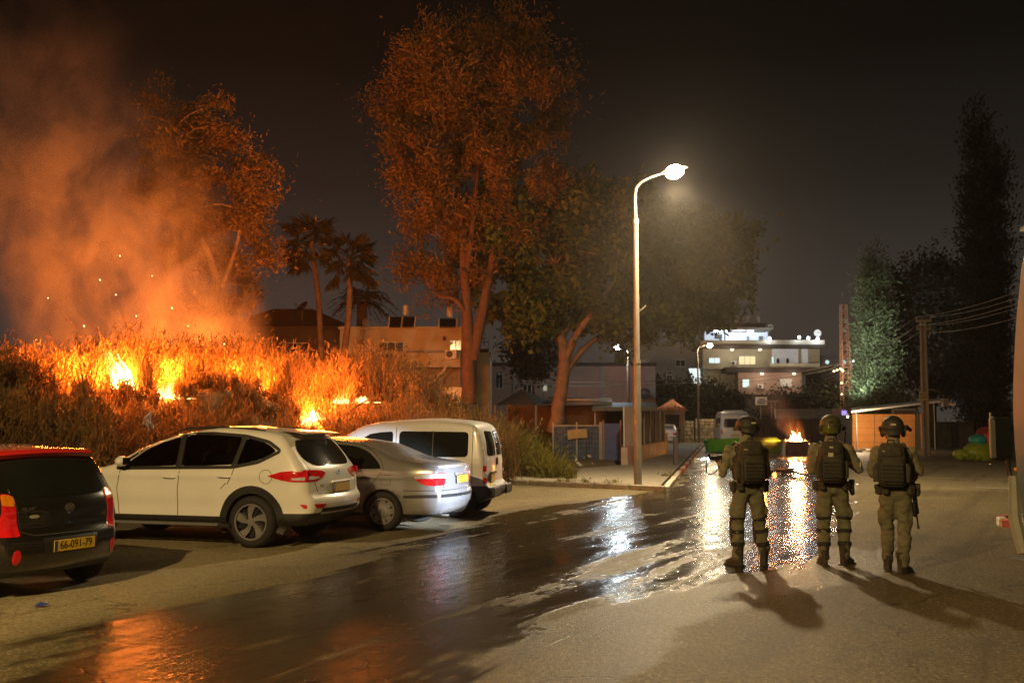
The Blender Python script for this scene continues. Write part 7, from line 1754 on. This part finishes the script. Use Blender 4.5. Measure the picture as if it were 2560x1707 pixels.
fc = copy_tree(sal); g_ = G(1668, 1113); fc.location = (g_.x, g_.y + .9, .0); fc.rotation_euler = (0, 0, R(80)); tag(fc, 'distant white saloon seen from behind beside the gatehouse', 'car', 'cars at the end of the street')
for ch_ in fc.children:
    if ch_.name.startswith(('body', 'boot_trim')): ch_.material_slots[0].link = 'OBJECT'; ch_.material_slots[0].material = WHITE

# -- bus at the right edge, facing away
bus = thing('bus', 'beige bus facing away, only its front corner and mirror in view', 'bus', (0, 0, 0)); BUSP = mat('bus_paint', (.13, .15, .16), .55, 0, .08, 1.5)
bx = 5.41; yf = 11.30
prof = [(1., .30), (10.7, .26), (11.02, .30), (11.14, .55), (11.27, 1.1), (11.32, 1.75), (11.29, 2.18), (11.18, 2.8), (11.0, 3.45), (10.7, 3.75), (10.2, 3.85), (1., 3.9)]
P = catmull([Vector((a_, b_, 0)) for a_, b_ in prof[:]], 5); 
b = MB(); rows = []
ctr = Vector((4.5, 1.8, 0))
for dx, ins_ in ((0.20, -.16), (0.06, -.06), (0.0, 0.0), (0., 0.)):
    pass
def busring(x, k): return [(bx + x, p.x - k * (1 if p.x > 5 else 0), p.y + (0.0 if p.y < 3 else -k)) for p in P]
b.grid([busring(.0, .07), busring(.03, .02), busring(.08, .0), busring(1.2, -.05), busring(2.3, .0), busring(2.4, .06), busring(2.45, .16)]); side = busring(0., .07); b.add(side, [tuple(range(len(side)))]); s2 = busring(2.45, .16); b.add(s2, [tuple(range(len(s2)))[::-1]]); b.build('body', BUSP, bus, smooth=40)
def bquad(name, pts, m, off): 
    b = MB(); b.prism([(p[0], p[1]) for p in pts], bx - off, bx + .03, 'x'); return b.build(name, m, bus)
bquad('side_window', rounded([(1.4, 1.55), (5.0, 1.55), (5.0, 2.75), (1.4, 2.75)], .12), GLASS, .01); bquad('side_window', rounded([(5.1, 1.55), (8.6, 1.55), (8.6, 2.75), (5.1, 2.75)], .12), GLASS, .01)
bquad('driver_window', rounded([(8.75, 1.35), (10.55, 1.35), (10.4, 2.7), (8.75, 2.7)], .12), GLASS, .01)
bquad('side_strip', [(1.2, .95), (10.9, .95), (10.9, 1.02), (1.2, 1.02)], mat('bus_strip', (.5, .42, .25), .4), .012)
b = MB(); b.tube([(bx + .02, yf - .12, .34), (bx - .01, yf - .02, .7), (bx, yf + .0, 1.15)], [.06, .07, .05], 8); b.build('bumper_corner', mat('bus_bumper', (.26, .25, .20), .4), bus, smooth=True)
for z in (.98, 1.22): MB().ball((bx + .02, yf - .03, z), (.028, .025, .025), 10).build('side_marker', AMBER, bus, smooth=True)
for y in (2.6, 8.3): MB().lathe([(0, -.12), (.30, -.12), (.48, -.13), (.5, 0), (.48, .13), (.30, .12), (0, .12)], 28, xf=Matrix.Translation((bx + .1, y, .5)) @ Matrix.Rotation(R(90), 4, 'Y')).build('wheel', RUBBER, bus, smooth=40)
mc = at(2504, 1096, 12.0); m_ = MB(Matrix.Translation(mc) @ Matrix.Rotation(R(8), 4, 'Z')); m_.box((0, .03, 0), (.25, .12, .50), ch=.035); mo = m_.build('mirror', PLASTIC, bus)
MB(Matrix.Translation(mc) @ Matrix.Rotation(R(8), 4, 'Z')).box((0, -.04, .01), (.20, .02, .43), ch=.008).build('mirror_glass', mat('mirror_glass', (.05, .06, .05), .05, .9), mo)
MB().tube([mc + Vector((-.12, 0, .3)), mc + Vector((-.13, 0, -.1)), mc + Vector((-.12, 0, -.22))], .012, 6).build('mirror_edge', GREYM, mo)
MB().tube(catmull([mc + Vector((.06, .02, -.2)), mc + Vector((.1, .02, -.45)), mc + Vector((.16, -.2, -.62)), Vector((bx + .05, yf - .05, 1.0))], 4), .028, 8).build('mirror_arm', PLASTIC, bus, smooth=True)
# ================================================================== street lamps and air
def street_lamp(label, base, head, pole_px=None, power=3000, col=(1, .82, .55), r0=.088, lens=LITWARM, head_len=.55, collar=True, base_z=0., group='street lamps', spot=False, soft=.1):
    base = Vector(base); head = Vector(head); t = thing('street_lamp', label, 'street lamp', (base.x, base.y, base_z), group=group); hd = head - Vector((base.x, base.y, base_z)); top = hd.z - .42
    b = MB(); b.tube([(0, 0, 0), (0, 0, 3.1)], [r0 * 1.12, r0 * 1.05], 14); b.build('lower_pole', GALV, t, smooth=40)
    b = MB(); b.tube([(0, 0, 3.1), (0, 0, top - .75)], [r0 * .88, r0 * .72], 14); b.build('upper_pole', GALV, t, smooth=40)
    b = MB(); b.tube([(0, 0, 3.05), (0, 0, 3.14)], [r0 * 1.15, r0 * 1.15], 14); b.build('sleeve', GALV, t); b = MB(); b.tube([(0, 0, top - .80), (0, 0, top - .66)], [r0 * .85, r0 * .85], 14); b.build('collar', GALV, t)
    hx = Vector((hd.x, hd.y, 0)); arm = catmull([Vector((0, 0, top - .75)), Vector((0, 0, top)), hx * .12 + Vector((0, 0, top + .22)), hx * .4 + Vector((0, 0, hd.z - .08)), hx * .8 + Vector((0, 0, hd.z - .01))], 6)
    b = MB(); b.tube(arm, list(np.linspace(r0 * .5, r0 * .34, len(arm))), 10); b.build('arm', GALV, t, smooth=True)
    u = hx.normalized() if hx.length > .01 else Vector((1, 0, 0)); an = math.atan2(u.y, u.x); X = Matrix.Translation(hd) @ Matrix.Rotation(an, 4, 'Z') @ Matrix.Rotation(R(-7), 4, 'Y')
    b = MB(X); b.grid([[(x, wy * .13 * math.cos(k), hz * math.sin(k) if math.sin(k) > 0 else 0) for k in np.linspace(0, 2 * math.pi, 15)[:-1]] for x, wy, hz in ((-.16, .45, .05), (0, .9, .09), (.2, 1.0, .11), (head_len - .15, .85, .08), (head_len, .3, .03))], closed=True); ho = b.build('lamp_head', GALV, t, smooth=60)
    b = MB(X); b.ball((.20, 0, -.03), (.25, .19, .18), 16); b.build('lamp_glass', lens, ho, smooth=True)  # oversized bright ball puts the lamp's glare into its shape
    l_ = bpy.data.lights.new('lamp_light', 'SPOT' if spot else 'POINT'); l_.energy = power; l_.color = col; l_.shadow_soft_size = soft
    if spot: l_.spot_size = R(179); l_.spot_blend = 1.0
    lo = bpy.data.objects.new('lamp_light', l_); COL.objects.link(lo); lo.parent = t; lo.location = X @ Vector((.20, 0, -.30))
    MB().box((0, 0, .6), (.02 + 2 * r0, r0 * 1.2, .32), ch=.01).build('service_door', GALV, t)
    return t
GALV = mat('galvanised_pole', (.19, .175, .145), .5, .25, .15, 5)
LB = G(1595, 1212, .125)
sl = street_lamp('tall street lamp with curved arm standing at the pavement corner', LB, at(1668, 432, LB.y - .5), power=P_MAIN, col=(1., .75, .42), spot=True, base_z=.125, soft=.12)
l_ = bpy.data.lights.new('halo_light', 'POINT'); l_.energy = 2000; l_.color = (1., .76, .46); l_.shadow_soft_size = .15; lo = bpy.data.objects.new('halo_light', l_); COL.objects.link(lo); lo.parent = sl; lo.location = at(1686, 440, LB.y - 1.2) - sl.location  # extra light added ahead of the lamp head for a round halo
MB().tube([(.07, 0, at(0, 772, LB.y).z - .2), (.25, -.05, at(0, 772, LB.y).z - .05)], .02, 6).build('bracket', GALV, sl)
street_lamp('street lamp off to the left, lighting the parked cars', (-7.4, -1.4, 0), (-6.3, -1.2, 8.3), power=P_NEAR, col=(1., .665, .27), soft=.10)
c0 = at(1572, 1010, 66.); street_lamp('cool white street lamp behind the shed canopy', (c0.x, 66., 0), at(1552, 868, 66.), power=P_COOL, col=(.80, .95, 1.), r0=.13, lens=LITB, soft=.12)
c0 = G(1747, 1106); street_lamp('far warm street lamp beside the dry stone wall', (c0.x, c0.y, 0), at(1768, 863, c0.y), power=P_FAR, col=(1., .76, .46), soft=.12, lens=mat('lamp_warm_far', (.9, .85, .7), .5, emit=(1., .80, .50), estr=12))
# lamp by the mast; the spot on the pale conifer is added in front
t = thing('flood_lamp', 'white flood lamp fixed beside the lattice mast', 'lamp', at(2131, 901, 88.)); MB().box((0, 0, 0), (.4, .25, .3), ch=.05).build('housing', GREYM, t); MB().ball((0, -.16, -.02), (.18, .06, .14), 10).build('lamp_glass', LITB, t, smooth=True); MB().tube([(0, .1, -.1), (-.2, .1, -at(2131, 901, 88.).z)], .06, 8).build('pole', GREYM, t)
l_ = bpy.data.lights.new('conifer_fill_light', 'SPOT'); l_.energy = 9000; l_.color = (.85, .95, .85); l_.shadow_soft_size = .2; l_.spot_size = R(62); l_.spot_blend = .8; lo = bpy.data.objects.new('conifer_fill_light', l_); COL.objects.link(lo); lo.parent = t
fp = at(2100, 985, 76.5); lo.location = fp - t.location; lo.rotation_euler = (at(2172, 860, 84.) - fp).to_track_quat('-Z', 'Y').to_euler()
t = thing('cabin_lamp', 'small lamp under the metal canopy lighting the orange cabin', 'lamp', at(2118, 1034, 60.2)); MB().tube([(0, 0, 0), (0, -.05, -.15)], [.05, .09], 10).build('shade', GREYM, t); MB().ball((0, -.05, -.17), .06, 8).build('bulb', mat('cabin_bulb', (1, .8, .5), .5, emit=(1, .72, .4), estr=12), t)
l_ = bpy.data.lights.new('cabin_light', 'POINT'); l_.energy = 420; l_.color = (1., .72, .42); l_.shadow_soft_size = .1; lo = bpy.data.objects.new('cabin_light', l_); COL.objects.link(lo); lo.parent = t; lo.location = (.3, -1.3, -.5)
# ------------------------------------------------------------------ hazy night air
m, nt, out = new_mat('night_haze'); v = nt.nodes.new('ShaderNodeVolumePrincipled'); v.inputs['Color'].default_value = (.86, .82, .78, 1); v.inputs['Density'].default_value = HAZE; v.inputs['Anisotropy'].default_value = .45; nt.links.new(v.outputs[0], out.inputs['Volume'])
b = MB(); b.box((0, 60, 10.5), (150, 150, 23)); tag(b.build('haze', m), 'thin hazy night air over the whole street', 'haze', kind='stuff')
